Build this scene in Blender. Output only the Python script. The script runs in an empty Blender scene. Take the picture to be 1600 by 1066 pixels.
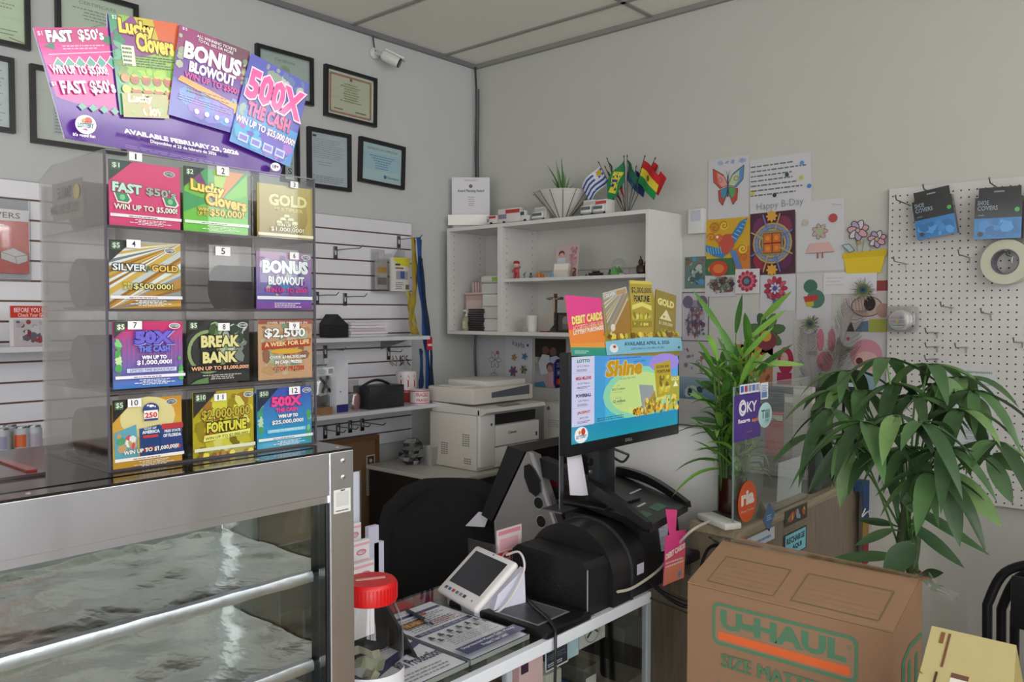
import bpy, bmesh, math, random
from math import radians, sin, cos, pi
from mathutils import Vector, Matrix
sc = bpy.context.scene
COL = sc.collection
V3 = Vector

# ------------------------------------------------------------------ camera
F_PX = 1284.0
CAM = V3((3.19, -3.32, 1.70))
AZ, PITCH = radians(41.35), math.atan(43 / 1284)
cd = bpy.data.cameras.new('camera'); cam = bpy.data.objects.new('camera', cd); COL.objects.link(cam)
cd.sensor_width = 36.0; cd.lens = 36.0 * F_PX / 1600; cd.clip_start = 0.02
cam.location = CAM; cam.rotation_euler = (pi / 2 - PITCH, 0, AZ)
sc.camera = cam
# ------------------------------------------------------------------ world, exposure
sc.view_settings.view_transform = 'Standard'; sc.view_settings.look = 'None'
sc.view_settings.gamma = 1.0; sc.view_settings.exposure = -0.06
sc.view_settings.use_curve_mapping = False
sc.cycles.transparent_max_bounces = 32; sc.cycles.max_bounces = 10
sc.cycles.sample_clamp_indirect = 6.0
sc.cycles.use_denoising = True
w = bpy.data.worlds.new('sky'); sc.world = w; w.use_nodes = True
bg = w.node_tree.nodes['Background']; bg.inputs[0].default_value = (.95, .98, 1.0, 1); bg.inputs[1].default_value = 1.6
# ------------------------------------------------------------------ daylight through the shop windows
RX, RY, CEIL = 5.0, -7.0, 3.07
def area(name, loc, rot, sx, sy, e, col):
    l = bpy.data.lights.new(name, 'AREA'); l.shape = 'RECTANGLE'; l.size = sx; l.size_y = sy; l.energy = e; l.color = col
    o = bpy.data.objects.new(name, l); COL.objects.link(o); o.location = loc; o.rotation_euler = rot
    return o
DAY = (1.0, .995, .985)
for i, yc in enumerate((-.60, -2.55, -4.15, -5.75)):          # storefront panes on the street side (x = RX)
    zc, hh = (2.35, 1.0) if i < 2 else (1.6, 2.45)       # the first two panes start above head-high furniture
    area('window_daylight', (RX + .03, yc, zc), (0, radians(90), 0), hh, .70 if i == 0 else 1.42, (6, 30, 50, 50)[i], DAY)
area('transom_glare_light', (RX + .03, -1.05, 2.88), (0, radians(90), 0), .30, 1.6, 14, DAY)      # unseen strip window above the first panes, added for glare on the poster
for i, xc in enumerate((1.6, 3.4)):                   # unseen panes on the far end (y = RY), added as weak fill
    area('end_window_fill', (xc, RY - .03, 1.6), (radians(90), 0, 0), 1.5, 2.4, 8, DAY)

# ------------------------------------------------------------------ back-projection helpers (pixel + known plane -> world point)
Rv = V3((cos(AZ), sin(AZ), 0)); Fh = V3((-sin(AZ), cos(AZ), 0))
Fv = Fh * cos(PITCH) - V3((0, 0, 1)) * sin(PITCH); Uv = Fh * sin(PITCH) + V3((0, 0, 1)) * cos(PITCH)
def ray(px, py): return Fv + Rv * ((px - 800) / F_PX) - Uv * ((py - 533) / F_PX)
def ax(px, py, x): d = ray(px, py); return CAM + d * ((x - CAM.x) / d.x)
def ay(px, py, y): d = ray(px, py); return CAM + d * ((y - CAM.y) / d.y)
def az(px, py, z): d = ray(px, py); return CAM + d * ((z - CAM.z) / d.z)

# ------------------------------------------------------------------ colours and materials
def lin(c): return c / 12.92 if c <= .04045 else ((c + .055) / 1.055) ** 2.4
def H(h):
    if not isinstance(h, str): return tuple(h)
    h = h.lstrip('#'); h = h if len(h) == 6 else ''.join(c * 2 for c in h); return tuple(lin(int(h[i:i + 2], 16) / 255) for i in (0, 2, 4))
M = {}
def newmat(name):
    m = bpy.data.materials.new(name); m.use_nodes = True; M[name] = m
    return m, m.node_tree.nodes, m.node_tree.links, m.node_tree.nodes['Principled BSDF']
def colmat(name, rough, metal=0, spec=.5, noise=0, bump=0, nscale=60, coat=0, trans=0):
    m, n, l, b = newmat(name)
    a = n.new('ShaderNodeAttribute'); a.attribute_name = 'Col'
    out = a.outputs['Color']
    if noise or bump:
        tc = n.new('ShaderNodeTexCoord'); nz = n.new('ShaderNodeTexNoise'); nz.inputs['Scale'].default_value = nscale; nz.inputs['Detail'].default_value = 5
        l.new(tc.outputs['Object'], nz.inputs['Vector'])
    if noise:
        mr = n.new('ShaderNodeMapRange'); mr.inputs['To Min'].default_value = 1 - noise; mr.inputs['To Max'].default_value = 1 + noise
        l.new(nz.outputs['Fac'], mr.inputs['Value'])
        mx = n.new('ShaderNodeVectorMath'); mx.operation = 'SCALE'; l.new(out, mx.inputs[0]); l.new(mr.outputs[0], mx.inputs['Scale']); out = mx.outputs[0]
    if bump:
        bp = n.new('ShaderNodeBump'); bp.inputs['Strength'].default_value = bump; bp.inputs['Distance'].default_value = .01
        l.new(nz.outputs['Fac'], bp.inputs['Height']); l.new(bp.outputs[0], b.inputs['Normal'])
    l.new(out, b.inputs['Base Color'])
    b.inputs['Roughness'].default_value = rough; b.inputs['Metallic'].default_value = metal; b.inputs['Specular IOR Level'].default_value = spec
    if coat: b.inputs['Coat Weight'].default_value = coat; b.inputs['Coat Roughness'].default_value = .08
    if trans:
        tr = n.new('ShaderNodeBsdfTranslucent'); l.new(out, tr.inputs[0]); ms = n.new('ShaderNodeMixShader'); ms.inputs[0].default_value = trans
        l.new(b.outputs[0], ms.inputs[1]); l.new(tr.outputs[0], ms.inputs[2]); l.new(ms.outputs[0], n['Material Output'].inputs[0])
    return m
colmat('paper', .75, noise=.03, nscale=9)
colmat('matte', .65, noise=.04, nscale=25)
colmat('satin', .38)
colmat('gloss', .14)
colmat('card', .24, spec=.6, coat=.5)
colmat('metal', .28, metal=1)
colmat('fabric', .9, noise=.15, bump=.5, nscale=300)
colmat('leather', .42, bump=.25, nscale=40)
colmat('leaf', .38, noise=.28, nscale=22, trans=.22)
colmat('cardboard', .8, noise=.05, bump=.06, nscale=30, spec=.2)
colmat('laminate', .35, noise=.03, nscale=8)
colmat('plaster', .9, noise=.025, bump=.05, nscale=7, spec=.2)
colmat('tile', .95, noise=.05, bump=.25, nscale=130, spec=.1)
def woodmat(name, c1, c2, sc_=(1.5, 1.5, 14), rough=.5):
    m, n, l, b = newmat(name)
    tc = n.new('ShaderNodeTexCoord'); mp = n.new('ShaderNodeMapping'); mp.inputs['Scale'].default_value = sc_
    nz = n.new('ShaderNodeTexNoise'); nz.inputs['Scale'].default_value = 5; nz.inputs['Detail'].default_value = 8; nz.inputs['Distortion'].default_value = .6
    cr = n.new('ShaderNodeValToRGB'); cr.color_ramp.elements[0].position = .3; cr.color_ramp.elements[1].position = .7
    cr.color_ramp.elements[0].color = (*H(c1), 1); cr.color_ramp.elements[1].color = (*H(c2), 1)
    l.new(tc.outputs['Object'], mp.inputs[0]); l.new(mp.outputs[0], nz.inputs['Vector']); l.new(nz.outputs['Fac'], cr.inputs[0]); l.new(cr.outputs[0], b.inputs['Base Color'])
    b.inputs['Roughness'].default_value = rough
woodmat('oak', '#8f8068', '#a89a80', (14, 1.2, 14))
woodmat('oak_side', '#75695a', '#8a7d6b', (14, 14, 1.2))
def metalmat(name, col, rough, bump, scale, stretch, strength=.1):
    m, n, l, b = newmat(name)
    tc = n.new('ShaderNodeTexCoord'); mp = n.new('ShaderNodeMapping'); mp.inputs['Scale'].default_value = stretch
    nz = n.new('ShaderNodeTexNoise'); nz.inputs['Scale'].default_value = scale; nz.inputs['Detail'].default_value = 4
    bp = n.new('ShaderNodeBump'); bp.inputs['Strength'].default_value = bump; bp.inputs['Distance'].default_value = strength
    l.new(tc.outputs['Object'], mp.inputs[0]); l.new(mp.outputs[0], nz.inputs['Vector']); l.new(nz.outputs['Fac'], bp.inputs['Height']); l.new(bp.outputs[0], b.inputs['Normal'])
    mr = n.new('ShaderNodeMapRange'); mr.inputs['To Min'].default_value = rough * .75; mr.inputs['To Max'].default_value = rough * 1.3
    l.new(nz.outputs['Fac'], mr.inputs[0]); l.new(mr.outputs[0], b.inputs['Roughness'])
    b.inputs['Base Color'].default_value = (*H(col), 1); b.inputs['Metallic'].default_value = 1
metalmat('steel', '#e4e6f0', .32, .07, 3, (1, 1.6, .6), .05)
metalmat('steel_top', '#6f6c68', .13, .03, 2.5, (1, 1, 1), .03)
metalmat('foil', '#f0ece4', .22, .4, 6, (1, 1.6, 1), .03)
def glassmat(name, tint, fac0=.05, rough=0.0, gcol=(1, 1, 1)):
    m = bpy.data.materials.new(name); m.use_nodes = True; M[name] = m
    n, l = m.node_tree.nodes, m.node_tree.links; n.remove(n['Principled BSDF'])
    t = n.new('ShaderNodeBsdfTransparent'); t.inputs[0].default_value = (*tint, 1)
    g = n.new('ShaderNodeBsdfGlossy'); g.inputs['Roughness'].default_value = rough; g.inputs[0].default_value = (*gcol, 1)
    fr0 = n.new('ShaderNodeLayerWeight'); fr0.inputs[0].default_value = .5; fr = n.new('ShaderNodeMath'); fr.operation = 'POWER'; fr.inputs[1].default_value = 4.0; l.new(fr0.outputs['Facing'], fr.inputs[0])
    ad = n.new('ShaderNodeMath'); ad.operation = 'ADD'; ad.inputs[1].default_value = fac0 + .025; ad.use_clamp = True
    ms = n.new('ShaderNodeMixShader'); l.new(fr.outputs[0], ad.inputs[0]); l.new(ad.outputs[0], ms.inputs[0])
    l.new(t.outputs[0], ms.inputs[1]); l.new(g.outputs[0], ms.inputs[2]); l.new(ms.outputs[0], n['Material Output'].inputs[0])
glassmat('glass', (.93, .96, .95), 0.0)
glassmat('acrylic', (.9, .9, .9), .02)
glassmat('smoke', (.80, .77, .77), .07, .1)
glassmat('plastic_film', (.86, .87, .88), .07, .12)
def emitmat(name, s):
    m, n, l, b = newmat(name)
    a = n.new('ShaderNodeAttribute'); a.attribute_name = 'Col'
    l.new(a.outputs['Color'], b.inputs['Emission Color']); b.inputs['Emission Strength'].default_value = s
    b.inputs['Base Color'].default_value = (.01, .01, .01, 1); b.inputs['Roughness'].default_value = .25
emitmat('screen', .9)

# ------------------------------------------------------------------ mesh builder
class MB:
    def __init__(s): s.v = []; s.f = []; s.m = []; s.c = []; s.mats = []
    def mi(s, m):
        if m not in s.mats: s.mats.append(m)
        return s.mats.index(m)
    def add(s, vs, fs, mat='matte', col='#ffffff'):
        b = len(s.v); s.v += [V3(v) for v in vs]; k = s.mi(mat); c = H(col)
        for f in fs: s.f.append([i + b for i in f]); s.m.append(k); s.c.append(c)
        return s
    def face(s, vs, mat, cols):       # one face with one colour per corner
        b = len(s.v); s.v += [V3(v) for v in vs]; s.f.append(list(range(b, b + len(vs)))); s.m.append(s.mi(mat)); s.c.append([H(c) for c in cols])
    def box(s, a, b, mat='matte', col='#ffffff', bev=0, seg=2, T=None):
        a, b = V3(a), V3(b); lo = V3([min(a[i], b[i]) for i in range(3)]); hi = V3([max(a[i], b[i]) for i in range(3)])
        if bev:
            bm = bmesh.new(); bmesh.ops.create_cube(bm, size=1)
            for v in bm.verts: v.co = V3([lo[i] + (v.co[i] + .5) * (hi[i] - lo[i]) for i in range(3)])
            bmesh.ops.bevel(bm, geom=bm.edges[:], offset=min(bev, .49 * min(hi - lo)), segments=seg, affect='EDGES', profile=.5)
            vs = [v.co.copy() for v in bm.verts]; fs = [[v.index for v in f.verts] for f in bm.faces]; bm.free()
        else:
            vs = [V3((x, y, z)) for z in (lo.z, hi.z) for y in (lo.y, hi.y) for x in (lo.x, hi.x)]
            fs = [[0, 2, 3, 1], [4, 5, 7, 6], [0, 1, 5, 4], [2, 6, 7, 3], [0, 4, 6, 2], [1, 3, 7, 5]]
        if T: vs = [T @ v for v in vs]
        return s.add(vs, fs, mat, col)
    def prism(s, pts, off, mat='matte', col='#ffffff', side=None):   # planar polygon pushed along off
        n = len(pts); pts = [V3(p) for p in pts]; off = V3(off)
        nrm = sum(((pts[i] - pts[0]).cross(pts[(i + 1) % n] - pts[0]) for i in range(1, n - 1)), V3())
        if nrm.dot(off) > 0: pts = pts[::-1]
        s.add(pts + [p + off for p in pts], [list(range(n)), list(range(2 * n - 1, n - 1, -1))], mat, col)
        b = len(s.v) - 2 * n; k = s.mi(mat); c = H(side or col)
        for i in range(n):
            j = (i + 1) % n; s.f.append([b + j, b + i, b + n + i, b + n + j]); s.m.append(k); s.c.append(c)
        return s
    def tube(s, path, r, mat='matte', col='#222222', n=8, cap=True, closed=False):
        P = [V3(p) for p in path]; m = len(P)
        if m < 2: return s
        rs = r if isinstance(r, (list, tuple)) else [r] * m
        up = None; vs = []
        for i, p in enumerate(P):
            if closed: d = P[(i + 1) % m] - P[i - 1]
            else: d = P[min(i + 1, m - 1)] - P[max(i - 1, 0)]
            d = d.normalized() if d.length > 1e-9 else V3((0, 0, 1))
            if up is None: up = d.orthogonal().normalized()
            up = (up - d * up.dot(d)); up = up.normalized() if up.length > 1e-6 else d.orthogonal().normalized()
            q = d.cross(up)
            for k in range(n): a = 2 * pi * k / n; vs.append(p + (up * cos(a) + q * sin(a)) * rs[i])
        fs = []
        for i in range(m if closed else m - 1):
            for k in range(n):
                j = (i + 1) % m; fs.append([i * n + k, i * n + (k + 1) % n, j * n + (k + 1) % n, j * n + k])
        if cap and not closed: fs += [list(range(n))[::-1], [(m - 1) * n + k for k in range(n)]]
        return s.add(vs, fs, mat, col)
    def lathe(s, o, prof, mat='matte', col='#ffffff', n=28, axis=(0, 0, 1), cap=True):   # prof: [(radius, height)]
        o = V3(o); z = V3(axis).normalized(); x = z.orthogonal().normalized(); y = z.cross(x); vs = []
        for r, h in prof:
            for k in range(n): a = 2 * pi * k / n; vs.append(o + z * h + (x * cos(a) + y * sin(a)) * max(r, 1e-5))
        fs = [[i * n + k, i * n + (k + 1) % n, (i + 1) * n + (k + 1) % n, (i + 1) * n + k] for i in range(len(prof) - 1) for k in range(n)]
        if cap: fs += [list(range(n))[::-1], [(len(prof) - 1) * n + k for k in range(n)]]
        return s.add(vs, fs, mat, col)
    def ball(s, o, r, mat='matte', col='#ffffff', n=12, T=None):
        r = V3(r) if isinstance(r, (tuple, Vector)) else V3((r, r, r)); o = V3(o); vs = []
        for i in range(n // 2 + 1):
            a = pi * i / (n // 2)
            for k in range(n): b = 2 * pi * k / n; vs.append(o + V3((r.x * sin(a) * cos(b), r.y * sin(a) * sin(b), -r.z * cos(a))))
        if T: vs = [T @ v for v in vs]
        return s.add(vs, [[i * n + k, i * n + (k + 1) % n, (i + 1) * n + (k + 1) % n, (i + 1) * n + k] for i in range(n // 2) for k in range(n)], mat, col)
    def sheet(s, grid, mat, col):
        r, c = len(grid), len(grid[0]); vs = [p for row in grid for p in row]
        return s.add(vs, [[i * c + j, i * c + j + 1, (i + 1) * c + j + 1, (i + 1) * c + j] for i in range(r - 1) for j in range(c - 1)], mat, col)
    def build(s, name, parent=None, smooth=True, local=False):
        vs = s.v
        loc = V3((0, 0, 0))
        if parent is not None:
            Mi = ROOTM[parent.name]
            if local:
                top = parent
                while top.parent: top = top.parent
                Mi = Mi @ ROOTM[top.name].inverted()
            vs = [Mi @ v for v in vs]
        if vs:
            xs = [v.x for v in vs]; ys = [v.y for v in vs]; zs = [v.z for v in vs]
            loc = V3(((min(xs) + max(xs)) / 2, (min(ys) + max(ys)) / 2, min(zs)))
        me = bpy.data.meshes.new(name); me.from_pydata([tuple(v - loc) for v in vs], [], s.f)
        for mt in s.mats: me.materials.append(M[mt])
        me.polygons.foreach_set('material_index', s.m)
        ca = me.color_attributes.new('Col', 'FLOAT_COLOR', 'CORNER'); data = []
        for f, c in zip(s.f, s.c):
            for k in range(len(f)):
                cc = c[k] if isinstance(c, list) else c; data += [cc[0], cc[1], cc[2], 1.0]
        ca.data.foreach_set('color', data)
        me.update()
        if smooth: me.shade_smooth(); me.set_sharp_from_angle(angle=radians(38))
        o = bpy.data.objects.new(name, me); COL.objects.link(o); o.location = loc
        if parent is not None:
            o.parent = parent
            ROOTM[o.name] = Matrix.Translation(-loc) @ ROOTM[parent.name]
        else: ROOTM[o.name] = Matrix.Translation(-loc)
        return o
ROOTM = {}
def thing(name, label, cat, loc=(0, 0, 0), rz=0, group=None):
    o = bpy.data.objects.new(name, None); COL.objects.link(o); o.empty_display_size = .05
    o.location = loc; o.rotation_euler = (0, 0, rz); o['label'] = label; o['category'] = cat
    if group: o['group'] = group
    ROOTM[o.name] = (Matrix.Translation(V3(loc)) @ Matrix.Rotation(rz, 4, 'Z')).inverted()
    return o
def single(name, mb, label, cat, group=None, smooth=True):
    o = mb.build(name, smooth=smooth); o['label'] = label; o['category'] = cat
    if group: o['group'] = group
    return o
def struct(name, mb, parent=None):
    o = mb.build(name, parent)
    if parent is None: o['kind'] = 'structure'
    return o

# ------------------------------------------------------------------ lettering
_tc = {}
def glyphs(s, off=0.0):
    k = (s, round(off, 4))
    if k not in _tc:
        cu = bpy.data.curves.new('t', 'FONT'); cu.body = s; cu.resolution_u = 2; cu.offset = off; cu.fill_mode = 'FRONT'
        ob = bpy.data.objects.new('t', cu); me = bpy.data.meshes.new_from_object(ob)
        vs = [(v.co.x, v.co.y) for v in me.vertices]; fs = [list(p.vertices) for p in me.polygons if p.area > 2e-6]
        bpy.data.objects.remove(ob); bpy.data.curves.remove(cu); bpy.data.meshes.remove(me)
        _tc[k] = (vs, fs)
    return _tc[k]
def bbox(vs): return min(v[0] for v in vs), min(v[1] for v in vs), max(v[0] for v in vs), max(v[1] for v in vs)
class Cv:
    """A printed sheet: origin O, full-width vector U, full-height vector V, drawing in 0..1."""
    def __init__(s, O, U, V, mb=None, mat='paper', base='#e8e8e8', t=.0006, eps=.00025, shape=None, back=None):
        s.O, s.U, s.V = V3(O), V3(U), V3(V); s.N = s.U.cross(s.V).normalized(); s.mb = mb or MB(); s.mat = mat; s.k = 0; s.eps = eps
        s.a = s.V.length / s.U.length
        if base:
            pts = [s.O + s.U * p[0] + s.V * p[1] for p in (shape or [(0, 0), (1, 0), (1, 1), (0, 1)])]
            s.mb.prism(pts, -s.N * t, mat, base, side=back or base)
    def P(s, u, v, k=None): return s.O + s.U * u + s.V * v + s.N * (s.eps * (s.k if k is None else k))
    def poly(s, pts, col): s.k += 1; s.mb.add([s.P(*p) for p in pts], [list(range(len(pts)))], s.mat, col); return s
    def rect(s, u0, v0, u1, v1, col): return s.poly([(u0, v0), (u1, v0), (u1, v1), (u0, v1)], col)
    def grad(s, u0, v0, u1, v1, c0, c1, horiz=False):
        s.k += 1; cs = [c0, c0, c1, c1] if not horiz else [c0, c1, c1, c0]
        s.mb.face([s.P(u0, v0), s.P(u1, v0), s.P(u1, v1), s.P(u0, v1)], s.mat, cs); return s
    def disc(s, u, v, r, col, ry=None, n=20, rot=0):
        ry = ry if ry else r / s.a; s.k += 1
        pts = []
        for k in range(n):
            a = 2 * pi * k / n; x, y = r * cos(a), (ry * s.a) * sin(a); pts.append(s.P(u + x * cos(rot) - y * sin(rot), v + (x * sin(rot) + y * cos(rot)) / s.a))
        s.mb.add(pts, [list(range(n))], s.mat, col); return s
    def line(s, pts, wd, col, closed=False):
        s.k += 1; n = len(pts)
        for i in range(n if closed else n - 1):
            (x0, y0), (x1, y1) = pts[i], pts[(i + 1) % n]; dx, dy = x1 - x0, (y1 - y0) * s.a; L = math.hypot(dx, dy) or 1
            nx, ny = -dy / L * wd / 2, dx / L * wd / 2 / s.a
            s.mb.add([s.P(x0 + nx, y0 + ny), s.P(x0 - nx, y0 - ny), s.P(x1 - nx, y1 - ny), s.P(x1 + nx, y1 + ny)], [[0, 1, 2, 3]], s.mat, col)
        return s
    def ring(s, u, v, r, wd, col, ry=None, n=20):
        ry = ry if ry else r / s.a
        return s.line([(u + r * cos(2 * pi * k / n), v + ry * sin(2 * pi * k / n)) for k in range(n)], wd, col, True)
    def text(s, t, u0, v0, u1, v1, col, bold=.01, out=None, ow=.05, slope=0, shear=0, sh=None):
        """lettering fitted to the box; out = outline colour, sh = drop colour"""
        if '$' in t: bold *= .5; ow *= .5
        ref = bbox(glyphs(t, bold)[0]); W = ref[2] - ref[0]; Hh = ref[3] - ref[1]
        mx = 1.5 * W / Hh * (v1 - v0) * s.a
        if u1 - u0 > mx: c_ = (u0 + u1) / 2; u0, u1 = c_ - mx / 2, c_ + mx / 2
        def put(off, c, dx=0, dy=0):
            vs, fs = glyphs(t, off); s.k += 1; out_ = []
            for x, y in vs:
                a = (x - ref[0]) / W; b = (y - ref[1]) / Hh
                u = u0 + (u1 - u0) * a + shear * b * (v1 - v0) + dx; v = v0 + (v1 - v0) * b + slope * (u1 - u0) * a + dy
                out_.append(s.P(u, v))
            s.mb.add(out_, fs, s.mat, c)
        if sh: put(bold + ow, sh, .012, -.012)
        if out: put(bold + ow, out)
        put(bold, col); return s
    def greek(s, u0, v0, u1, v1, rows, col, seed=1, fill=.5, center=False):
        R = random.Random(seed); s.k += 1; h = (v1 - v0) / rows
        for i in range(rows):
            y = v1 - (i + 1) * h; a, b = u0, u1 - (u1 - u0) * R.random() * .3
            if center: d = (u1 - u0) * R.random() * .25; a, b = u0 + d, u1 - d
            x = a
            while x < b:
                wd = (u1 - u0) * (.03 + .08 * R.random()); e = min(x + wd, b)
                s.mb.add([s.P(x, y), s.P(e, y), s.P(e, y + h * fill), s.P(x, y + h * fill)], [[0, 1, 2, 3]], s.mat, col); x = e + (u1 - u0) * .02
        return s
    def specks(s, u0, v0, u1, v1, n, cols, r, seed=1, ry=None, k=6):
        R = random.Random(seed); st_ = max(.12, 1.5e-5 / s.eps)
        for i in range(n):
            s.k = max(s.k, 1); rr = min(r * (.5 + R.random()), (u1 - u0) * .45, (v1 - v0) * .45 * s.a)
            cx, cy = u0 + rr + (u1 - u0 - 2 * rr) * R.random(), v0 + rr / s.a + (v1 - v0 - 2 * rr / s.a) * R.random(); a0 = R.random() * 6; q = .45 + .55 * R.random()
            pts = []
            for j in range(k):
                a = 2 * pi * j / k; x, y = rr * cos(a), rr * q * sin(a)
                uu = cx + x * cos(a0) - y * sin(a0); vv = cy + (x * sin(a0) + y * cos(a0)) / s.a
                pts.append(s.P(min(max(uu, u0), u1), min(max(vv, v0), v1), s.k + 1 + i * st_))
            s.mb.add(pts, [list(range(k))], s.mat, R.choice(cols))
        s.k += 1 + n * st_; return s
    def frame(s, wd, col): 
        b = wd / s.a
        return s.line([(wd / 2, b / 2), (1 - wd / 2, b / 2), (1 - wd / 2, 1 - b / 2), (wd / 2, 1 - b / 2)], wd, col, True)
def xpanel(pl, pr, yt, yb, x, ypx=None, **kw):      # upright sheet on plane x (faces +X) from pixel columns and rows read at pl
    a = ax(pl, yt, x); b = ax(pl, yb, x); c = ax(pr, yt, x); return Cv(V3((x, b.y, b.z)), V3((0, c.y - a.y, 0)), V3((0, 0, a.z - b.z)), **kw)
def ypanel(pl, pr, yt, yb, y, rot=0, **kw):         # upright sheet on plane y (faces -Y)
    a = ay(pl, yt, y); b = ay(pl, yb, y); c = ay(pr, yt, y); W = c.x - a.x; Hh = a.z - b.z
    U = V3((cos(rot), 0, sin(rot))) * W; Vv = V3((-sin(rot), 0, cos(rot))) * Hh
    ctr = V3(((a.x + c.x) / 2, y, (a.z + b.z) / 2))
    return Cv(ctr - U / 2 - Vv / 2, U, Vv, **kw)
metalmat('foil_lip', '#e4e1ea', .35, .3, 30, (1, 1, 1), .004)
glassmat('frosted', (.84, .84, .84), .22, .5)
# ================================================================== THE SETTING
WALLC, WALLR = '#c3c5c4', '#bfbfb9'
mb = MB(); mb.box((-.1, RY - .1, -.1), (RX + .1, .1, 0), 'laminate', '#bdb5a6'); struct('floor', mb)
mb = MB(); mb.box((-.12, RY - .1, 0), (0, .12, CEIL + .1), 'plaster', WALLC); struct('wall_left', mb)
mb = MB(); mb.box((0, 0, 0), (RX + .1, .12, CEIL + .1), 'plaster', WALLR); struct('wall_right', mb)
mb = MB()
mb.box((RX, RY, 0), (RX + .1, 0, .35), 'plaster', WALLR); mb.box((RX, RY, 2.85), (RX + .1, -1.86, CEIL + .1), 'plaster', WALLR); mb.box((RX, -1.86, 3.03), (RX + .1, 0, CEIL + .1), 'plaster', WALLR); mb.box((RX, -1.84, 2.66), (RX + .1, -.96, 2.73), 'plaster', WALLR)
for y0, y1 in ((-.24, 0), (-1.92, -1.84), (-3.44, -3.26), (-5.04, -4.86), (RY, -6.46)): mb.box((RX, y0, .35), (RX + .1, y1, 2.85), 'plaster', WALLR)
mb.box((RX + .0, -3.26, .35), (RX + .1, -.26, 1.84), 'plaster', '#b5b2ac'); mb.box((RX, -1.84, 1.84), (RX + .1, -.96, 2.66), 'plaster', WALLR); struct('wall_street', mb)
mb = MB()
mb.box((0, RY - .1, 0), (RX, RY, .35), 'plaster', WALLR); mb.box((0, RY - .1, 2.85), (RX, RY, CEIL + .1), 'plaster', WALLR)
for x0, x1 in ((0, .85), (2.35, 2.65), (4.15, RX)): mb.box((x0, RY - .1, .35), (x1, RY, 2.85), 'plaster', WALLR)
struct('wall_back', mb)
for i, (y0, y1) in enumerate(((-.96, -.24), (-3.26, -1.84), (-4.86, -3.44), (-6.46, -5.04))):
    mb = MB()
    zb_ = 1.84 if i < 2 else .35
    for a, b in ((y0, y0 + .05), (y1 - .05, y1), ((y0 + y1) / 2 - .02, (y0 + y1) / 2 + .02)): mb.box((RX - .03, a, zb_), (RX + .0, b, 2.85), 'satin', '#3a3a3c')
    for z in (zb_, 2.1, 2.8): mb.box((RX - .03, y0, z), (RX, y1, z + .05), 'satin', '#3a3a3c')
    struct('window_%d' % (i + 1), mb)
# suspended ceiling: lay-in tiles as one slab, grid of T bars
mb = MB()
ys = [-.25 - .61 * k for k in range(13)]; xs = [1.14 + 1.22 * (k - 1) for k in range(6)]
mb.box((0, RY, CEIL), (RX, 0, CEIL + .02), 'tile', '#efebe3')
struct('ceiling', mb)
mb = MB()
for y in ys: mb.box((0, y - .012, CEIL - .006), (RX, y + .012, CEIL), 'satin', '#8f8d88')
for x in xs:
    if 0 < x < RX: mb.box((x - .012, RY, CEIL - .006), (x + .012, 0, CEIL), 'satin', '#8f8d88')
struct('trim_1', mb)
mb = MB(); mb.box((0, RY, CEIL - .022), (.022, 0, CEIL), 'satin', '#77767b'); mb.box((.022, -.022, CEIL - .022), (RX, 0, CEIL), 'satin', '#8a8985'); struct('trim_2', mb)
mb = MB(); mb.box((0, RY, 0), (.012, -.012, .1), 'satin', '#4a4542'); struct('baseboard_left', mb)
mb = MB(); mb.box((.012, -.012, 0), (RX, 0, .1), 'satin', '#4a4542'); struct('baseboard_right', mb)

# cable running down the room corner
mb = MB()
pts = [V3((.03 + .006 * sin(k * 1.3), -.03 - .005 * cos(k), CEIL - .02 - k * .12)) for k in range(18)]
mb.tube(pts, .006, 'satin', '#2b3138', 6)
mb.tube([p + V3((.014, .004, 0)) for p in pts[1:11]], .004, 'satin', '#30383f', 6)
single('cable', mb, 'dark cable running down the corner between the two walls', 'cable')

# ================================================================== LEFT WALL: framed papers
def picture(pl, pr, yt, yb, label, paper, draw, fw=.016, rot=0, group='framed papers on the left wall', fc='#1c1a1e', name='framed_certificate', cat='frame', mat=.0):
    a = ax(pl, yt, .02); b = ax(pl, yb, .02); c = ax(pr, yt, .02)
    y0, y1, z0, z1 = b.y, c.y, b.z, a.z; cy, cz = (y0 + y1) / 2, (z0 + z1) / 2; W, Hh = y1 - y0, z1 - z0
    R = Matrix.Translation((0, cy, cz)) @ Matrix.Rotation(rot, 4, 'X')
    t = thing(name, label, cat, (0.0, cy, z0), group=group)
    m = MB()
    for (u0, u1, v0, v1) in ((-W / 2, W / 2, -Hh / 2, -Hh / 2 + fw), (-W / 2, W / 2, Hh / 2 - fw, Hh / 2), (-W / 2, -W / 2 + fw, -Hh / 2 + fw, Hh / 2 - fw), (W / 2 - fw, W / 2, -Hh / 2 + fw, Hh / 2 - fw)):
        m.box((.001, u0, v0), (.022, u1, v1), 'satin', fc, T=R)
    m.build('frame', t, smooth=False)
    O = R @ V3((.010, -W / 2 + fw * .9, -Hh / 2 + fw * .9)); Uu = (R.to_3x3() @ V3((0, 1, 0))) * (W - 1.8 * fw); Vv = (R.to_3x3() @ V3((0, 0, 1))) * (Hh - 1.8 * fw)
    cv = Cv(O, Uu, Vv, base=paper, t=.006); draw(cv); cv.mb.build('document', t, smooth=False)
    m = MB(); m.box((.0165, -W / 2 + fw * .95, -Hh / 2 + fw * .95), (.0175, W / 2 - fw * .95, Hh / 2 - fw * .95), 'glass', T=R); m.build('glass', t, smooth=False)
    return t
def d_cert(c, ink='#8a8f88', seal='#b9c4a8', seed=1):
    c.frame(.02, ink).text('CERTIFICATE', .25, .82, .75, .88, ink).greek(.15, .55, .85, .78, 4, ink, seed, .35, True).disc(.5, .38, .07, seal, n=14).greek(.1, .12, .45, .25, 2, ink, seed + 1, .3).greek(.6, .12, .9, .25, 2, ink, seed + 2, .3)
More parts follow.
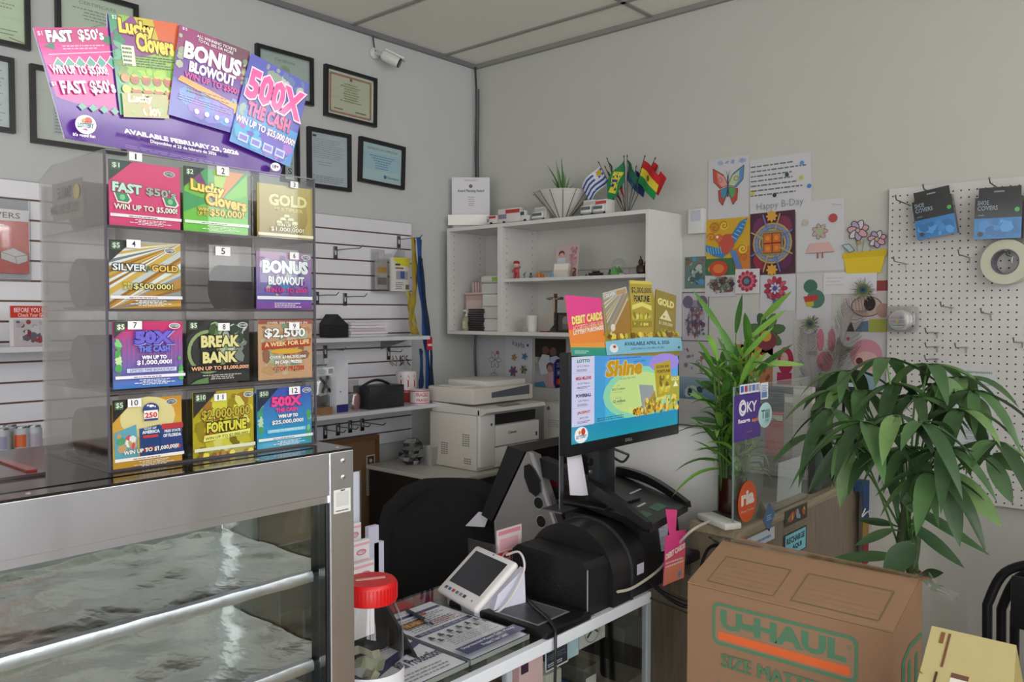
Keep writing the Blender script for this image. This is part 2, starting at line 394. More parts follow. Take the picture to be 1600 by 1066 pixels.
picture(-75, 46, -62, 52, 'black framed pale green certificate at the top left corner of the wall', '#dfe6cb', lambda c: (d_cert(c, '#a9ad8f', '#cfd7b4'), c.line([(.75, .08), (.97, .04)], .012, '#b77b3c')))
picture(89, 216, -28, 72, 'black framed certificate partly hidden behind the top of the fanned ticket poster', '#dcdfd0', lambda c: (d_cert(c, '#9fa79b', '#c5cfb4', 4), c.line([(.1, .2), (.5, .5), (.95, .7)], .006, '#7fae86')))
picture(-60, 22, 74, 196, 'black framed white letter cut by the left picture edge below the green certificate', '#dcdde2', lambda c: c.frame(.02, '#9ab0a0').greek(.1, .1, .9, .9, 14, '#a6a8ac', 3, .3))
picture(50, 196, 99, 222, 'large black framed document half hidden behind the lower left of the ticket poster', '#d8d4cf', lambda c: (c.frame(.015, '#9c8f8c'), c.rect(.2, .12, .75, .55, '#c6c6ca'), c.greek(.22, .14, .6, .5, 8, '#8f8f98', 8, .35), c.greek(.2, .62, .85, .9, 5, '#b5b2ae', 9, .3)))
picture(402, 490, 67, 146, 'black framed certificate with a faint green seal right of the ticket poster', '#c6cbc9', lambda c: (c.frame(.03, '#a7aeb0'), c.disc(.5, .6, .1, '#a8b79c', n=16), c.text('Certificate', .3, .8, .7, .88, '#8f9a95'), c.greek(.2, .2, .8, .45, 4, '#9aa09f', 5, .3, True)))
picture(509, 589, 100, 181, 'black framed cream certificate with a pinkish border under the security camera', '#d3cdb6', lambda c: (c.frame(.035, '#e4e2dc'), c.line([(.07, .08), (.93, .08), (.93, .92), (.07, .92)], .035, '#bb8072', True), c.disc(.5, .87, .03, '#9a6a5c'), c.disc(.5, .55, .16, '#c9c5a2', n=18), c.greek(.25, .36, .75, .8, 8, '#8f8a78', 6, .35, True), c.greek(.15, .15, .35, .25, 1, '#77736a', 7, .3), c.greek(.6, .15, .85, .25, 1, '#77736a', 8, .3)), rot=radians(-1))
def d_years(c):
    c.rect(.18, 0, .82, 1, '#c4c6c8')
    for i, ch in enumerate('YEARS'): c.text(ch, .34, .78 - i * .17, .66, .88 - i * .17, '#2a2a2c', .0)
picture(441, 468, 182, 283, 'narrow black framed sign with YEARS running down it behind the poster', '#3a3a3c', d_years, fw=.012, name='framed_sign', cat='sign')
picture(483, 549, 197, 291, 'upright black framed white letter above the slatted panel', '#c8c9d4', lambda c: (c.frame(.025, '#5a5c62'), c.rect(.06, .9, .16, .94, '#44464c'), c.greek(.08, .52, .92, .9, 10, '#9b9ca8', 12, .3), c.greek(.2, .38, .6, .48, 2, '#a6a7b0', 13, .3), c.greek(.06, .06, .9, .2, 4, '#85868f', 14, .35)))
picture(563, 633, 214, 285, 'black framed blue and white certificate hanging slightly crooked', '#c3d3dc', lambda c: (c.frame(.02, '#46484c'), c.rect(.05, .3, .95, .75, '#b5cddd'), c.text('CERTIFICATE OF COMPLETION', .12, .82, .88, .88, '#55626c', 0), c.greek(.2, .35, .8, .72, 6, '#5f93b8', 15, .4, True), c.disc(.58, .17, .035, '#2d74a8'), c.text('Association', .63, .14, .93, .2, '#2d74a8')), rot=radians(-2.2))

# security camera
p = ax(592, 98, .1)
t = thing('security_camera', 'small white bullet security camera with a black lens up by the ceiling', 'camera', (0, p.y - .04, p.z - .06))
m = MB(); q = ax(583, 84, .0); m.lathe((0.001, q.y, q.z), [(.028, 0), (.028, .012), (.02, .018)], 'satin', '#c9cbc8', axis=(1, 0, 0)); m.tube([(.015, q.y, q.z), (.05, q.y + .01, q.z - .012), (.07, q.y + .02, q.z - .02)], .009, 'satin', '#bfc1be'); m.build('mount', t)
d = V3((.62, .55, -.42)).normalized(); o = V3((.055, q.y + .012, q.z - .012))
m = MB(); m.lathe(o, [(.02, 0), (.026, .01), (.026, .085), (.024, .09)], 'satin', '#d3d4d0', axis=d); m.box((-.03, -.05, .02), (.03, .055, .03), 'satin', '#d9dad6', bev=.006, T=Matrix.Translation(o + d * .055) @ d.to_track_quat('Y', 'Z').to_matrix().to_4x4()); m.build('housing', t)
m = MB(); m.lathe(o + d * .088, [(.023, 0), (.023, .008), (.015, .009)], 'gloss', '#17171a', axis=d); m.build('lens', t)
m = MB(); c0 = V3((.005, q.y + .005, CEIL - .02)); m.tube([c0 + V3((0, .04, 0)), c0, V3((.012, q.y - .012, q.z + .09)), V3((.012, q.y - .002, q.z + .03)), V3((.02, q.y, q.z))], .0035, 'satin', '#3c3e40', 6); m.build('wire', t)

# ================================================================== slatted wall panel
SY1, SY0, SZ1, SZ0, PIT = -.498, -2.95, 2.158, 1.05, .0705
t = thing('slatwall', 'white slatted display panel with brown grooves on the left wall', 'slatwall', (0, (SY0 + SY1) / 2, SZ0))
m = MB(); m.box((.001, SY0, SZ0), (.012, SY1, SZ1), 'laminate', '#6d4c3c')
z = SZ1; first = .066
zs = [SZ1 - first - PIT * k for k in range(15)]
prev = SZ1
for zz in zs + [SZ0 - .004]:
    if prev - zz > .02: m.box((.012, SY0, zz + .007), (.022, SY1, prev), 'laminate', '#e2e1e7')
    prev = zz
m.build('slats', t, smooth=False)
m = MB(); m.box((.0, SY1, SZ0), (.022, SY1 + .004, SZ1), 'laminate', '#b9b8bc'); m.box((.0, SY0, SZ1), (.022, SY1, SZ1 + .003), 'laminate', '#a39c9c'); m.build('edge_trim', t, smooth=False)
m = MB()
for yy, k in ((-1.9, 3), (-1.2, 1), (-1.25, 5), (-.8, 6), (-1.75, 7), (-2.4, 8)): m.box((.022, yy, zs[k] + .002), (.0235, yy + .012, zs[k] + .007), 'satin', '#5d3f31')
m.build('groove_marks', t, smooth=False)

def slat_hook(px, py, label, L=.13, dz=0.0):     # bracket and arm clipped in a groove
    p = ax(px, py, .03); t = thing('slatwall_hook', label, 'hook', (.022, p.y, p.z), group='metal hooks on the slatted panel')
    m = MB(); m.box((.0225, p.y - .011, p.z - .03), (.028, p.y + .011, p.z + .03), 'metal', '#77787e', bev=.002); m.box((.028, p.y - .004, p.z - .01), (.0285, p.y + .004, p.z + .012), 'satin', '#d8d8da'); m.build('bracket', t)
    m = MB(); m.tube([(.028, p.y, p.z + .012), (.028 + L * .4, p.y, p.z + .013), (.028 + L * .9, p.y, p.z + .012 + dz), (.03 + L, p.y, p.z + .024 + dz)], .0028, 'metal', '#8a8b90', 6); m.build('arm', t)
slat_hook(525, 395, 'metal hook on the slats in line with the booklet holder, long arm pointing out', .2)
slat_hook(496, 466, 'short metal hook on the slats nearest the ticket dispenser at mid height', .16)
slat_hook(540, 468, 'short metal hook on the slats just above the black folded pouch', .16)
slat_hook(624, 378, 'metal hook at the upper right of the slats holding lanyards', .17)
slat_hook(509, 676, 'lowest row metal hook, leftmost, below the lower shelf', .15)
slat_hook(529, 671, 'lowest row metal hook, second from left, below the lower shelf', .15)
slat_hook(548, 667, 'lowest row metal hook, third from left, below the lower shelf', .15)
slat_hook(567, 664, 'lowest row metal hook, rightmost, below the lower shelf', .17)
slat_hook(608, 553, 'metal hook holding small hanging wires under the upper shelf', .1)
slat_hook(509, 550, 'metal hook under the upper shelf holding the clear bag', .15)

# shelves on the panel
def shelf(y0, y1, z, d, label, name='display_shelf', rail=None, col='#cfced4'):
    t = thing(name, label, 'shelf', (.024, (y0 + y1) / 2, z - .02), group='white shelves on the slatted panel')
    m = MB(); m.box((.024, y0, z - .018), (.024 + d, y1, z), 'laminate', col, bev=.002); m.build('board', t, smooth=False)
    m = MB()
    for yy in (y0 + .12, y1 - .12): m.prism([(.024, yy, z - .0185), (.024 + d * .9, yy, z - .0185), (.024, yy, z - .07)], (0, .003, 0), 'metal', '#8b8b90')
    m.build('bracket', t, smooth=False)
    if rail: m = MB(); m.box((.0245 + d, y0, z - .03), (.027 + d, y1, z + .004), 'satin', '#c9c3b0'); m.box((.0271 + d, y0, z - .026), (.0275 + d, y1, z - .006), 'satin', rail); m.build('price_rail', t, smooth=False)
    return t
S1Z, S2Z = 1.592, 1.278
shelf(SY0, -.585, S1Z, .23, 'upper white shelf on the slatted panel under the booklet holder')
shelf(-1.95, -.63, S2Z, .36, 'lower white shelf crowded with bags, a black box and tape rolls')
shelf(SY0, -1.97, S2Z - .02, .3, 'white shelf with a yellow price strip behind the ticket dispenser', rail='#c9b53a')

# small cans behind the dispenser
for i, (px, lab) in enumerate(((4, 'leftmost'), (16, 'second'), (34, 'third, with an orange label'), (54, 'rightmost'))):
    front = i in (0, 2, 3); pp = ax(px, 700, .27 if front else .2); zb = S2Z - .02
    t = thing('small_can', 'small silver can on the yellow edged shelf, %s from the left' % lab, 'can', (pp.x, pp.y, zb), group='cans on the yellow edged shelf')
    m = MB(); m.lathe((pp.x, pp.y, zb), [(.02, 0), (.023, .004), (.023, .066), (.019, .075)], 'satin', '#aeb0b6', n=20); m.build('body', t)
    m = MB(); m.lathe((pp.x, pp.y, zb + .075), [(.0195, 0), (.0195, .004), (.017, .004), (.017, .002)], 'metal', '#9fa0a2', n=20); m.build('rim', t)
    m = MB(); c = ['#8f8aa6', '#b9a98c', '#c9592c', '#a59aa8'][i]
    vs = [(pp.x + .0235 * cos(a), pp.y + .0235 * sin(a), zb + zz) for zz in (.015, .055) for a in [radians(d) for d in range(-75, 16, 15)]]
    m.add(vs, [[k, k + 1, k + 8, k + 7] for k in range(6)], 'satin', c); m.build('label', t)

# red package and booklet left of the dispenser
cv = xpanel(-45, 46, 322, 425, .035, mat='card', base='#cc3c22', t=.006)
cv.rect(0, .82, 1, 1, '#e6e2e2').text('COVERS', .1, .86, .85, .95, '#4a4448').greek(.1, .7, .6, .78, 2, '#efc8bc', 3)
cv.poly([(.5, .22), (.8, .14), (.97, .2), (.97, .3), (.72, .4), (.5, .33)], '#d9d4d2').line([(.5, .33), (.75, .26), (.97, .3)], .01, '#77706f').line([(.75, .26), (.78, .15)], .01, '#77706f').line([(.5, .33), (.5, .22), (.8, .14), (.97, .2), (.97, .3), (.72, .4)], .01, '#77706f', True)
a = ax(-45, 307, .04); b = ax(50, 435, .04)
t = thing('hanging_package', 'clear bagged red and white package hanging on the slats at the left picture edge', 'package', (.035, (a.y + b.y) / 2, b.z))
cv.mb.build('insert_card', t, smooth=False)
m = MB(); m.box((.028, a.y, ax(-45, 437, .04).z), (.043, b.y, a.z + .01), 'plastic_film', bev=.006); m.build('bag', t)
cv = xpanel(17, 76, 478, 550, .17, base='#d8d3d6', t=.012)
cv.rect(0, .74, 1, 1, '#c9301f').text('BEFORE YOU GO', .1, .86, 1.0, .96, '#f4e9e6').text('Check Your Gear', .2, .76, .98, .84, '#f4dcd6').rect(.08, .1, .92, .7, '#b9b1b6').specks(.1, .12, .9, .7, 26, ['#7d2f36', '#5d5960', '#c2bcc4', '#8a3a42', '#a5a0ab'], .09, 5)
single('booklet', cv.mb, 'white and red checklist leaflet standing on the shelf left of the dispenser', 'leaflet', smooth=False)
# ================================================================== things on the two slat shelves
def standbox(name, label, cat, x0, pl, pr, ytop, zb, dep, mat, col, bev=.002, group=None, xf=None):
    """upright block whose front (x = x0) spans the pixel columns pl..pr and stands on zb"""
    a = ax(pl, ytop, x0); c = ax(pr, ytop, x0); m = MB(); m.box((x0 - dep, a.y, zb), (x0, c.y, a.z), mat, col, bev=bev)
    return m, a, c
# folded black pouch
a, c = ax(517, 520, .19), ax(545, 520, .19); zt = ax(517, 507, .19).z
t = thing('folded_pouch', 'small black folded pouch on the upper slat shelf beside the paper stack', 'pouch', (.15, (a.y + c.y) / 2, S1Z))
m = MB(); m.box((.10, a.y, S1Z), (.19, c.y, S1Z + .062), 'fabric', '#1d1b1e', bev=.006); m.build('body', t)
m = MB(); m.prism([(.191, a.y, S1Z + .06), (.191, c.y, S1Z + .055), (.191, a.y * .62 + c.y * .38, S1Z + .105)], (-.09, 0, 0), 'fabric', '#28262a'); m.build('flap', t, smooth=False)
# paper stack
a, c = ax(548, 520, .2), ax(604, 520, .2)
t = thing('paper_stack', 'low stack of white and pale lilac papers lying on the upper slat shelf', 'papers', (.12, (a.y + c.y) / 2, S1Z))
for i in range(5):
    m = MB(); e = .003 * sin(i * 2.3); m.box((.04 + e, a.y + e, S1Z + .001 + i * .0135), (.2 + e, c.y + e * 2, S1Z + .013 + i * .0135), 'paper', ['#cfcbd3', '#d9d2da', '#cbb9c6', '#dcd9df', '#d2cfd6'][i]); m.build('bundle', t, smooth=False)
# literature holder and boxed card
a, c, zt, zb = ax(592, 400, .09), ax(613, 400, .09), ax(592, 388, .09).z, ax(592, 455, .09).z
t = thing('brochure_holder', 'clear acrylic brochure holder hanging on the slats left of the boxed card', 'holder', (.06, (a.y + c.y) / 2, zb))
m = MB(); m.box((.03, a.y, zb), (.034, c.y, zt), 'acrylic'); m.box((.088, a.y, zb), (.091, c.y, zt - .05), 'acrylic'); m.box((.034, a.y, zb), (.088, a.y + .003, zt - .02), 'acrylic'); m.box((.034, c.y - .003, zb), (.088, c.y, zt - .02), 'acrylic'); m.box((.03, a.y, zb), (.09, c.y, zb + .003), 'acrylic'); m.build('shell', t, smooth=False)
cv = Cv((.06, a.y + .006, zb + .01), (0, c.y - a.y - .012, 0), (0, 0, (zt - zb) * .7), base='#b9b3ae', t=.01); cv.rect(.1, .55, .9, .75, '#c99a3c').rect(.1, .15, .9, .4, '#6f6a70'); cv.mb.build('leaflet', t, smooth=False)
cv = xpanel(615, 641, 402, 455, .11, mat='card', base='#d9d9d4', t=.03)
cv.poly([(.35, .78), (1, .72), (1, 1), (.0, 1), (.05, .9)], '#d8d23c').rect(.1, .76, .4, .82, '#4c5a3a').rect(.1, .66, .6, .71, '#a86d4a').rect(.15, .35, .85, .6, '#9fa3ad').rect(.4, .38, .66, .6, '#4c5c94').rect(.7, .06, .92, .2, '#6d6d6d').greek(.1, .06, .6, .3, 4, '#8d8d8d', 4)
m = cv.mb; a = ax(615, 388, .1); m.prism([(.085, cv.O.y + .02, cv.O.z + cv.V.z), (.085, cv.O.y + cv.U.y * .9, cv.O.z + cv.V.z), (.085, cv.O.y + cv.U.y * .9, a.z), (.085, cv.O.y + .05, a.z)], (-.002, 0, 0), 'plastic_film', '#ffffff')
single('boxed_card', m, 'small white boxed item with a yellow corner hanging at the right end of the slats', 'package', smooth=False)
# lanyards
def lanyard(pts, x, wd, col, label, dx=.0):
    m = MB(); P = [ax(px, py, x) + V3((dx * k / len(pts), 0, 0)) for k, (px, py) in enumerate(pts)]
    Q = []
    for i in range(len(P) - 1):
        for s_ in range(4): Q.append(P[i].lerp(P[i + 1], s_ / 4))
    Q.append(P[-1]); g = []
    for i, p in enumerate(Q):
        e = .006 * sin(i * .9); g.append([p + V3((e, -wd / 2, 0)), p + V3((.004 + e, 0, 0)), p + V3((-e, wd / 2, 0))])
    m.sheet(g, 'fabric', col)
    m.sheet([[q + V3((-.006, .012, -.01)) for q in r] for r in g], 'fabric', col)
    single('lanyard', m, label, 'lanyard', 'lanyards hanging at the end of the slatted panel')
lanyard([(645, 371), (647, 410), (648, 445), (644, 470), (640, 500), (646, 520)], .16, .026, '#a08b35', 'mustard yellow lanyard, the left one of the pair hanging at the end of the slats')
lanyard([(637, 455), (640, 480), (648, 505), (650, 520)], .14, .024, '#b3a040', 'short yellow lanyard looped lowest beside the end of the slats')
lanyard([(654, 371), (656, 430), (660, 475), (664, 520), (667, 560), (670, 624)], .18, .03, '#254a86', 'long navy blue lanyard falling from the slat hook to the lower shelf')
lanyard([(657, 400), (664, 480), (672, 540), (674, 600)], .2, .014, '#1c2742', 'thin dark lanyard strap right of the blue lanyard')
lanyard([(657, 545), (658, 590), (656, 610)], .17, .02, '#233a68', 'dark blue strap end hanging left of the long blue lanyard')
a, b = ax(667, 527, .21), ax(673, 547, .21)
m = MB(); m.box((.205, a.y, b.z), (.212, b.y + .01, a.z), 'satin', '#b5262f', bev=.002); m.box((.2122, a.y + .004, b.z + .02), (.2125, b.y + .006, b.z + .03), 'satin', '#e8d5d5'); single('lanyard_tag', m, 'small red tag clipped on the dark lanyard strap', 'tag')

def bag(x0, dep, pl, pr, yt, zb, seed, label, inner=None, col='#ffffff', name='plastic_bag', mat='plastic_film'):
    a, c = ax(pl, yt, x0), ax(pr, yt, x0); R = random.Random(seed); W, Hh = c.y - a.y, a.z - zb
    t = thing(name, label, 'bag', (x0 - dep / 2, (a.y + c.y) / 2, zb)); m = MB(); rows = 9; n = 14; vs = []
    for i in range(rows):
        f = i / (rows - 1); k = 1 - .75 * max(0, f - .55) / .45
        for j in range(n):
            an = 2 * pi * j / n; r = 1 + .12 * R.uniform(-1, 1)
            vs.append(V3((x0 - dep / 2 + dep / 2 * cos(an) * r * k, (a.y + c.y) / 2 + W / 2 * sin(an) * r * (1 - .35 * max(0, f - .5)), zb + Hh * f)))
    m.add(vs, [[i * n + j, i * n + (j + 1) % n, (i + 1) * n + (j + 1) % n, (i + 1) * n + j] for i in range(rows - 1) for j in range(n)], mat, col); m.build('film', t)
    return t, a, c
t, a, c = bag(.33, .12, 489, 521, 556, S2Z, 3, 'clear plastic bag with a white header card and black tool, left on the lower shelf')
cv = xpanel(493, 522, 575, 588, .3, base='#dfdde2', t=.004); cv.rect(.7, .2, .95, .8, '#8c8c92').greek(.1, .2, .6, .8, 3, '#a9a9b0', 4); cv.mb.build('header_card', t, smooth=False)
m = MB(); p = ax(505, 606, .28); m.lathe(p - V3((.01, 0, 0)), [(.03, 0), (.042, .004), (.042, .012), (.03, .016)], 'satin', '#c9c9cc', axis=(1, .2, .1)); m.tube([p + V3((.02, -.03, .045)), p + V3((.02, .035, -.03))], .006, 'satin', '#1f1f22'); m.tube([p + V3((.022, .01, .05)), p + V3((.022, -.02, -.02))], .006, 'satin', '#1f1f22')
m.box(p + V3((-.03, -.02, -.12)), p + V3((.015, .05, -.03)), 'matte', '#3b3936', bev=.01); m.build('tool', t)
m = MB(); a2, c2 = ax(503, 648, .36), ax(521, 648, .36); m.box((.30, a2.y, S2Z), (.355, c2.y, S2Z + .03), 'cardboard', '#8a6a4c'); single('cardboard_block', m, 'small brown cardboard block at the edge of the lower shelf under the clear bag', 'box', smooth=False)
a, c = ax(526, 640, .345), ax(544, 640, .345); zt = ax(540, 570, .345).z
t = thing('slim_box', 'slim white box with a dark blue base strip standing on the lower shelf', 'box', (.3, (a.y + c.y) / 2, S2Z))
m = MB(); m.prism([(.345, a.y, S2Z), (.345, c.y, S2Z), (.345, c.y, zt + .02), (.345, a.y, zt - .05)], (-.12, 0, 0), 'paper', '#d3d2da'); m.build('carton', t, smooth=False)
m = MB(); m.box((.3455, a.y, S2Z + .001), (.346, c.y, S2Z + .035), 'satin', '#2b2a6e'); m.build('base_band', t, smooth=False); m = MB(); m.lathe((.3455, (a.y + c.y) / 2 - .01, S2Z + .09), [(.003, 0), (.003, .001)], 'satin', '#333333', axis=(1, 0, 0)); m.build('print', t, smooth=False)
t, a, c = bag(.33, .10, 547, 573, 596, S2Z, 8, 'crumpled clear bag of reddish items beside the black box', col='#ffffff')
m = MB(); 
for k, cc in enumerate(('#a5706a', '#8f5a55', '#b8a09a')): p = ax(556 + k * 8, 626 - k * 4, .28); m.ball(p - V3((0, 0, .01)), (.02, .022, .045), 'satin', cc)
m.build('contents', t)
# black box with handle
a, c = ax(578, 640, .36), ax(632, 636, .36); zt = ax(580, 605, .36).z
t = thing('black_organizer', 'black rectangular organizer box with a strap on the lower shelf', 'box', (.3, (a.y + c.y) / 2, S2Z))
m = MB(); m.box((.24, a.y, S2Z), (.36, c.y, zt), 'leather', '#232528', bev=.004)
for k in range(1, 6): z_ = S2Z + (zt - S2Z) * k / 6; m.box((.3605, a.y + .006, z_), (.361, c.y - .006, z_ + .002), 'satin', '#34373b')
m.build('body', t)
m = MB(); yc = (a.y + c.y) / 2; m.tube([V3((.3, a.y + .01 + (c.y - a.y - .05) * k / 10, zt + .001 + .022 * sin(pi * k / 10))) for k in range(11)], .006, 'leather', '#17181b'); m.build('strap', t)
# arrow label roll and fragile tape
def roll(px, pyb, x, zb, r, h, label, deco, core='#b9a995', cat='roll', name='label_roll', base='#ddd6d8'):
    p = ax(px, pyb, x); t = thing(name, label, cat, (x, p.y, zb))
    m = MB(); m.lathe((x, p.y, zb), [(r * .55, 0), (r, 0), (r, h), (r * .55, h), (r * .55, 0)], 'satin', base, n=32, cap=False); m.build('roll', t)
    m = MB(); deco(m, V3((x, p.y, zb)), r * 1.004, h); m.build('print', t, smooth=False)
def cyl_patch(m, o, r, z0, z1, a0, a1, col, mat='satin'):
    n = max(2, int(abs(a1 - a0) / radians(8))); vs = []
    for z in (z0, z1):
        for k in range(n + 1): a = a0 + (a1 - a0) * k / n; vs.append(o + V3((r * cos(a), r * sin(a), z)))
    m.add(vs, [[k, k + 1, k + n + 2, k + n + 1] for k in range(n)], mat, col)
def deco_arrow(m, o, r, h):
    cyl_patch(m, o, r, h * .02, h * .12, -1.9, 1.2, '#c2384a')
    for a in (-1.25, -.55, .15):
        cyl_patch(m, o, r, h * .25, h * .6, a - .07, a + .07, '#b4283c')
        vs = [o + V3((r * cos(a - .2), r * sin(a - .2), h * .58)), o + V3((r * cos(a + .2), r * sin(a + .2), h * .58)), o + V3((r * cos(a), r * sin(a), h * .85))]; m.add(vs, [[0, 1, 2]], 'satin', '#b4283c')
m0 = MB(); p = ax(640, 612, .2); m0.box((.15, p.y - .05, S2Z), (.26, p.y + .05, S2Z + .045), 'cardboard', '#b34a3c', bev=.002)
single('small_red_box', m0, 'small orange red box lying under the arrow label roll', 'box', smooth=False)
roll(635, 606, .2, S2Z + .046, .05, .1, 'roll of white labels with red upward arrows on the lower shelf', deco_arrow)
def deco_frag(m, o, r, h):
    cyl_patch(m, o, r, h * .06, h * .12, -2.0, 1.3, '#c2384a'); cyl_patch(m, o, r, h * .9, h * .97, -2.0, 1.3, '#c2384a')
    vs, fs = glyphs('FRAGILE', .02); b = bbox(vs); 
    for z0, z1, a0, a1 in ((.55, .82, -1.15, .25), (.2, .42, -1.05, .3)):
        P = [o + V3((r * cos(q), r * sin(q), h * (z0 + (z1 - z0) * (y - b[1]) / (b[3] - b[1])))) for x, y in vs for q in [a0 + (a1 - a0) * (x - b[0]) / (b[2] - b[0])]]
        m.add(P, fs, 'satin', '#b4283c')
roll(656, 628, .33, S2Z, .046, .066, 'white tape roll printed FRAGILE in red at the right end of the lower shelf', deco_frag, name='tape_roll')
# small hanging wires
m = MB(); R = random.Random(5)
for k in range(7):
    p = ax(611 + k * 4.3, 556, .1 + .02 * (k % 2)); m.tube([p + V3((R.uniform(-.01, .01), R.uniform(-.012, .012), -.012 * j)) for j in range(5)], .003, 'satin', R.choice(['#6b655c', '#8e8474', '#3c3835', '#a39c94']), 5)
single('hanging_wires', m, 'bunch of short wires and keys hanging under the upper slat shelf', 'wires')
# corkboard leaning under the shelf, grey folder, rear plug
t0 = ax(512, 684, .09); t1 = ax(592, 679, .09); b1 = ax(590, 808, .09)
t = thing('corkboard', 'brown corkboard leaning against the left wall below the slatted panel', 'board', (.09, (t0.y + t1.y) / 2, .55))
m = MB(); m.box((.07, t0.y - .35, .55), (.082, t1.y, t1.z), 'cardboard', '#7a5c42'); m.build('board', t, smooth=False)
m = MB()
y0 = t0.y - .35
for a_, b_ in (((y0, t1.z - .02), (t1.y, t1.z)), ((t1.y - .018, .55), (t1.y, t1.z - .02)), ((y0, .55), (y0 + .02, t1.z - .02))): m.box((.07, a_[0], a_[1]), (.094, b_[0], b_[1]), 'satin', '#6b4c35')
m.build('frame', t, smooth=False)
cv = xpanel(573, 586, 712, 775, .083, base='#b9b0a5'); cv.rect(.1, .72, .9, .97, '#3a3533').disc(.5, .86, .18, '#b9a99c').greek(.1, .05, .9, .65, 10, '#9a9289', 5); single('pinned_note', cv.mb, 'narrow pinned note with a dark photo on the corkboard', 'note', smooth=False)
m = MB(); m.box((.013, t0.y - .4, .45), (.11, t1.y + .05, .55), 'laminate', '#55504b'); m.box((.013, t0.y - .4, 0), (.11, t1.y + .05, .45), 'laminate', '#4a4642'); single('low_cabinet', m, 'low dark cabinet on the floor carrying the corkboard', 'cabinet', smooth=False)

# ================================================================== TICKET DISPENSER
XF = 1.855; XB = 1.585; DZ0, DZ1 = 1.4482, 1.957
DY0 = ax(168, 500, XF).y; DY1 = ax(490, 500, XF).y; RZ = [DZ1, 1.836, 1.704, 1.573, DZ0]
disp = thing('ticket_dispenser', 'smoky clear acrylic lottery ticket dispenser with twelve numbered slots on the food warmer', 'dispenser', ((XF + XB) / 2, (DY0 + DY1) / 2, DZ0))
m = MB(); m.box((XF, DY0, DZ0), (XF + .003, DY1, DZ1), 'glass'); m.build('front_panel', disp, smooth=False)
zl = ax(70, 262, XB).z
for y, nm in ((DY0, 'side_panel'), (DY1, 'side_panel')):
    m = MB(); s_ = 1 if y == DY1 else -1; m.prism([(XF, y, DZ0), (XF, y, DZ1), (XB + .06, y, DZ1 + .0), (XB, y, DZ1 - .02), (XB, y, DZ0)], (0, .003 * s_, 0), 'smoke'); m.build(nm, disp, smooth=False)
m = MB(); m.box((XB, DY0, DZ0), (XB + .003, DY1, DZ1 - .03), 'smoke'); m.build('back_panel', disp, smooth=False)
for z_ in RZ[1:]:
    m = MB(); m.box((XB, DY0 + .001, z_), (XF - .001, DY1 - .001, z_ + .0025), 'smoke'); m.box((XF + .0005, DY0, z_ - .0005), (XF + .0045, DY1, z_ + .0035), 'gloss', '#4a454a'); m.build('shelf', disp, smooth=False)
for f in (1 / 3, 2 / 3):
    y = DY0 + (DY1 - DY0) * f; m = MB(); m.box((XB, y, DZ0), (XF - .002, y + .002, DZ1 - .01), 'smoke'); m.build('divider', disp, smooth=False)
m = MB()
for y in (DY0 - .003, DY1): m.box((XF, y, DZ0), (XF + .004, y + .003, DZ1), 'gloss', '#56505c')
m.box((XF, DY0, DZ1 - .001), (XF + .003, DY1, DZ1 + .001), 'gloss', '#8a8790'); m.build('edge', disp, smooth=False)
for k, z_ in enumerate(RZ[1:]):
    m = MB(); zc = z_ + .06; m.tube([(XB - .014, DY0 + .012, zc - .03), (XB - .02, DY0 + .012, zc), (XB - .014, DY0 + .012, zc + .03)], .004, 'acrylic'); m.build('hinge', disp)
# sticker on the side, reads from the other face
cv = Cv((XB + .045, DY0 + .0031, 1.86), (0.13, 0, 0), (0, 0, .065), base='#8d8778', t=.0004, mat='satin'); cv.N = -cv.N
cv2 = Cv((XB + .175, DY0 + .0035, 1.86), (-0.13, 0, 0), (0, 0, .065), mb=cv.mb, base=None, mat='satin'); cv2.N = V3((0, -1, 0)); cv2.k = 16
cv2.text('SMILE', .3, .55, .75, .85, '#2a2722').disc(.12, .65, .1, '#c2a83a', n=14).text("YOU'RE ON CAM", .05, .15, .98, .42, '#2a2722')
cv.mb.build('sticker', disp, smooth=False)

# ticket rolls inside the bays
NUM = 0
def ticket_roll(row, col_, c1, c2):
    y0 = DY0 + (DY1 - DY0) * (col_ + .12) / 3; y1 = DY0 + (DY1 - DY0) * (col_ + .88) / 3; z_ = RZ[row + 1] + .003
    m = MB(); m.lathe((XB + .12, y0, z_ + .044), [(.012, 0), (.043, 0), (.043, y1 - y0), (.012, y1 - y0)], 'satin', c1, axis=(0, 1, 0), n=24); 
    m.box((XB + .05, y0, z_), (XF - .03, y1, z_ + .004), 'satin', c2)
    return m
names = ['one', 'two', 'three', 'four', 'five', 'six', 'seven', 'eight', 'nine', 'ten', 'eleven', 'twelve']
cols_ = ['#5b4a50', '#4e5a45', '#6b6140', '#5a5550', None, '#5c4a66', '#544a68', '#35322f', '#6d5f50', '#6b5a4c', '#6a6234', '#3f5a70']
for i in range(12):
    if cols_[i] is None: continue
    single('ticket_roll', ticket_roll(i // 3, i % 3, cols_[i], '#8a8488'), 'coiled scratch ticket roll inside the dispenser behind card number %s' % names[i], 'ticket roll', 'ticket rolls in the dispenser')

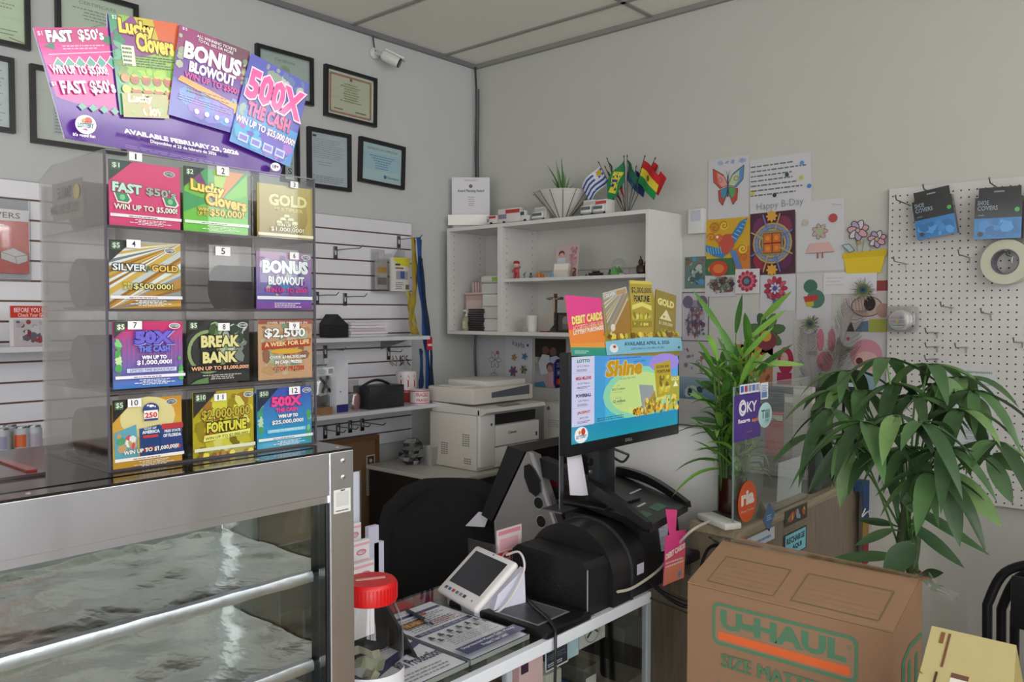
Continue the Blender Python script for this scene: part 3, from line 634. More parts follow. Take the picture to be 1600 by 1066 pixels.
# ---- the printed cards
CX = XF - .0022
def card(pl, pr, yt, yb, base): return xpanel(pl, pr, yt, yb, CX, mat='card', base=base, t=.0016, eps=.00022)
def price(c, s, dark='#37313a', size=.26):
    c.poly([(0, 1), (0, 1 - size * 1.25), (size * 1.25, 1)], dark); c.rect(.03, .86, .06 + .045 * len(s), .975, '#4f6a4c').text(s, .045, .875, .045 + .05 * len(s), .96, '#f4f4ea', .03)
def lotlogo(c, u=.84, v=.88):
    c.disc(u, v, .085, '#f2f2f2', ry=.045).disc(u, v, .075, '#4b4b55', ry=.036).text('LOTTERY', u - .07, v - .02, u + .07, v + .02, '#f5f5f5')
def foot(c, y=.14, tc='#f4e6ee', bar='#efe6ec'):
    c.rect(0, y, 1, y + .045, bar).greek(.25, y + .012, .8, y + .032, 1, '#7a5a70', 2, .6).greek(.25, y - .1, .85, y - .01, 4, tc, 3, .45, True)
cards = []
def done(c, name, label): single('ticket_card', c.mb, label, 'ticket card', 'scratch ticket cards in the dispenser', smooth=False)
c = card(171, 282, 248, 352, '#e8427f'); price(c, '$1', '#3a4a48'); lotlogo(c)
c.text("FAST", .04, .52, .44, .67, '#dcefe6', .05, out='#3a6a58', ow=.05, slope=-.05).text("$50's", .5, .5, .93, .64, '#dcefe6', .05, out='#3a6a58', ow=.05, slope=-.06)
for u in (.05, .72): c.poly([(u, .5), (u + .05, .36), (u + .2, .35), (u + .25, .4), (u + .2, .5)], '#f6dfe8').poly([(u + .02, .5), (u + .06, .38), (u + .19, .37), (u + .22, .41), (u + .18, .5)], '#3c8a5c').disc(u + .12, .44, .04, '#7cc890', n=8)
c.text('WIN UP TO $5,000!', .05, .24, .94, .34, '#e7f2e2', .05, out='#8d3560', ow=.05, slope=.0); foot(c); done(c, '', 'bright pink FAST $50\'s ticket card in dispenser slot 1')
c = card(287, 387, 259, 361, '#84c94a'); 
for k, cc in enumerate(('#8a3a86', '#4fa860', '#b7d23c', '#e88a3c', '#3f9a5c')): c.poly([(.5, .45), (-.0 + k * .24 - .02 if k else 0, 1), (k * .24 + .22 if k < 4 else 1, 1)], cc)
c.rect(0, 0, 1, .3, '#79c944').poly([(0, .3), (.4, .5), (0, .62)], '#46a35e').poly([(1, .3), (.6, .5), (1, .65)], '#5cba4c')
price(c, '$2', '#37313a'); c.text('Lucky', .1, .6, .62, .82, '#f0dc62', .045, out='#9c5a34', ow=.05, slope=-.12).text('Clovers', .32, .44, .97, .64, '#f0cf5c', .045, out='#9c5a34', ow=.05, slope=-.1)
c.text('WIN', .2, .33, .36, .39, '#e8cf50', .04, out='#7a4a2c').text('UP TO', .2, .26, .36, .32, '#e8cf50', .04, out='#7a4a2c').text('$50,000!', .38, .25, .92, .38, '#f0cf5c', .045, out='#9c5a34'); foot(c, .13, '#dff0cc', '#e2efd8'); done(c, '', 'green Lucky Clovers ticket card in dispenser slot 2')
c = card(402, 488, 285, 373, '#a8893f'); c.grad(0, .15, 1, 1, '#a28238', '#c9b070'); c.poly([(.75, 0), (1, 0), (1, 1), (.85, .8), (.92, .4)], '#c2a662')
c.text('GOLD', .2, .62, .9, .84, '#f0dfa0', .05, out='#a98a40', ow=.03).text('MULTIPLIER', .3, .53, .82, .6, '#e5cf86', .03)
for r_ in range(3):
    for k in range(r_ + 1): u = .52 - r_ * .07 + k * .14; c.poly([(u - .06, .43 - r_ * .06), (u + .06, .43 - r_ * .06), (u + .04, .48 - r_ * .06), (u - .04, .48 - r_ * .06)], '#efe3b0')
c.text('WIN UP TO', .33, .25, .7, .31, '#fbf3d8', .03, out='#4a3a1c', ow=.04).text('$1,000,000!', .22, .15, .82, .24, '#fbf3d8', .03, out='#4a3a1c', ow=.04); c.rect(0, .07, 1, .12, '#efe6cf').greek(.25, .0, .8, .06, 2, '#efe6cf', 3, .5); done(c, '', 'gold GOLD MULTIPLIER ticket card in dispenser slot 3')
def streaks(c, cols, n=36, seed=2, v0=0.0, v1=1):
    R = random.Random(seed); c.k += 1
    for i in range(n):
        q = -.35 + 1.6 * i / n; wd = .05; a, b = 0, 1
        y0, y1 = q - .35, q + .35
        pts = [(0, y0), (1, y1), (1, y1 + wd), (0, y0 + wd)]
        pts = [(u, min(max(v, v0), v1)) for u, v in pts]; c.k += .12; c.mb.add([c.P(*p) for p in pts], [[0, 1, 2, 3]], c.mat, R.choice(cols))
c = card(171, 283, 374, 483, '#b9b6b2'); streaks(c, ['#c98f3c', '#a86a24', '#e0b050', '#9c9aa0', '#d4d3d6', '#7f7c80', '#efeef0'], 34, 4)
price(c, '$5'); lotlogo(c); c.text('SILVER', .04, .56, .5, .66, '#e8e9ee', .03, out='#3c3c44', ow=.09).text('&', .5, .57, .56, .64, '#3f6a4c', .04).text('GOLD', .57, .56, .95, .66, '#f0c050', .03, out='#5a3c10', ow=.09)
c.text('WIN', .17, .345, .29, .39, '#e8cf50', .05, out='#2a2420').text('UP TO', .17, .28, .29, .33, '#e8cf50', .05, out='#2a2420').text('$500,000!', .31, .28, .87, .38, '#e8d88a', .05, out='#1a1410', ow=.14); foot(c, .15, '#f2ece6'); done(c, '', 'SILVER & GOLD ticket card with diagonal streaks in dispenser slot 4')
c = card(401, 487, 392, 483, '#7a6aa8'); c.grad(0, .1, 1, 1, '#5a5cb0', '#b88ab0').rect(0, 0, 1, .13, '#8a4aa8').specks(0, .1, 1, .95, 22, ['#4a8ac0', '#8a3a90', '#b0c0b0', '#6a5a9c', '#d6d0e0'], .08, 5)
c.text('BONUS', .1, .62, .93, .86, '#f6f2f6', .06, out='#5a4a8a', ow=.04).text('BLOWOUT', .2, .42, .85, .58, '#f6f2f6', .04, out='#5a4a8a', ow=.04).text('WIN UP TO $500!', .14, .28, .9, .37, '#e0408c', .045, out='#8a2a80').rect(0, .17, 1, .225, '#efe6ec').greek(.3, .03, .8, .13, 3, '#e6d6ee', 3); lotlogo(c, .88, .93); done(c, '', 'purple BONUS BLOWOUT ticket card in dispenser slot 6')
c = card(177, 286, 503, 609, '#6a7ad0'); c.grad(0, 0, 1, 1, '#4a86d8', '#e83a80').rect(.0, .86, 1, 1, '#e83a80')
for k in range(16): c.rect(.0 + k / 16, .1, .012 + k / 16, .75, '#7f7ad0')
c.specks(0, .05, .12, .8, 16, ['#8ad08a', '#5aa860', '#cfe8b0'], .05, 3).specks(.9, .05, 1, .5, 6, ['#8ad08a', '#5aa860'], .05, 6)
price(c, '$5', '#38403a', .2); lotlogo(c, .86, .93); c.text('50X', .28, .66, .82, .86, '#6f62c8', .06, out='#3f3aa0', ow=.06, sh='#aaa4e0').text('THE CASH', .33, .54, .78, .63, '#6f7ad8', .05, out='#2f3a90', ow=.06)
c.text('WIN UP TO', .37, .43, .73, .49, '#f6f4fa', .05, out='#4a4a9c').text('$1,000,000!', .3, .34, .8, .42, '#f6f4fa', .06, out='#4a3a9c').rect(.16, .24, .87, .3, '#c9cfe6').text('LIMITED TIME BONUS PLAY', .2, .25, .84, .29, '#3f4a90', 0); foot(c, .15, '#e6eaf8', '#e9e6f2'); done(c, '', 'pink to blue 50X THE CASH ticket card in dispenser slot 7')
c = card(293, 390, 501, 601, '#3a3638'); c.specks(.45, .25, 1, 1, 40, ['#b9bbb4', '#8a8c86', '#5c6458', '#d8d8d0', '#3f4a3c'], .09, 9).ring(.32, .5, .3, .05, '#9fb07a').specks(.3, .75, .6, 1, 10, ['#6a8a5c', '#a9c08c', '#4a5a3c'], .07, 4)
price(c, '$5', '#2a2628', .22); lotlogo(c, .88, .92); c.text('BREAK', .2, .57, .82, .76, '#e8dc9a', .05, out='#3a3420', ow=.06).text('THE', .44, .51, .56, .545, '#d8c88a').text('BANK', .22, .32, .78, .5, '#e8dc9a', .05, out='#3a3420', ow=.06)
c.rect(.02, .19, .98, .29, '#2c2628').text('WIN UP TO $1,000,000!', .04, .2, .96, .27, '#e8b08a', .05, out='#a8502c', ow=.03).greek(.2, .06, .85, .15, 3, '#d8d4d0', 4, .4, True).poly([(.02, 0), (.3, 0), (.3, .1), (.12, .06)], '#5c7a4c'); done(c, '', 'dark BREAK THE BANK ticket card in dispenser slot 8')
c = card(404, 488, 500, 595, '#d9a582'); c.specks(0, 0, 1, 1, 40, ['#c98a6a', '#8aa07a', '#d8b8a0', '#9c6a50', '#b0c0a0', '#c9a070'], .09, 12).rect(0, .93, 1, 1, '#a85a4c')
c.text('OVER 300 MILLION IN', .15, .93, .9, .97, '#f0e6e0', .02).text('$2,500', .1, .68, .86, .86, '#f4f2f0', .06, out='#5a5458', ow=.08).poly([(.05, .5), (.95, .55), (.97, .68), (.07, .62)], '#b0402c').text('A WEEK FOR LIFE', .1, .545, .93, .62, '#f0d8a0', .03, slope=.05).disc(.5, .47, .3, '#d8a83a', ry=.045)
c.text('OVER $186,300,000', .18, .34, .86, .4, '#f6f2ee', .06, out='#4a3a34').text('IN CASH PRIZES!', .28, .26, .78, .32, '#f6f2ee', .06, out='#4a3a34').text('4 TOP PRIZES!', .22, .14, .82, .22, '#b5432f', .06, out='#eac8a8'); done(c, '', 'peach coloured $2,500 A WEEK FOR LIFE ticket card in dispenser slot 9')
c = card(177, 285, 626, 736, '#e8a838'); c.grad(0, .1, 1, 1, '#f4c860', '#e0952c').disc(.5, .72, .4, '#f4dca0', ry=.3)
price(c, '$5', '#2a2628', .26); lotlogo(c, .84, .92)
for u0, cc, sl in ((.02, '#6fb0c8', .03), (.37, '#3a62a8', .0), (.68, '#2f4486', -.02)): c.poly([(u0, .15), (u0 + .33, .15), (u0 + .33 - .03, .6 + sl), (u0 - .01, .56 - sl)], cc)
c.specks(.03, .2, .34, .56, 16, ['#d05058', '#e8e8e0', '#58a070', '#c9a070'], .05, 3).specks(.38, .2, .66, .3, 8, ['#d8dce8', '#c04048'], .03, 4).specks(.7, .2, .99, .3, 8, ['#c04048', '#8ab0d0'], .03, 5)
c.rect(.68, .52, 1, .6, '#c23a44').text('FREE STATE', .72, .47, .96, .51, '#eef0f6', .04).text('OF FLORIDA', .7, .4, .97, .45, '#eef0f6', .05).text('GULF OF', .42, .54, .6, .575, '#dfe6f2', .04).text('AMERICA', .39, .48, .65, .53, '#dfe6f2', .06).rect(.4, .42, .62, .46, '#c23a44')
c.disc(.52, .83, .12, '#34467c', ry=.1).rect(.42, .7, .62, .82, '#f0e8e0').text('250', .43, .71, .61, .79, '#c04048', .04).rect(.42, .67, .62, .7, '#34467c').specks(.43, .85, .6, .92, 6, ['#f6f6f6'], .02, 8)
c.text('WIN UP TO $1,000,000!', .12, .2, .92, .27, '#f4f0e6', .05, out='#4a3a34', slope=.03); foot(c, .12, '#e6ddd0', '#f0e8e0'); done(c, '', 'orange and blue FLORIDA 250 ticket card in dispenser slot 10')
c = card(302, 397, 614, 720, '#c9b02c'); c.specks(0, 0, 1, 1, 70, ['#e8d84a', '#a8901c', '#d8c43a', '#8a7414', '#efe27a', '#b07a2c'], .1, 21)
price(c, '$10', '#322c30', .3); lotlogo(c, .9, .92); c.text('$2,000,000', .12, .56, .92, .73, '#cdb040', .05, out='#2f2818', ow=.08, slope=.03).text('FORTUNE', .2, .38, .85, .54, '#e8d84a', .05, out='#2f2818', ow=.08, slope=.02)
c.poly([(.14, .26), (.9, .31), (.92, .39), (.16, .35)], '#f0e87a').text('WIN UP TO $2,000,000!', .17, .275, .88, .325, '#4a4020', .02, slope=.04).rect(0, .12, 1, .17, '#f0ead0').specks(0, 0, 1, .11, 12, ['#b07a2c', '#e8d84a', '#8a5a1c'], .07, 7); done(c, '', 'yellow $2,000,000 FORTUNE ticket card in dispenser slot 11')
c = card(402, 487, 609, 703, '#3fb0dc'); c.grad(0, 0, 1, 1, '#38b4e0', '#4858c0').specks(0, 0, .12, .9, 14, ['#9ad0a0', '#5aa870', '#d0e8c0'], .06, 3).specks(.88, 0, 1, .6, 10, ['#9ad0a0', '#5aa870'], .06, 4)
price(c, '$50', '#2f3450', .3); lotlogo(c, .9, .93); c.text('500X', .24, .68, .8, .86, '#ee4c98', .06, out='#8a2a60', ow=.04).text('THE CASH', .32, .59, .72, .66, '#ee4c98', .06, out='#a03070', ow=.04)
c.text('WIN UP TO', .36, .49, .72, .55, '#f6fafc', .06, out='#a03a80').text('$25,000,000!', .24, .38, .82, .46, '#f6fafc', .06, out='#a03a80').rect(.16, .25, .86, .31, '#8ad0ec').text('LIMITED TIME BONUS PLAY', .2, .265, .82, .3, '#e6f4fa', .02); foot(c, .13, '#dff2fa', '#eef4f8'); done(c, '', 'blue and pink 500X THE CASH ticket card in dispenser slot 12')
# number tags on the dispenser front
tags = [(202, 222, 237, 250), (339, 358, 259, 273), (454, 466, 283, 293), (198, 220, 374, 387), (337, 360, 385, 399), (453, 467, 394, 405), (200, 222, 502, 515), (341, 359, 505, 517), (452, 468, 504, 516), (200, 221, 624, 637), (335, 354, 616, 627), (452, 469, 605, 617)]
for i, (l_, r_, t_, b_) in enumerate(tags):
    a = ax(l_, t_, XF + .005); cv = xpanel(l_, r_, t_, b_, XF + .005, base='#e6e6e8', t=.0006); s_ = str(i + 1); cv.text(s_, .5 - .13 * len(s_), .16, .5 + .13 * len(s_), .86, '#26262a', .01); cv.mb.build('slot_number', disp, smooth=False)

# ================================================================== fanned ticket poster on top of the dispenser
PXX = 1.80
def pp(px, py): return ax(px, py, PXX)
def sub(tl, tr, bl, base=None, k=0, mb=None, mat='card', shape=None):
    O, U, Vv = pp(*bl), pp(*tr) - pp(*tl), pp(*tl) - pp(*bl); c = Cv(O, U, Vv, mb=mb, mat=mat, base=None, eps=.00007); c.N = V3((1, 0, 0)); c.k = k
    if base: c.poly(shape or [(0, 0), (1, 0), (1, 1), (0, 1)], base)
    return c
m = MB(); out = [(101, 216), (52, 43), (168, 43), (167, 21), (276, 38), (386, 82), (386, 85), (477, 133), (437, 278)]
m.prism([pp(*p) for p in out], (-.003, 0, 0), 'card', '#5c2f96', side='#e6e0ee')
def seg(pts, col, k): m.add([pp(*p) + V3((.00007 * k, 0, 0)) for p in pts], [list(range(len(pts)))], 'card', col)
seg([(52, 43), (168, 43), (184, 182), (88, 150)], '#d83a94', 1); seg([(52, 43), (168, 43), (171, 72), (60, 66)], '#c83a80', 2)
c = sub((52, 43), (172, 43), (72, 120), None, 3, m)
c.text("FAST", .13, .7, .47, .95, '#e8f4ec', .06, out='#5a3a68', ow=.05).text("$50's", .54, .7, .88, .97, '#e8f4ec', .06, out='#5a3a68', ow=.05).text('$1', .03, .83, .09, .93, '#f6e6ee', .03)
c.poly([(.06, .62), (.2, .55), (.2, .7)], '#2f8060').poly([(.85, .7), (1, .6), (1, .8), (.9, .82)], '#2f8060').greek(.3, .55, .9, .66, 2, '#f0c8dc', 3, .4).line([(.1, .45), (1.0, .48)], .01, '#f4dce8')
for k in range(6): u = .2 + k * .14; c.poly([(u - .075, .25), (u, .1), (u + .075, .24), (u, .4)], '#f0e0ea').poly([(u - .06, .25), (u, .13), (u + .06, .24), (u, .37)], '#4fa08c')
c = sub((76, 103), (178, 106), (82, 118), None, 52, m); c.text('WIN UP TO $5,000!', .0, .0, .86, 1.1, '#f2f0f4', .06, out='#a03a90', ow=.05)
c = sub((84, 126), (180, 126), (92, 150), None, 58, m); c.text("FAST $50's", .06, .0, .94, 1., '#e8f0ec', .06, out='#a0508c', ow=.06).text('$1', -.07, .6, -.0, .9, '#f6e6ee', .03)
seg([(88, 150), (184, 168), (185, 182), (97, 155)], '#b04aa0', 3)
for k in range(4): c = sub((120 + k * 17, 160 + k * 2.5), (134 + k * 17, 162 + k * 2.5), (120 + k * 17, 172 + k * 2.5), None, 54, m); c.poly([(0, .5), (.5, 0), (1, .5), (.5, 1)], '#5aa890')
# lucky clovers ticket
c = sub((167, 21), (276, 38), (186, 180), None, 60, m)
c.poly([(0, 0), (.93, .09), (1, 1), (0, 1)], '#8fbe4c').poly([(0, 0), (.18, .0), (.14, 1), (0, 1)], '#4f9a78').poly([(0, .64), (.0, .8), (.3, 1), (.55, 1), (.9, .72), (.4, .6)], '#8a4a8c').poly([(.55, 1), (.68, .76), (.9, .7), (1, .8), (1, 1)], '#d8683c').poly([(.35, 1), (.52, .72), (.68, .78), (.62, 1)], '#c9b83c')
c.specks(.0, .08, .2, .9, 18, ['#3f8a68', '#6ab08c', '#7a9a4c'], .06, 3).specks(.15, .1, .92, .6, 20, ['#a4cf4c', '#7cb848', '#9ac25c'], .09, 6)
c.text('Lucky', .12, .78, .62, .97, '#ecd95c', .05, out='#7a4a34', ow=.06, slope=-.02).text('Clovers', .34, .66, .89, .85, '#ecd95c', .05, out='#7a4a34', ow=.06, slope=-.03).greek(.24, .5, .92, .63, 5, '#5a5a68', 4, .4).rect(.12, .5, .3, .7, '#dfeacb').greek(.13, .5, .29, .7, 5, '#3a5a3c', 5, .5)
for r_ in range(2):
    for k in range(4): u, v = .26 + k * .16, .36 - r_ * .13; c.disc(u, v, .062, '#9c4a2c', ry=.045).disc(u, v + .02, .075, '#b05c34', ry=.016).disc(u, v + .045, .05, '#cfb84a', ry=.014, n=10)
c.disc(.12, .37, .06, '#c98a50').disc(.12, .26, .06, '#c9d050').text('$50,000!', .36, .1, .78, .19, '#e8cf6a', .05, out='#8a6a3c', ow=.06).text('WIN UP TO', .18, .11, .34, .17, '#e8cf6a', .05, out='#8a6a3c').text('$2', .03, .94, .1, .98, '#eef6e6')
c = sub((187, 146), (258, 150), (190, 184), None, 118, m); c.rect(0, 0, 1, 1, '#a8a860').text('Lucky', .12, .52, .66, .98, '#f0e6c0', .06, out='#b08a70').text('Clov', .42, .05, .85, .55, '#f0d0b0', .06, out='#b08a70').specks(.0, .0, 1, 1, 10, ['#98b870', '#c0a060'], .05, 8)
# bonus blowout ticket
c = sub((276, 40), (386, 82), (258, 180), None, 140, m)
c.poly([(0, 0), (1, .0), (1, 1), (0, 1)], '#6a3f9c').poly([(0, .72), (1, .62), (1, 1), (0, 1)], '#9a4074').poly([(.6, .9), (1, .75), (1, 1), (.5, 1)], '#6a3a50').poly([(0, 0), (1, 0), (1, .35), (0, .42)], '#5f62b8').specks(0, .0, 1, .42, 30, ['#5a8ac8', '#7a7ad0', '#8a6ac0', '#6aa0d8'], .1, 5).specks(0, .5, .12, .95, 7, ['#9aa88c', '#b0b89c'], .05, 6).specks(.9, .5, 1, .9, 6, ['#9aa88c', '#7a8a6c'], .05, 7)
c.text('ALL WINNING TICKETS', .24, .93, .8, .965, '#f0e6ee', .02, out='#7a2a50').text('TOTAL 50% OR MORE', .26, .885, .76, .92, '#f0e6ee', .02, out='#7a2a50').text('BONUS', .1, .66, .9, .85, '#fbf8fb', .05, out='#8a5a90', ow=.03).text('BLOWOUT', .19, .53, .84, .65, '#fbf8fb', .05, out='#8a5a90', ow=.03).text('WIN UP TO $500!', .14, .44, .9, .52, '#d83a94', .06, out='#5a2a80', ow=.05)
c.poly([(.06, .4), (.1, .46), (.5, .4), (.86, .34), (.84, .38), (1, .28), (.86, .22), (.87, .27), (.5, .33)], '#e0a04c').greek(.2, .31, .8, .38, 2, '#8a5a34', 4, .4).text('$5', .02, .95, .12, .985, '#eef').greek(.1, .2, .95, .28, 3, '#a89ad0', 9, .3)
for k in range(4): c.disc(.36 + k * .14, .12, .035, '#d8dcf4', n=8)
# 500x ticket
c = sub((386, 85), (477, 133), (352, 222), None, 196, m)
c.poly([(0, 0), (1, 0), (1, 1), (0, 1)], '#4a52b4').poly([(0, 0), (1, 0), (1, .4), (0, .4)], '#4a90d0').specks(0, .78, 1, 1, 16, ['#8a9a8c', '#b0bfae', '#5a70a0'], .07, 5).specks(0, .0, .14, .8, 10, ['#8aa89c', '#5a8ab0'], .06, 6).specks(0, .0, 1, .3, 26, ['#4ab0dc', '#7a7ad8', '#6a5ac0', '#a070c8'], .1, 15)
c.text('500X', .05, .52, .98, .86, '#e84c9c', .045, out='#f2d8ea', ow=.04, sh='#5a3a68').text('THE CASH', .14, .35, .84, .5, '#d85098', .04, out='#8a2a60', ow=.05).text('WIN UP TO $25,000,000!', .0, .22, .98, .31, '#f4eef6', .06, out='#c04a94', ow=.05)
for k in range(4): c.rect(.1 + .2 * k, .05, .26 + .2 * k, .14, '#c0d0f0').rect(.12 + .2 * k, .07, .24 + .2 * k, .12, '#8a7ad0')
# base lettering
c = sub((180, 199), (367, 236), (183, 211), None, 250, m); c.text('AVAILABLE FEBRUARY 23, 2026', .02, .0, .98, .8, '#f6f2f8', .05)
c = sub((227, 220), (330, 240), (228, 227), None, 250, m); c.text('Disponibles el 23 de febrero de 2026', .0, .0, 1, 1, '#f0eaf4', .03)
c = sub((188, 225), (385, 264), (189, 232), None, 246, m); c.greek(0, .0, .95, .8, 2, '#9a7ac0', 5, .3)
c = sub((110, 180), (143, 183), (111, 212), None, 250, m); c.disc(.5, .5, .5, '#f4f0f4', ry=.47).disc(.62, .68, .2, '#c8483c', n=10).disc(.4, .7, .1, '#d89a3c', n=8).text('LOTTERY', .12, .34, .88, .58, '#2a6a70', .04, out='#dfe8e4').text('FLORIDA', .3, .6, .7, .68, '#c23a60', .02).poly([(.3, .25), (.6, .2), (.5, .32)], '#c040a0')
c = sub((107, 209), (142, 213), (107, 218), None, 250, m); c.text("it's good fun", 0, .2, 1, 1, '#f2e8f6', .04)
c = sub((416, 255), (430, 257), (415, 268), None, 250, m); c.disc(.5, .5, .55, '#f2eef6', ry=.5).text('18+', .15, .3, .85, .75, '#3a2a60', .04)
single('ticket_poster', m, 'purple fan shaped poster of four scratch tickets standing on top of the dispenser', 'poster', smooth=False)
# ================================================================== FOOD WARMER
WX1, WX0 = 1.94, 1.48; WY1 = ax(551, 700, WX1).y; WY0 = WY1 - 1.42; WZ1 = 1.4465; CZ = .90
wr = thing('food_warmer', 'stainless steel countertop food warmer with glass sides and foil lined shelves', 'food warmer', ((WX0 + WX1) / 2, (WY0 + WY1) / 2, CZ))
m = MB(); m.box((WX0, WY0, WZ1 - .004), (WX1, WY1, WZ1), 'steel_top'); m.build('top_sheet', wr, smooth=False)
PW = WY1 - ax(515, 700, WX1).y
m = MB(); m.box((WX1 - .02, WY0, WZ1 - .083), (WX1, WY1 - PW, WZ1 - .004), 'steel', bev=.001); m.build('fascia', wr, smooth=False)
m = MB(); m.box((WX1 - .03, WY0, WZ1 - .097), (WX1 - .004, WY1 - PW, WZ1 - .084), 'steel'); m.build('door_track', wr, smooth=False)
m = MB(); m.box((WX0, WY1 - .02, WZ1 - .075), (WX1 - PW, WY1, WZ1 - .004), 'steel'); m.box((WX0, WY0, WZ1 - .075), (WX0 + .01, WY1 - .02, WZ1 - .004), 'steel'); m.build('top_rail', wr, smooth=False)
def post(x0, x1, y0, y1):
    m = MB(); m.box((x0, y0, CZ), (x1, y1, WZ1 - .004), 'steel', bev=.0015); return m.build('corner_post', wr, smooth=False)
fpost = post(WX1 - .045, WX1 + .001, WY1 - PW, WY1 + .001); post(WX1 - .045, WX1, WY0, WY0 + PW); post(WX0, WX0 + .03, WY1 - .03, WY1); post(WX0, WX0 + .03, WY0, WY0 + .03)
m = MB(); m.box((WX1 - .05, WY1 - PW - .008, CZ), (WX1 - .006, WY1 - PW - .001, WZ1 - .1), 'gloss', '#17171a'); m.build('door_seal', wr, smooth=False)
for zz in (WZ1 - .022, WZ1 - .053): m = MB(); m.lathe((WX1 + .001, WY1 - PW / 2 + .003, zz), [(.005, 0), (.0045, .0015), (.002, .0028)], 'metal', '#d8d8da', axis=(1, 0, 0), n=12); m.build('screw', fpost)
for yy in (WY1 - .02, WY1 - .19, WY1 - .55, WY1 - .8, WY1 - 1.1): m = MB(); m.lathe((WX1 - .02, yy, WZ1), [(.0045, 0), (.004, .001), (.002, .002)], 'metal', '#d8d8da', n=10); m.build('screw', wr)
for zt, nm in ((1.213, 'foil_shelf'), (1.045, 'foil_shelf')):
    sh = MB(); R = random.Random(int(zt * 100)); nx, ny = 26, 60; g = []
    for i in range(nx + 1):
        row = []
        for j in range(ny + 1):
            x = WX0 + .015 + (WX1 - .065 - WX0) * i / nx; y = WY0 + .015 + (WY1 - WY0 - .03) * j / ny
            e = .0022 * R.random() + .0035 * sin(x * 37 + y * 11) * sin(y * 17 + 2) + (.009 * R.random() if i < 2 else 0)
            row.append(V3((x, y, zt + e)))
        g.append(row)
    sh.sheet(g, 'foil', '#ffffff')
    sh.box((WX0 + .015, WY0 + .015, zt - .012), (WX1 - .05, WY1 - .015, zt - .004), 'steel')
    sh.build(nm, wr)
    sh = MB(); L = [V3((WX1 - .0495, y, z)) for y, z in ()]
    n = 50; g = []
    for j in range(n + 1):
        y = WY0 + .02 + (WY1 - PW - WY0 - .035) * j / n; e = .0015 * R.random()
        g.append([V3((WX1 - .055, y, zt + .003 + e)), V3((WX1 - .036, y, zt + .004 + e)), V3((WX1 - .032, y, zt - .004)), V3((WX1 - .034 + e, y, zt - .013 - e))])
    sh.sheet([list(r) for r in zip(*g)], 'foil_lip', '#ffffff'); sh.build('foil_lip', wr)
for y, s_ in ((WY1 - .012, 1), (WY0 + .01, 1)):
    m = MB(); m.box((WX0 + .03, y, CZ + .05), (WX1 - .045, y + .003, WZ1 - .075), 'glass'); m.build('side_glass', wr, smooth=False)
m = MB(); m.box((WX0 + .008, WY0 + .03, CZ + .05), (WX0 + .011, WY1 - .03, WZ1 - .075), 'glass'); m.build('back_glass', wr, smooth=False)
m = MB(); m.box((WX1 - .024, WY0 + PW, CZ + .04), (WX1 - .021, WY1 - PW - .009, WZ1 - .098), 'glass'); m.build('door_glass', wr, smooth=False)
m = MB(); m.box((WX0 + .0, WY0, CZ), (WX1 - .046, WY1, CZ + .045), 'steel', bev=.001); m.box((WX1 - .046, WY0 + PW, CZ), (WX1 - .004, WY1 - PW, CZ + .045), 'steel'); m.build('base', wr, smooth=False)
m = MB(); m.box((WX0 + .012, WY1 - .5, CZ + .05), (WX0 + .03, WY1 - .485, WZ1 - .07), 'gloss', '#26272a'); m.box((WX0 + .012, WY1 - .8, CZ + .05), (WX0 + .03, WY1 - .785, WZ1 - .07), 'gloss', '#26272a'); m.build('back_door_frame', wr, smooth=False)
# thin slab whose dark colour paints the reflection in the warmer top
m = MB(); a = az(15, 770, WZ1 + .001); m.box((WX0 + .01, WY0 + .1, WZ1 + .0002), (XF - .006 + .045, DY1 - .03, WZ1 + .0014), 'gloss', '#1b1917')
single('dark_reflection', m, 'thin dark sheet painting the reflection under the ticket dispenser on the warmer top', 'mat', smooth=False)
a = az(-10, 800, WZ1); t = thing('red_reflection', 'dark slab with red edges painting a reflection at the left of the warmer top', 'tray', (1.62, -3.0, WZ1))  # slab and rims paint the red and dark reflection in the steel
m = MB(); y1 = az(8, 742, WZ1).y
m.box((1.5, WY0 + .15, WZ1 + .0016), (1.8, DY0 - .075, WZ1 + .006), 'gloss', '#3a2f2e'); m.build('base', t, smooth=False)
m = MB(); m.box((1.5, WY0 + .15, WZ1 + .0062), (1.8, WY0 + .17, WZ1 + .014), 'gloss', '#7a201f'); m.build('rim', t, smooth=False); m = MB(); m.box((1.52, DY0 - .095, WZ1 + .0062), (1.78, DY0 - .08, WZ1 + .009), 'gloss', '#8a2422'); m.build('rim', t, smooth=False)
# sticker without its code: blank label with a dark tab
cv = xpanel(522, 548, 767, 804, WX1 + .0018, base='#d9d9d8', t=.0005); cv.rect(.12, .28, .88, .9, '#c4c5c4').rect(.4, .93, .65, .98, '#2a2a2c').greek(.1, .08, .9, .18, 1, '#5a5a5c', 3, .5); o_ = cv.mb.build('sticker', fpost, smooth=False); o_['label'] = 'pale label with a grey square on the steel post'

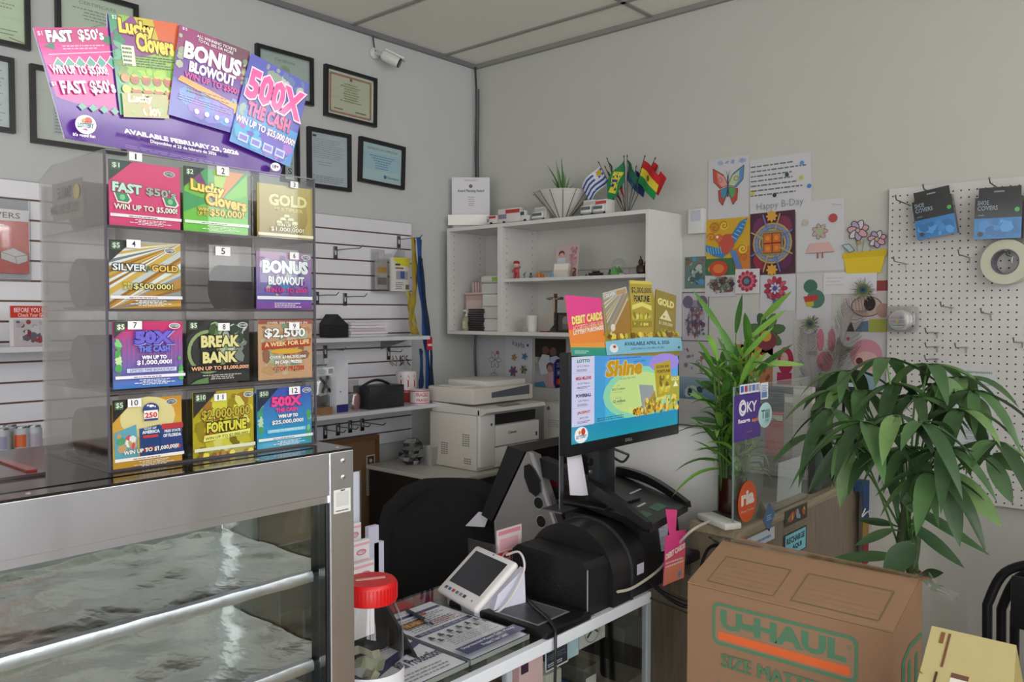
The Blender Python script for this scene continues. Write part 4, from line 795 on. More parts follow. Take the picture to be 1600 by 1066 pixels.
# ================================================================== GLASS SHOWCASE COUNTER
KX1, KX0, KY1 = 1.945, 1.45, -1.30
kt = thing('showcase_counter', 'glass topped display counter with a white metal edge running under the warmer and screens', 'counter', ((KX0 + KX1) / 2, -2.4, 0))
m = MB(); m.box((KX0, -3.9, CZ - .006), (KX1 - .02, KY1, CZ - .0005), 'glass'); m.build('glass_top', kt, smooth=False)
m = MB()
m.box((KX1 - .02, -3.9, CZ - .03), (KX1 + .001, KY1, CZ), 'satin', '#e2e7f0', bev=.002); m.box((KX0 - .0, -3.9, CZ - .03), (KX0 + .02, KY1, CZ - .0065), 'satin', '#a43a38'); m.box((KX0 + .02, KY1 - .015, CZ - .026), (KX1 - .02, KY1, CZ - .0065), 'satin', '#b9bec6')
m.build('edge_rail', kt, smooth=False)
for x in (KX1 - .018, KX0): m = MB(); m.box((x, KY1 - .018, .13), (x + .018, KY1, CZ - .03), 'satin', '#a9aeb6'); m.build('post', kt, smooth=False)
m = MB(); m.box((KX1 - .018, -1.92, .1), (KX1 - .002, -1.902, CZ - .03), 'satin', '#a9aeb6'); m.build('post', kt, smooth=False)
m = MB(); m.box((KX0 + .02, -3.9, .14), (KX0 + .024, KY1 - .02, CZ - .03), 'matte', '#3b3634'); m.build('back_panel', kt, smooth=False)
m = MB(); m.box((KX1 - .008, -3.9, .14), (KX1 - .004, KY1 - .019, CZ - .03), 'glass'); m.build('front_glass', kt, smooth=False)
m = MB(); m.box((KX0 + .03, -3.9, .58), (KX1 - .1, KY1 - .03, .586), 'glass'); m.build('glass_shelf', kt, smooth=False)
m = MB(); m.box((KX0, -3.9, 0), (KX1, KY1, .13), 'matte', '#4f4a48'); m.build('plinth', kt, smooth=False)
# paper things inside the case right below the top
def incase(pl, pr, yt, yb, base, name, label, cat, fn=None, x=KX1 - .012):
    cv = xpanel(pl, pr, yt, yb, x, base=base, t=.0015)
    if fn: fn(cv)
    single(name, cv.mb, label, cat, smooth=False)
incase(852, 888, 1010, 1052, '#2f3040', 'notice_sign', 'dark CUSTOMER NOTICE sign behind the counter front glass', 'sign', lambda c: (c.frame(.04, '#e2e2ea'), c.text('CUSTOMER NOTICE', .08, .7, .92, .84, '#eceaf2', .02), c.greek(.1, .4, .9, .62, 3, '#8a8aa0', 3, .3), c.greek(.1, .15, .85, .3, 2, '#e0dfe8', 5, .5)))
incase(889, 904, 996, 1030, '#b3c9d6', 'blue_card', 'pale blue card beside the dark notice under the counter edge', 'card')
incase(790, 848, 1046, 1100, '#dbb4b9', 'pink_leaflet', 'pale pink leaflet behind the counter glass at the bottom picture edge', 'leaflet', lambda c: (c.rect(.05, .1, .35, 1, '#b58a92'), c.rect(.4, .6, .6, .95, '#3c1c3a')))
def fx(c): c.ring(.5, .55, .3, .025, '#7a7880'); c.line([(.3, .3), (.75, .8)], .06, '#25242a'); c.line([(.3, .78), (.72, .35)], .05, '#25242a'); c.line([(.2, .95), (.8, 1.0)], .04, '#3c3a40')
incase(905, 945, 974, 1016, '#bdbbb4', 'tool_package', 'white packaged round tool with black cross under the counter edge', 'package', fx)
m = MB(); p = ax(975, 990, 1.8); m.box(V3((p.x - .05, p.y - .07, .587)), p + V3((.05, .05, .05)), 'leather', '#15130f', bev=.02)
single('dark_pouch', m, 'dark lumpy pouch inside the counter case near its end', 'pouch')
R = random.Random(3)
for k in range(7):
    yy = -1.42 - k * .085; cc = ['#5a5450', '#3d5a88', '#cfc8c0', '#6d5348', '#a9a49c', '#3c3a38', '#c9c6c2'][k]; h_ = [.10, .06, .14, .09, .13, .07, .15][k]
    m = MB(); m.box((1.6, yy - .035, .5865), (1.82, yy + .035, .5865 + h_), 'satin', cc, bev=.004); m.box((1.8205, yy - .025, .5865 + h_ * .3), (1.821, yy + .025, .5865 + h_ * .7), 'satin', '#d8d4cf')
    single('boxed_ware', m, ['dark grey', 'blue', 'cream', 'brown', 'light grey', 'black', 'white'][k] + ' small box on the glass shelf inside the showcase counter', 'box', 'boxes inside the showcase')

# ---- informational sheets lying on the counter
def mat_sheet(y0, y1, x0, x1, label, fn, z=CZ + .012, base='#dcdde4', name='counter_sheet', cat='sheet'):
    cv = Cv((x1, y0, z), (0, y1 - y0, 0), (x0 - x1, 0, 0), base=base, mat='card', t=.0112, back='#8a9088'); fn(cv); single(name, cv.mb, label, cat, smooth=False)
NAV = '#2c3468'
def sh1(c):
    c.frame(.02, '#3a4668').rect(.04, .86, .96, .9, NAV).rect(.04, .52, .96, .57, NAV).text('SEND MONEY AND PAY BILLS', .1, .53, .9, .56, '#d0d4e6', 0).greek(.1, .6, .9, .84, 8, '#7a7e8c', 4, .35).rect(.1, .68, .5, .78, '#6a4234').text('NUMBER', .14, .7, .46, .76, '#d8a060', .05).disc(.6, .83, .05, '#c2402c', ry=.02).greek(.5, .62, .9, .7, 3, '#b05a48', 6, .35)
    for r_ in range(2):
        for k in range(6): u, v = .12 + k * .15, .44 - r_ * .09; c.disc(u, v + .018, .025, '#2a2c34', n=8).poly([(u - .035, v - .02), (u + .035, v - .02), (u + .03, v + .004), (u - .03, v + .004)], '#2a2c34').greek(u - .04, v - .04, u + .04, v - .025, 1, '#8a8c98', k, .5)
    c.greek(.1, .2, .85, .3, 4, '#80848f', 8, .35).rect(.0, .03, 1, .15, NAV).text('Unprotected Means Cash, Money', .06, .095, .94, .135, '#e4e6f0', .02).text('Protect Your Loan!', .3, .045, .72, .085, '#e4e6f0', .02)
def sh2(c): c.frame(.02, '#3a4668').rect(.04, .86, .96, .92, NAV).greek(.1, .5, .9, .82, 9, '#8a8e9a', 4, .35).poly([(.0, .3), (1, .48), (1, .42), (0, .2)], NAV).text('Bill Protection', .4, .2, .98, .3, '#3a3c58', .02).greek(.1, .05, .9, .16, 3, '#8a8e9a', 7, .35)
mat_sheet(-2.0, -1.795, 1.55, 1.905, 'white sheet with navy bars and rows of figures on the counter before the tablet', sh1)
mat_sheet(-2.225, -2.008, 1.52, 1.905, 'white and navy sheet nearest the red lidded jar on the counter', sh2)
m = MB(); Z_ = CZ + .0135; a = az(636, 957, Z_); b = az(677, 979, Z_); m.tube([a + V3((0, 0, .005)), a.lerp(b, .7) + V3((0, 0, .005)), b + V3((0, 0, .005))], [.005, .0052, .002], 'gloss', '#26243a'); m.lathe(a.lerp(b, .72) + V3((0, 0, .005)), [(.0056, 0), (.0056, .02)], 'metal', '#b8b8c0', axis=b - a)
single('pen', m, 'dark ballpoint pen lying on the printed counter sheet', 'pen')
# red edged strip at the back
m = MB(); m.box((KX0 + .03, -2.0, CZ), (KX0 + .075, -1.83, CZ + .004), 'satin', '#a33c3a'); single('red_strip', m, 'dull red strip along the rear edge of the counter top', 'strip', smooth=False)

# ---- plastic jar
J = V3((1.868, -2.258, CZ))
t = thing('plastic_jar', 'clear plastic tip jar with a red screw lid on the counter beside the warmer', 'jar', J)
m = MB(); m.lathe(J, [(.05, 0.001), (.064, .01), (.067, .05), (.067, .15), (.063, .175), (.05, .205), (.049, .222)], 'acrylic', cap=False, n=36); m.lathe(J, [(.064, .001), (.064, .003)], 'acrylic', n=36); m.build('jar_body', t)
m = MB(); m.lathe(J + V3((0, 0, .212)), [(.0535, 0), (.0545, .004), (.0545, .036), (.050, .042), (.001, .043)], 'satin', '#d3161b', n=44)
for k in range(44): a = 2 * pi * k / 44; m.box((-.0006, -.0012, .004), (.0008, .0012, .034), 'satin', '#c11318', T=Matrix.Translation(J + V3((.0545 * cos(a), .0545 * sin(a), .212))) @ Matrix.Rotation(a, 4, 'Z'))
m.build('lid', t)
m = MB(); m.box((-.03, -.005, .2552), (.03, .005, .2562), 'paper', '#e0b5ae', T=Matrix.Translation(J) @ Matrix.Rotation(radians(62), 4, 'Z')); m.build('coin_slot', t, smooth=False)
m = MB(); cyl_patch(m, J, .0685, .002, .075, -2.7, .9, '#dfe0e8', 'paper'); m.build('paper_wrap', t)
w_ = t
m = MB()
def cyl_pts(pts, r=.0692): return [J + V3((r * cos(a), r * sin(a), z)) for a, z in pts]
hp = [(-.50 + .17 * (16 * sin(q) ** 3) / 16, .045 + .021 * (13 * cos(q) - 5 * cos(2 * q) - 2 * cos(3 * q) - cos(4 * q)) / 16) for q in [2 * pi * k / 20 for k in range(20)]]
m.add(cyl_pts([(a, z) for a, z in hp]), [list(range(20))], 'paper', '#3a2a34'); m.add(cyl_pts([(-.5 + (a + .5) * .88, .045 + (z - .045) * .88) for a, z in hp], .0696), [list(range(20))], 'paper', '#cf3f3c')
vs, fs = glyphs('Tips', .01); b_ = bbox(vs); m.add(cyl_pts([(-1.6 + .8 * (x - b_[0]) / (b_[2] - b_[0]), .008 + .022 * (y - b_[1]) / (b_[3] - b_[1])) for x, y in vs]), fs, 'paper', '#3c6ab0')
m.build('wrap_drawing', t, smooth=False)
for k in range(5):
    m = MB(); g = []; R = random.Random(k); an = R.uniform(0, 3); Tm = Matrix.Translation(J + V3((R.uniform(-.015, .015), R.uniform(-.015, .015), .02 + .02 * k))) @ Matrix.Rotation(an, 4, 'Z') @ Matrix.Rotation(R.uniform(-1.2, 1.2), 4, 'X')
    for i in range(5): g.append([Tm @ V3((-.03 + .015 * i, -.018 + .018 * j, .006 * sin(i * 1.5))) for j in range(3)])
    m.sheet(g, 'paper', ['#a8ab92', '#9a9f86', '#b5b49c', '#8f967c', '#b9b6a2'][k]); single('banknote', m, 'crumpled greenish banknote inside the plastic jar, %s' % ['lowest of all', 'second from the bottom', 'in the middle of the heap', 'second from the top', 'on top of the heap'][k], 'banknote', 'banknotes in the jar')

# ---- play slip rack right of the warmer post
def slip(pl, pr, yt, zb, x, label, cc='#e6e2e6', band='#e8a9b8'):
    a = ax(pl, yt, x); cv = Cv((x, a.y, zb), (0, ax(pr, yt, x).y - a.y, 0), (0, 0, a.z - zb), base=cc, t=.012)
    h_ = (a.z - zb); cv.rect(0, 1 - .012 / h_, 1, 1 - .006 / h_, band); cv.rect(.05, 1 - .05 / h_, .95, 1 - .046 / h_, band); cv.ring(.6, 1 - .028 / h_, .22, .04, '#d8688c', ry=.006 / h_); cv.text('LOTTERY', .42, 1 - .03 / h_, .8, 1 - .024 / h_, '#c84a78', 0)
    single('play_slips', cv.mb, label, 'slips', 'play slips in the black rack', smooth=False)
t = thing('slip_rack', 'black tiered slip rack behind the red lidded jar', 'rack', (1.66, -2.13, CZ))
m = MB(); m.prism([(1.80, -2.075, CZ + .0125), (1.50, -2.075, CZ + .0125), (1.50, -2.075, ax(565, 818, 1.52).z), (1.53, -2.075, ax(565, 818, 1.52).z)], (0, .008, 0), 'gloss', '#232127'); m.build('side', t, smooth=False)
m = MB(); m.box((1.5, -2.24, CZ + .013), (1.51, -2.075, CZ + .25), 'gloss', '#1d1c20'); m.box((1.6, -2.24, CZ + .013), (1.61, -2.08, CZ + .12), 'gloss', '#1d1c20'); m.box((1.7, -2.24, CZ + .013), (1.705, -2.08, CZ + .06), 'gloss', '#1d1c20'); m.build('divider', t, smooth=False)
slip(540, 564, 822, CZ + .18, 1.53, 'white and pink slips in the top tier of the black rack'); slip(545, 577, 850, CZ + .125, 1.62, 'white and pink slips in the middle tier of the black rack'); slip(550, 584, 884, CZ + .065, 1.72, 'white and pink slips in the lowest tier, nearest the jar')
m = MB(); a = ax(551, 740, 1.5); c = ax(565, 740, 1.5); m.box((1.485, a.y - .03, CZ + .02), (1.492, c.y, a.z), 'satin', '#d3dbe6'); m.box((1.4922, c.y - .003, CZ + .2), (1.497, c.y + .001, a.z + .004), 'acrylic'); single('standing_sign', m, 'pale blue white sign card standing on edge behind the slip rack', 'sign', smooth=False)
for k, (pl, pr, yt) in enumerate(((578, 588, 825), (587, 596, 850))):
    m = MB(); a = ax(pl, yt, 1.49); c = ax(pr + 6, yt, 1.49); m.box((1.47, a.y, CZ + .001), (1.484, c.y, a.z), 'paper', '#c9c8dc'); single('folded_paper', m, ['taller', 'shorter'][k] + ' pale folded paper standing behind the black slip rack', 'paper', smooth=False)

# ---- payment tablet
P0 = az(752, 944, CZ); tb = thing('payment_tablet', 'white payment tablet with a dark tilted screen and bank card icons on the counter', 'payment terminal', (1.66, -1.715, CZ), rz=radians(-14))
def TL(x, y, z): return V3((x, y, z))
W_, D_ = .20, .17; tilt = radians(38); Tt = Matrix.Translation((0, -.075, .028)) @ Matrix.Rotation(tilt, 4, 'X')
m = MB(); m.box((-W_ / 2, 0, -.010), (W_ / 2, D_, .010), 'satin', '#e9e5e6', bev=.009, seg=3, T=Tt); tbh = m.build('housing', tb, local=True)
m = MB(); m.box((-W_ / 2 + .022, .040, .0101), (W_ / 2 - .022, D_ - .018, .0108), 'gloss', '#23222a', T=Tt); m.build('screen', tbh, local=True, smooth=False)
m = MB()
for k, cc in enumerate(('#5a5a68', '#3a6ab8', '#b0402c', '#6a6a70', '#8a8a90', '#3c3c44')): u = -.075 + k * .019; m.box((u, .017, .0101), (u + .012, .026, .0106), 'satin', cc, T=Tt)
m.lathe(Tt @ V3((.065, .02, .0101)), [(.003, 0), (.003, .0006)], 'satin', '#8a8a90', axis=Tt.to_3x3() @ V3((0, 0, 1)), n=12); m.lathe(Tt @ V3((.0, D_ - .009, .0101)), [(.0025, 0), (.0025, .0006)], 'satin', '#55555c', axis=Tt.to_3x3() @ V3((0, 0, 1)), n=12)
m.build('icons', tbh, local=True, smooth=False)
m = MB(); m.prism([(-.07, -.06, .001), (-.07, .08, .001), (-.07, .075, .112), (-.07, -.062, .022)], (.14, 0, 0), 'satin', '#b9b8be'); m.build('stand', tb, local=True, smooth=False)
m = MB(); m.prism([(.071, -.02, .004), (.071, .09, .004), (.071, .085, .115), (.071, .0, .06)], (.02, 0, 0), 'paper', '#dcdcec'); m.build('side_cover', tb, local=True, smooth=False)
m = MB(); Q = [V3((.02, .075, .135)), V3((.06, .09, .15)), V3((.098, .08, .12)), V3((.115, .04, .07)), V3((.112, .0, .03)), V3((.085, -.03, .006))]
def smooth_path(Q, n=6):
    out_ = []
    for i in range(len(Q) - 1):
        p0, p1, p2, p3 = Q[max(i - 1, 0)], Q[i], Q[i + 1], Q[min(i + 2, len(Q) - 1)]
        for k in range(n):
            t_ = k / n; out_.append(.5 * ((2 * p1) + (p2 - p0) * t_ + (2 * p0 - 5 * p1 + 4 * p2 - p3) * t_ ** 2 + (3 * p1 - p0 - 3 * p2 + p3) * t_ ** 3))
    return out_ + [Q[-1]]
m.tube(smooth_path(Q), .0032, 'satin', '#dcd6d6', 8); m.build('cable', tb, local=True)

# ---- black scanner pad
t = thing('scanner_pad', 'flat black scanner pad with a grey framed window at the counter edge', 'scanner', (1.8, -1.68, CZ))
m = MB(); m.box((1.60, -1.775, CZ + .0002), (1.945, -1.59, CZ + .02), 'satin', '#121114', bev=.005); m.build('housing', t)
cv = Cv((1.9, -1.755, CZ + .0203), (0, .13, 0), (-.15, 0, 0), base='#84848a', mat='satin', t=.0004); cv.rect(.05, .05, .95, .95, '#3c3b40').poly([(.5, .05), (.62, .3), (.66, .6), (.6, .95), (.95, .95), (.95, .05)], '#55545a'); cv.mb.build('window', t, smooth=False)
m = MB(); m.tube(smooth_path([V3((1.70, -1.60, CZ + .03)), V3((1.8, -1.66, CZ + .026)), V3((1.93, -1.735, CZ + .026)), V3((1.955, -1.755, CZ - .01)), V3((1.957, -1.76, CZ - .12)), V3((1.957, -1.762, CZ - .3))]), .004, 'satin', '#141316', 8)
single('power_cable', m, 'black cord lying over the scanner pad and down the counter front', 'cord')
# ================================================================== COUNTER ELECTRONICS
# round hooded printer
t = thing('hooded_printer', 'bulky black printer with a square front and round hood beside the payment tablet', 'printer', (1.79, -1.45, CZ))
m = MB(); m.prism([(1.665, -1.585, CZ + .001), (1.925, -1.585, CZ + .001), (1.925, -1.585, CZ + .125), (1.91, -1.585, CZ + .14), (1.685, -1.585, CZ + .15), (1.665, -1.585, CZ + .135)], (0, .1, 0), 'leather', '#1a191b'); m.build('front_block', t, smooth=False)
def arch(x0, x1, z0, h, y0, y1, col, n=26, mat='satin'):
    m = MB(); cx, rx = (x0 + x1) / 2, (x1 - x0) / 2; pts = [V3((cx + rx * cos(pi * k / n), y0, z0 + h * .35 + h * .65 * sin(pi * k / n))) for k in range(n + 1)]
    m.prism([V3((x1, y0, z0))] + pts + [V3((x0, y0, z0))], (0, y1 - y0, 0), mat, col); return m
arch(1.64, 1.94, CZ + .001, .205, -1.484, -1.40, '#1b1a1c').build('hood', t)
m = arch(1.637, 1.943, CZ + .001, .209, -1.399, -1.39, '#34333a'); m.build('hood_highlight', t)  # lighter arch paints the highlight along the hood edge
arch(1.66, 1.935, CZ + .001, .19, -1.389, -1.305, '#1e1d20').build('rear_drum', t)
m = MB(); m.box((1.9355, -1.36, CZ + .06), (1.9365, -1.325, CZ + .09), 'satin', '#c9c5dc'); m.build('sticker', t, smooth=False)
m = MB(); m.tube([(1.927, -1.5845, CZ + .125), (1.927, -1.5845, CZ + .01)], .002, 'satin', '#8a8a90', 6); m.build('edge_trim', t)

# lottery terminal: body, tray, side rails, silver side plate and slanted screen
t = thing('lottery_terminal', 'black and silver lottery terminal with a slanted screen and a wide flat tray', 'terminal', (1.55, -1.1, CZ))
m = MB(); m.prism([(1.93, -1.30, CZ), (1.93, -1.08, CZ), (1.90, -1.08, 1.085), (1.90, -1.30, 1.085)], (-.27, 0, 0), 'satin', '#1a1a1d'); m.build('body', t, smooth=False)
Tz = 1.115
A_, B_, C_, D_ = az(1015, 822, Tz), az(1075, 788, Tz), az(968, 742, Tz), az(862, 762, Tz)
m = MB(); m.prism([A_, B_, C_, D_], (0, 0, -.022), 'satin', '#161619')
tr_ = m.build('tray', t, smooth=False)
def bar(m, a, b, w0, w1, h0, h1, col, mat='satin', n=8):
    a, b = V3(a), V3(b); d = (b - a).normalized(); s_ = d.cross(V3((0, 0, 1))).normalized(); g = []
    vs = []; 
    for i in range(n + 1):
        f = i / n; p = a.lerp(b, f) + V3((0, 0, .02 * sin(pi * f))); w_ = w0 + (w1 - w0) * f; h_ = h0 + (h1 - h0) * f
        vs += [p - s_ * w_, p + s_ * w_, p + s_ * w_ * .7 + V3((0, 0, h_)), p - s_ * w_ * .7 + V3((0, 0, h_))]
    fs = [[i * 4 + k, i * 4 + (k + 1) % 4, (i + 1) * 4 + (k + 1) % 4, (i + 1) * 4 + k] for i in range(n) for k in range(4)] + [[3, 2, 1, 0], [n * 4 + k for k in range(4)]]
    m.add(vs, fs, mat, col)
m = MB(); bar(m, D_ + V3((-.04, .0, .04)), A_ + V3((0, 0, -.01)), .03, .012, .06, .02, '#131315'); m.build('side_rail', t)
m = MB(); bar(m, C_ + V3((-.0, .0, .0)), B_ + V3((0, 0, -.01)), .018, .012, .03, .018, '#131315'); m.build('side_rail', t)
m = MB(); e1, e2, e3 = A_.lerp(B_, .15), A_.lerp(B_, .9), D_.lerp(A_, .8)
u_ = (B_ - A_).normalized(); v_ = (D_ - A_).normalized()
for a0, a1 in ((.03, .1), (.14, .22)): p = A_ + u_ * a0 + v_ * .05 + V3((0, 0, .0008)); q = A_ + u_ * a1 + v_ * .05 + V3((0, 0, .0008)); m.add([p, q, q + v_ * .05, p + v_ * .05], [[0, 1, 2, 3]], 'satin', '#2f6a4c')
m.build('green_label', tr_, smooth=False)
m = MB(); p = A_.lerp(C_, .55) + V3((0, .0, .0008)); m.add([p, p + u_ * .09, p + u_ * .09 + v_ * .012, p + v_ * .012], [[0, 1, 2, 3]], 'satin', '#d8d8e2'); p = A_.lerp(C_, .3) + V3((0, 0, .0008)); m.add([p, p + u_ * .06, p + u_ * .06 + v_ * .012, p + v_ * .012], [[0, 1, 2, 3]], 'satin', '#d8d8e2'); m.build('pale_strip', tr_, smooth=False)
m = MB(); p = az(930, 745, Tz); m.box((p.x - .06, p.y - .05, Tz + .001), (p.x + .03, p.y + .06, Tz + .09), 'leather', '#202023', bev=.006); m.build('reader', t)
# silver plate (faces the customer end) and slab
YS = -1.215
pl = [ay(823, 706, YS), ay(836, 712, YS), ay(873, 822, YS), ay(870, 880, YS), ay(775, 880, YS), ay(772, 815, YS)]
m = MB(); m.prism(pl, (0, .03, 0), 'satin', '#8f8a8c'); sp_ = m.build('side_plate', t, smooth=False)
m = MB(); m.prism([ay(826, 706, YS - .001), ay(833, 708, YS - .001), ay(870, 822, YS - .001), ay(866, 822, YS - .001)], (0, -.002, 0), 'metal', '#e0e0e6'); m.build('plate_highlight', sp_, smooth=False)  # pale strip paints the highlight down the plate's right edge
m = MB()
for px, py, r in ((842, 786, .019), (846, 815, .019)):
    p = ay(px, py, YS - .0005); m.lathe(p, [(r, 0), (r, .003)], 'gloss', '#0f0f11', axis=(0, -1, 0), n=22); m.lathe(p, [(r * 1.15, 0), (r * 1.15, .002)], 'metal', '#c9c9ce', axis=(0, -1, 0), n=22)
pts = [ay(x_, y_, YS - .004) for x_, y_ in ((820, 728), (828, 725), (836, 735), (845, 752), (846, 768), (838, 776), (828, 768), (820, 745))]
m.prism(pts, (0, -.004, 0), 'gloss', '#101012'); m.build('port', sp_, smooth=False)
m = MB(); a1, a2, b1_, b2_ = ay(793, 697, YS), ay(820, 706, YS), ay(768, 815, YS), ay(752, 805, YS)
m.prism([a1, a2, b1_, b2_], (0, .30, 0), 'satin', '#17171a'); m.build('screen_slab', t, smooth=False)
m = MB(); p = ay(748, 800, YS + .02); q = ay(765, 803, YS + .02); r_ = ay(757, 824, YS + .02); s_ = ay(727, 822, YS + .02); m.prism([p, q, r_, s_], (0, .002, 0), 'paper', '#e4e0ee'); single('paper_tag', m, 'white paper tag hanging at the foot of the slanted black screen', 'tag', smooth=False)
m = MB(); m.box((1.22, -1.3, 0), (1.44, -1.06, .68), 'laminate', '#453f3c'); single('rear_desk', m, 'dark desk block behind the counter under the slanted screen', 'desk', smooth=False)
m = MB(); p = ax(870, 748, 1.42); m.box((1.32, p.y - .05, 1.07), (1.46, p.y + .06, p.z + .03), 'satin', '#8f2a38', bev=.004); m.box((1.30, p.y - .06, .87), (1.48, p.y + .07, 1.069), 'satin', '#1c1b1d'); single('red_box', m, 'dark red box seen between the silver plate and the white paper', 'box', smooth=False)
# monitor
MX = 1.79; a = ax(886, 716, MX); tl = ax(889, 552, MX); tr = ax(1062, 552, MX); y0, y1 = tl.y, tr.y; zt, zb = tl.z, a.z
t = thing('monitor', 'black widescreen monitor showing a blue and gold ticket advert on a black stand', 'monitor', (1.75, (y0 + y1) / 2, Tz))
m = MB(); m.box((MX - .035, y0, zb), (MX, y1, zt), 'satin', '#17181b', bev=.004); mh = m.build('housing', t)
cv = Cv((MX + .0005, y0 + .012, zb + .035), (0, y1 - y0 - .024, 0), (0, 0, zt - zb - .047), mat='screen', base='#2a9ad0', t=.0003, eps=.00012)
c = cv; c.grad(0, 0, 1, 1, '#38a8d0', '#4f9ae0').grad(.28, .18, 1, 1, '#48c0d8', '#5a9ae8').disc(.62, .5, .36, '#8fd8b0', ry=.33).disc(.6, .5, .28, '#c8e08c', ry=.26).disc(.85, .85, .16, '#a08ae0', ry=.12)
c.rect(0, .2, .185, 1, '#d4d2f0').grad(0, 0, 1, .2, '#1a9ab0', '#1f8fb8')
for k in range(4):
    v = .8 - k * .2; c.rect(.005, v + .005, .18, v + .008, '#8a80b8').rect(.01, v, .175, v + .005, '#f0eefa')
    c.text(['LOTTO', 'MEGA MILLIONS', 'POWERBALL', 'JACKPOT'][k], .03, v + .13, .155, v + .17, ['#1f8a6a', '#b03030', '#2a2a60', '#b05a24'][k], .05).text(['$19.2 Million', '$120 Million', '$30 Million', '$475,000'][k], .025, v + .075, .16, v + .1, '#3a3a60', 0).greek(.04, v + .03, .15, v + .06, 2, '#5a5a88', k, .5)
c.greek(.31, .945, .62, .96, 1, '#2a5a90', 3, .6).text('Shine', .27, .73, .61, .93, '#c8961e', .05, shear=.1, out='#f0d878', ow=.02).text('add a little', .5, .885, .68, .915, '#2f5a8a', 0).text('to your April fun!', .35, .68, .6, .71, '#2a5a6a', 0, slope=.02)
c.text('Over', .36, .61, .42, .625, '#2a4a6a', 0).text('$23.7 million', .3, .56, .48, .59, '#1c3a5a', .02).text('in total cash prizes', .3, .53, .47, .545, '#2a4a6a', 0).text('more than', .34, .46, .44, .475, '#2a4a6a', 0).text('12 million', .32, .41, .47, .445, '#1c3a5a', .02).text('winning tickets', .32, .385, .46, .4, '#2a4a6a', 0).greek(.2, .22, .45, .27, 2, '#3a6a7a', 8, .5)
c.poly([(.62, .24), (.77, .24), (.72, .57), (.58, .6)], '#9aa0a0').poly([(.66, .24), (.77, .24), (.74, .5), (.68, .38)], '#b08a3c').poly([(.76, .4), (.93, .42), (.9, .88), (.73, .84)], '#b8a02a').text('$2,000,000', .74, .78, .9, .82, '#3a3010', .03).text('FORTUNE', .76, .72, .9, .76, '#3a3010', .03).specks(.77, .42, .91, .7, 18, ['#e0d050', '#7a6a1c', '#c8b838'], .02, 4).poly([(.9, .3), (1, .32), (1, .66), (.9, .66)], '#a8a83a').text('GOLD', .91, .6, .995, .65, '#f0e8a0', .03)
c.poly([(.93, .52), (.985, .52), (.957, .6)], '#f4f0c0').specks(.5, .19, 1, .34, 90, ['#d8a83a', '#b07a24', '#ecd060', '#7a5a1c', '#c8c040'], .016, 11, k=5).specks(.62, .3, .98, .44, 40, ['#d8b83a', '#a88a24', '#8a8a2c', '#ecd060'], .014, 12, k=5)
c.disc(.06, .1, .055, '#e8eef4', ry=.095).disc(.06, .1, .048, '#f6f6f8', ry=.083).disc(.075, .135, .018, '#c8402c', n=10).text('LOTTERY', .018, .06, .102, .1, '#1f6a8a', .04).disc(.045, .13, .01, '#e0982c', n=8)
c.mb.build('screen', mh, smooth=False)
m = MB(); a = (y0 + y1) / 2; cv = Cv((MX + .0003, a - .02, zb + .012), (0, .04, 0), (0, 0, .009), base=None, mat='satin'); cv.text('DELL', 0, 0, 1, 1, '#8a8c90', .02); cv.mb.box((MX, y1 - .03, zb + .012), (MX + .0005, y1 - .027, zb + .014), 'satin', '#d8d8e8'); cv.mb.build('emblem', mh, smooth=False)
yc = ax(940, 700, 1.72).y
m = MB(); m.box((1.70, yc - .045, Tz), (1.74, yc + .045, zb + .1), 'satin', '#222428', bev=.004); m.box((1.74, yc - .04, zb + .03), (MX - .034, yc + .04, zb + .1), 'satin', '#1c1d20'); m.build('stand_column', t)
m = MB(); m.box((1.62, yc - .1, Tz), (1.80, yc + .1, Tz + .008), 'satin', '#1b1c1f', bev=.003); m.build('stand_base', t)
m = MB(); p = ax(922, 722, 1.741); m.lathe(p, [(.012, 0), (.012, .004)], 'gloss', '#101014', axis=(1, 0, 0), n=16); m.lathe(p - V3((0, 0, .03)), [(.006, 0), (.006, .004)], 'metal', '#c0c0c8', axis=(1, 0, 0), n=12); m.build('stand_knob', t)
m = MB(); m.tube(smooth_path([ax(955, 700, 1.70), ax(975, 708, 1.73), ax(982, 712, 1.74), ax(972, 722, 1.73), ax(955, 712, 1.70)]), .004, 'satin', '#1a1a1c'); m.build('cable', t)
# toppers
TX = MX - .036
def tp(px, py, x=None): return ax(px, py, TX if x is None else x)
m = MB(); O = tp(893, 556, MX + .003); U = tp(948, 556, MX + .003) - O; Vv = tp(883, 461, MX + .003) - O
cv = Cv(O, U, Vv, mat='card', base='#f08a34', t=.001); cv.N = V3((1, 0, 0))
cv.poly([(0, .55), (1, .68), (1, 1), (0, 1)], '#e83a90').poly([(0, .42), (1, .58), (1, .7), (0, .56)], '#f0486c').rect(0, 0, 1, .14, '#2f9a86').poly([(0, .14), (1, .14), (1, .24), (0, .2)], '#f0a040').text('DEBIT CARDS', .1, .51, .97, .65, '#f4ec7c', .05, slope=.14).text('ACCEPTED HERE FOR', .1, .41, .97, .49, '#f6dcc8', 0, slope=.14).text('LOTTERY PURCHASES', .1, .34, .97, .41, '#fbf2ec', .04, slope=.14).greek(.08, .04, .5, .1, 2, '#bfe4da', 3)
single('topper_card', cv.mb, 'pink and orange DEBIT CARDS card standing at the left end of the monitor top', 'card', 'advert cards on the monitor top', smooth=False)
m = MB(); seg_o = [(946, 556), (940, 532), (947, 520), (941, 458), (978, 448), (985, 470), (983, 438), (1017, 440), (1022, 466), (1024, 452), (1056, 462), (1054, 520), (1063, 527), (1062, 556)]
q = [tp(x_, y_, MX + .001) for x_, y_ in seg_o]; m.prism(q, (-.0012, 0, 0), 'card', '#a89030', side='#d8d4c0')
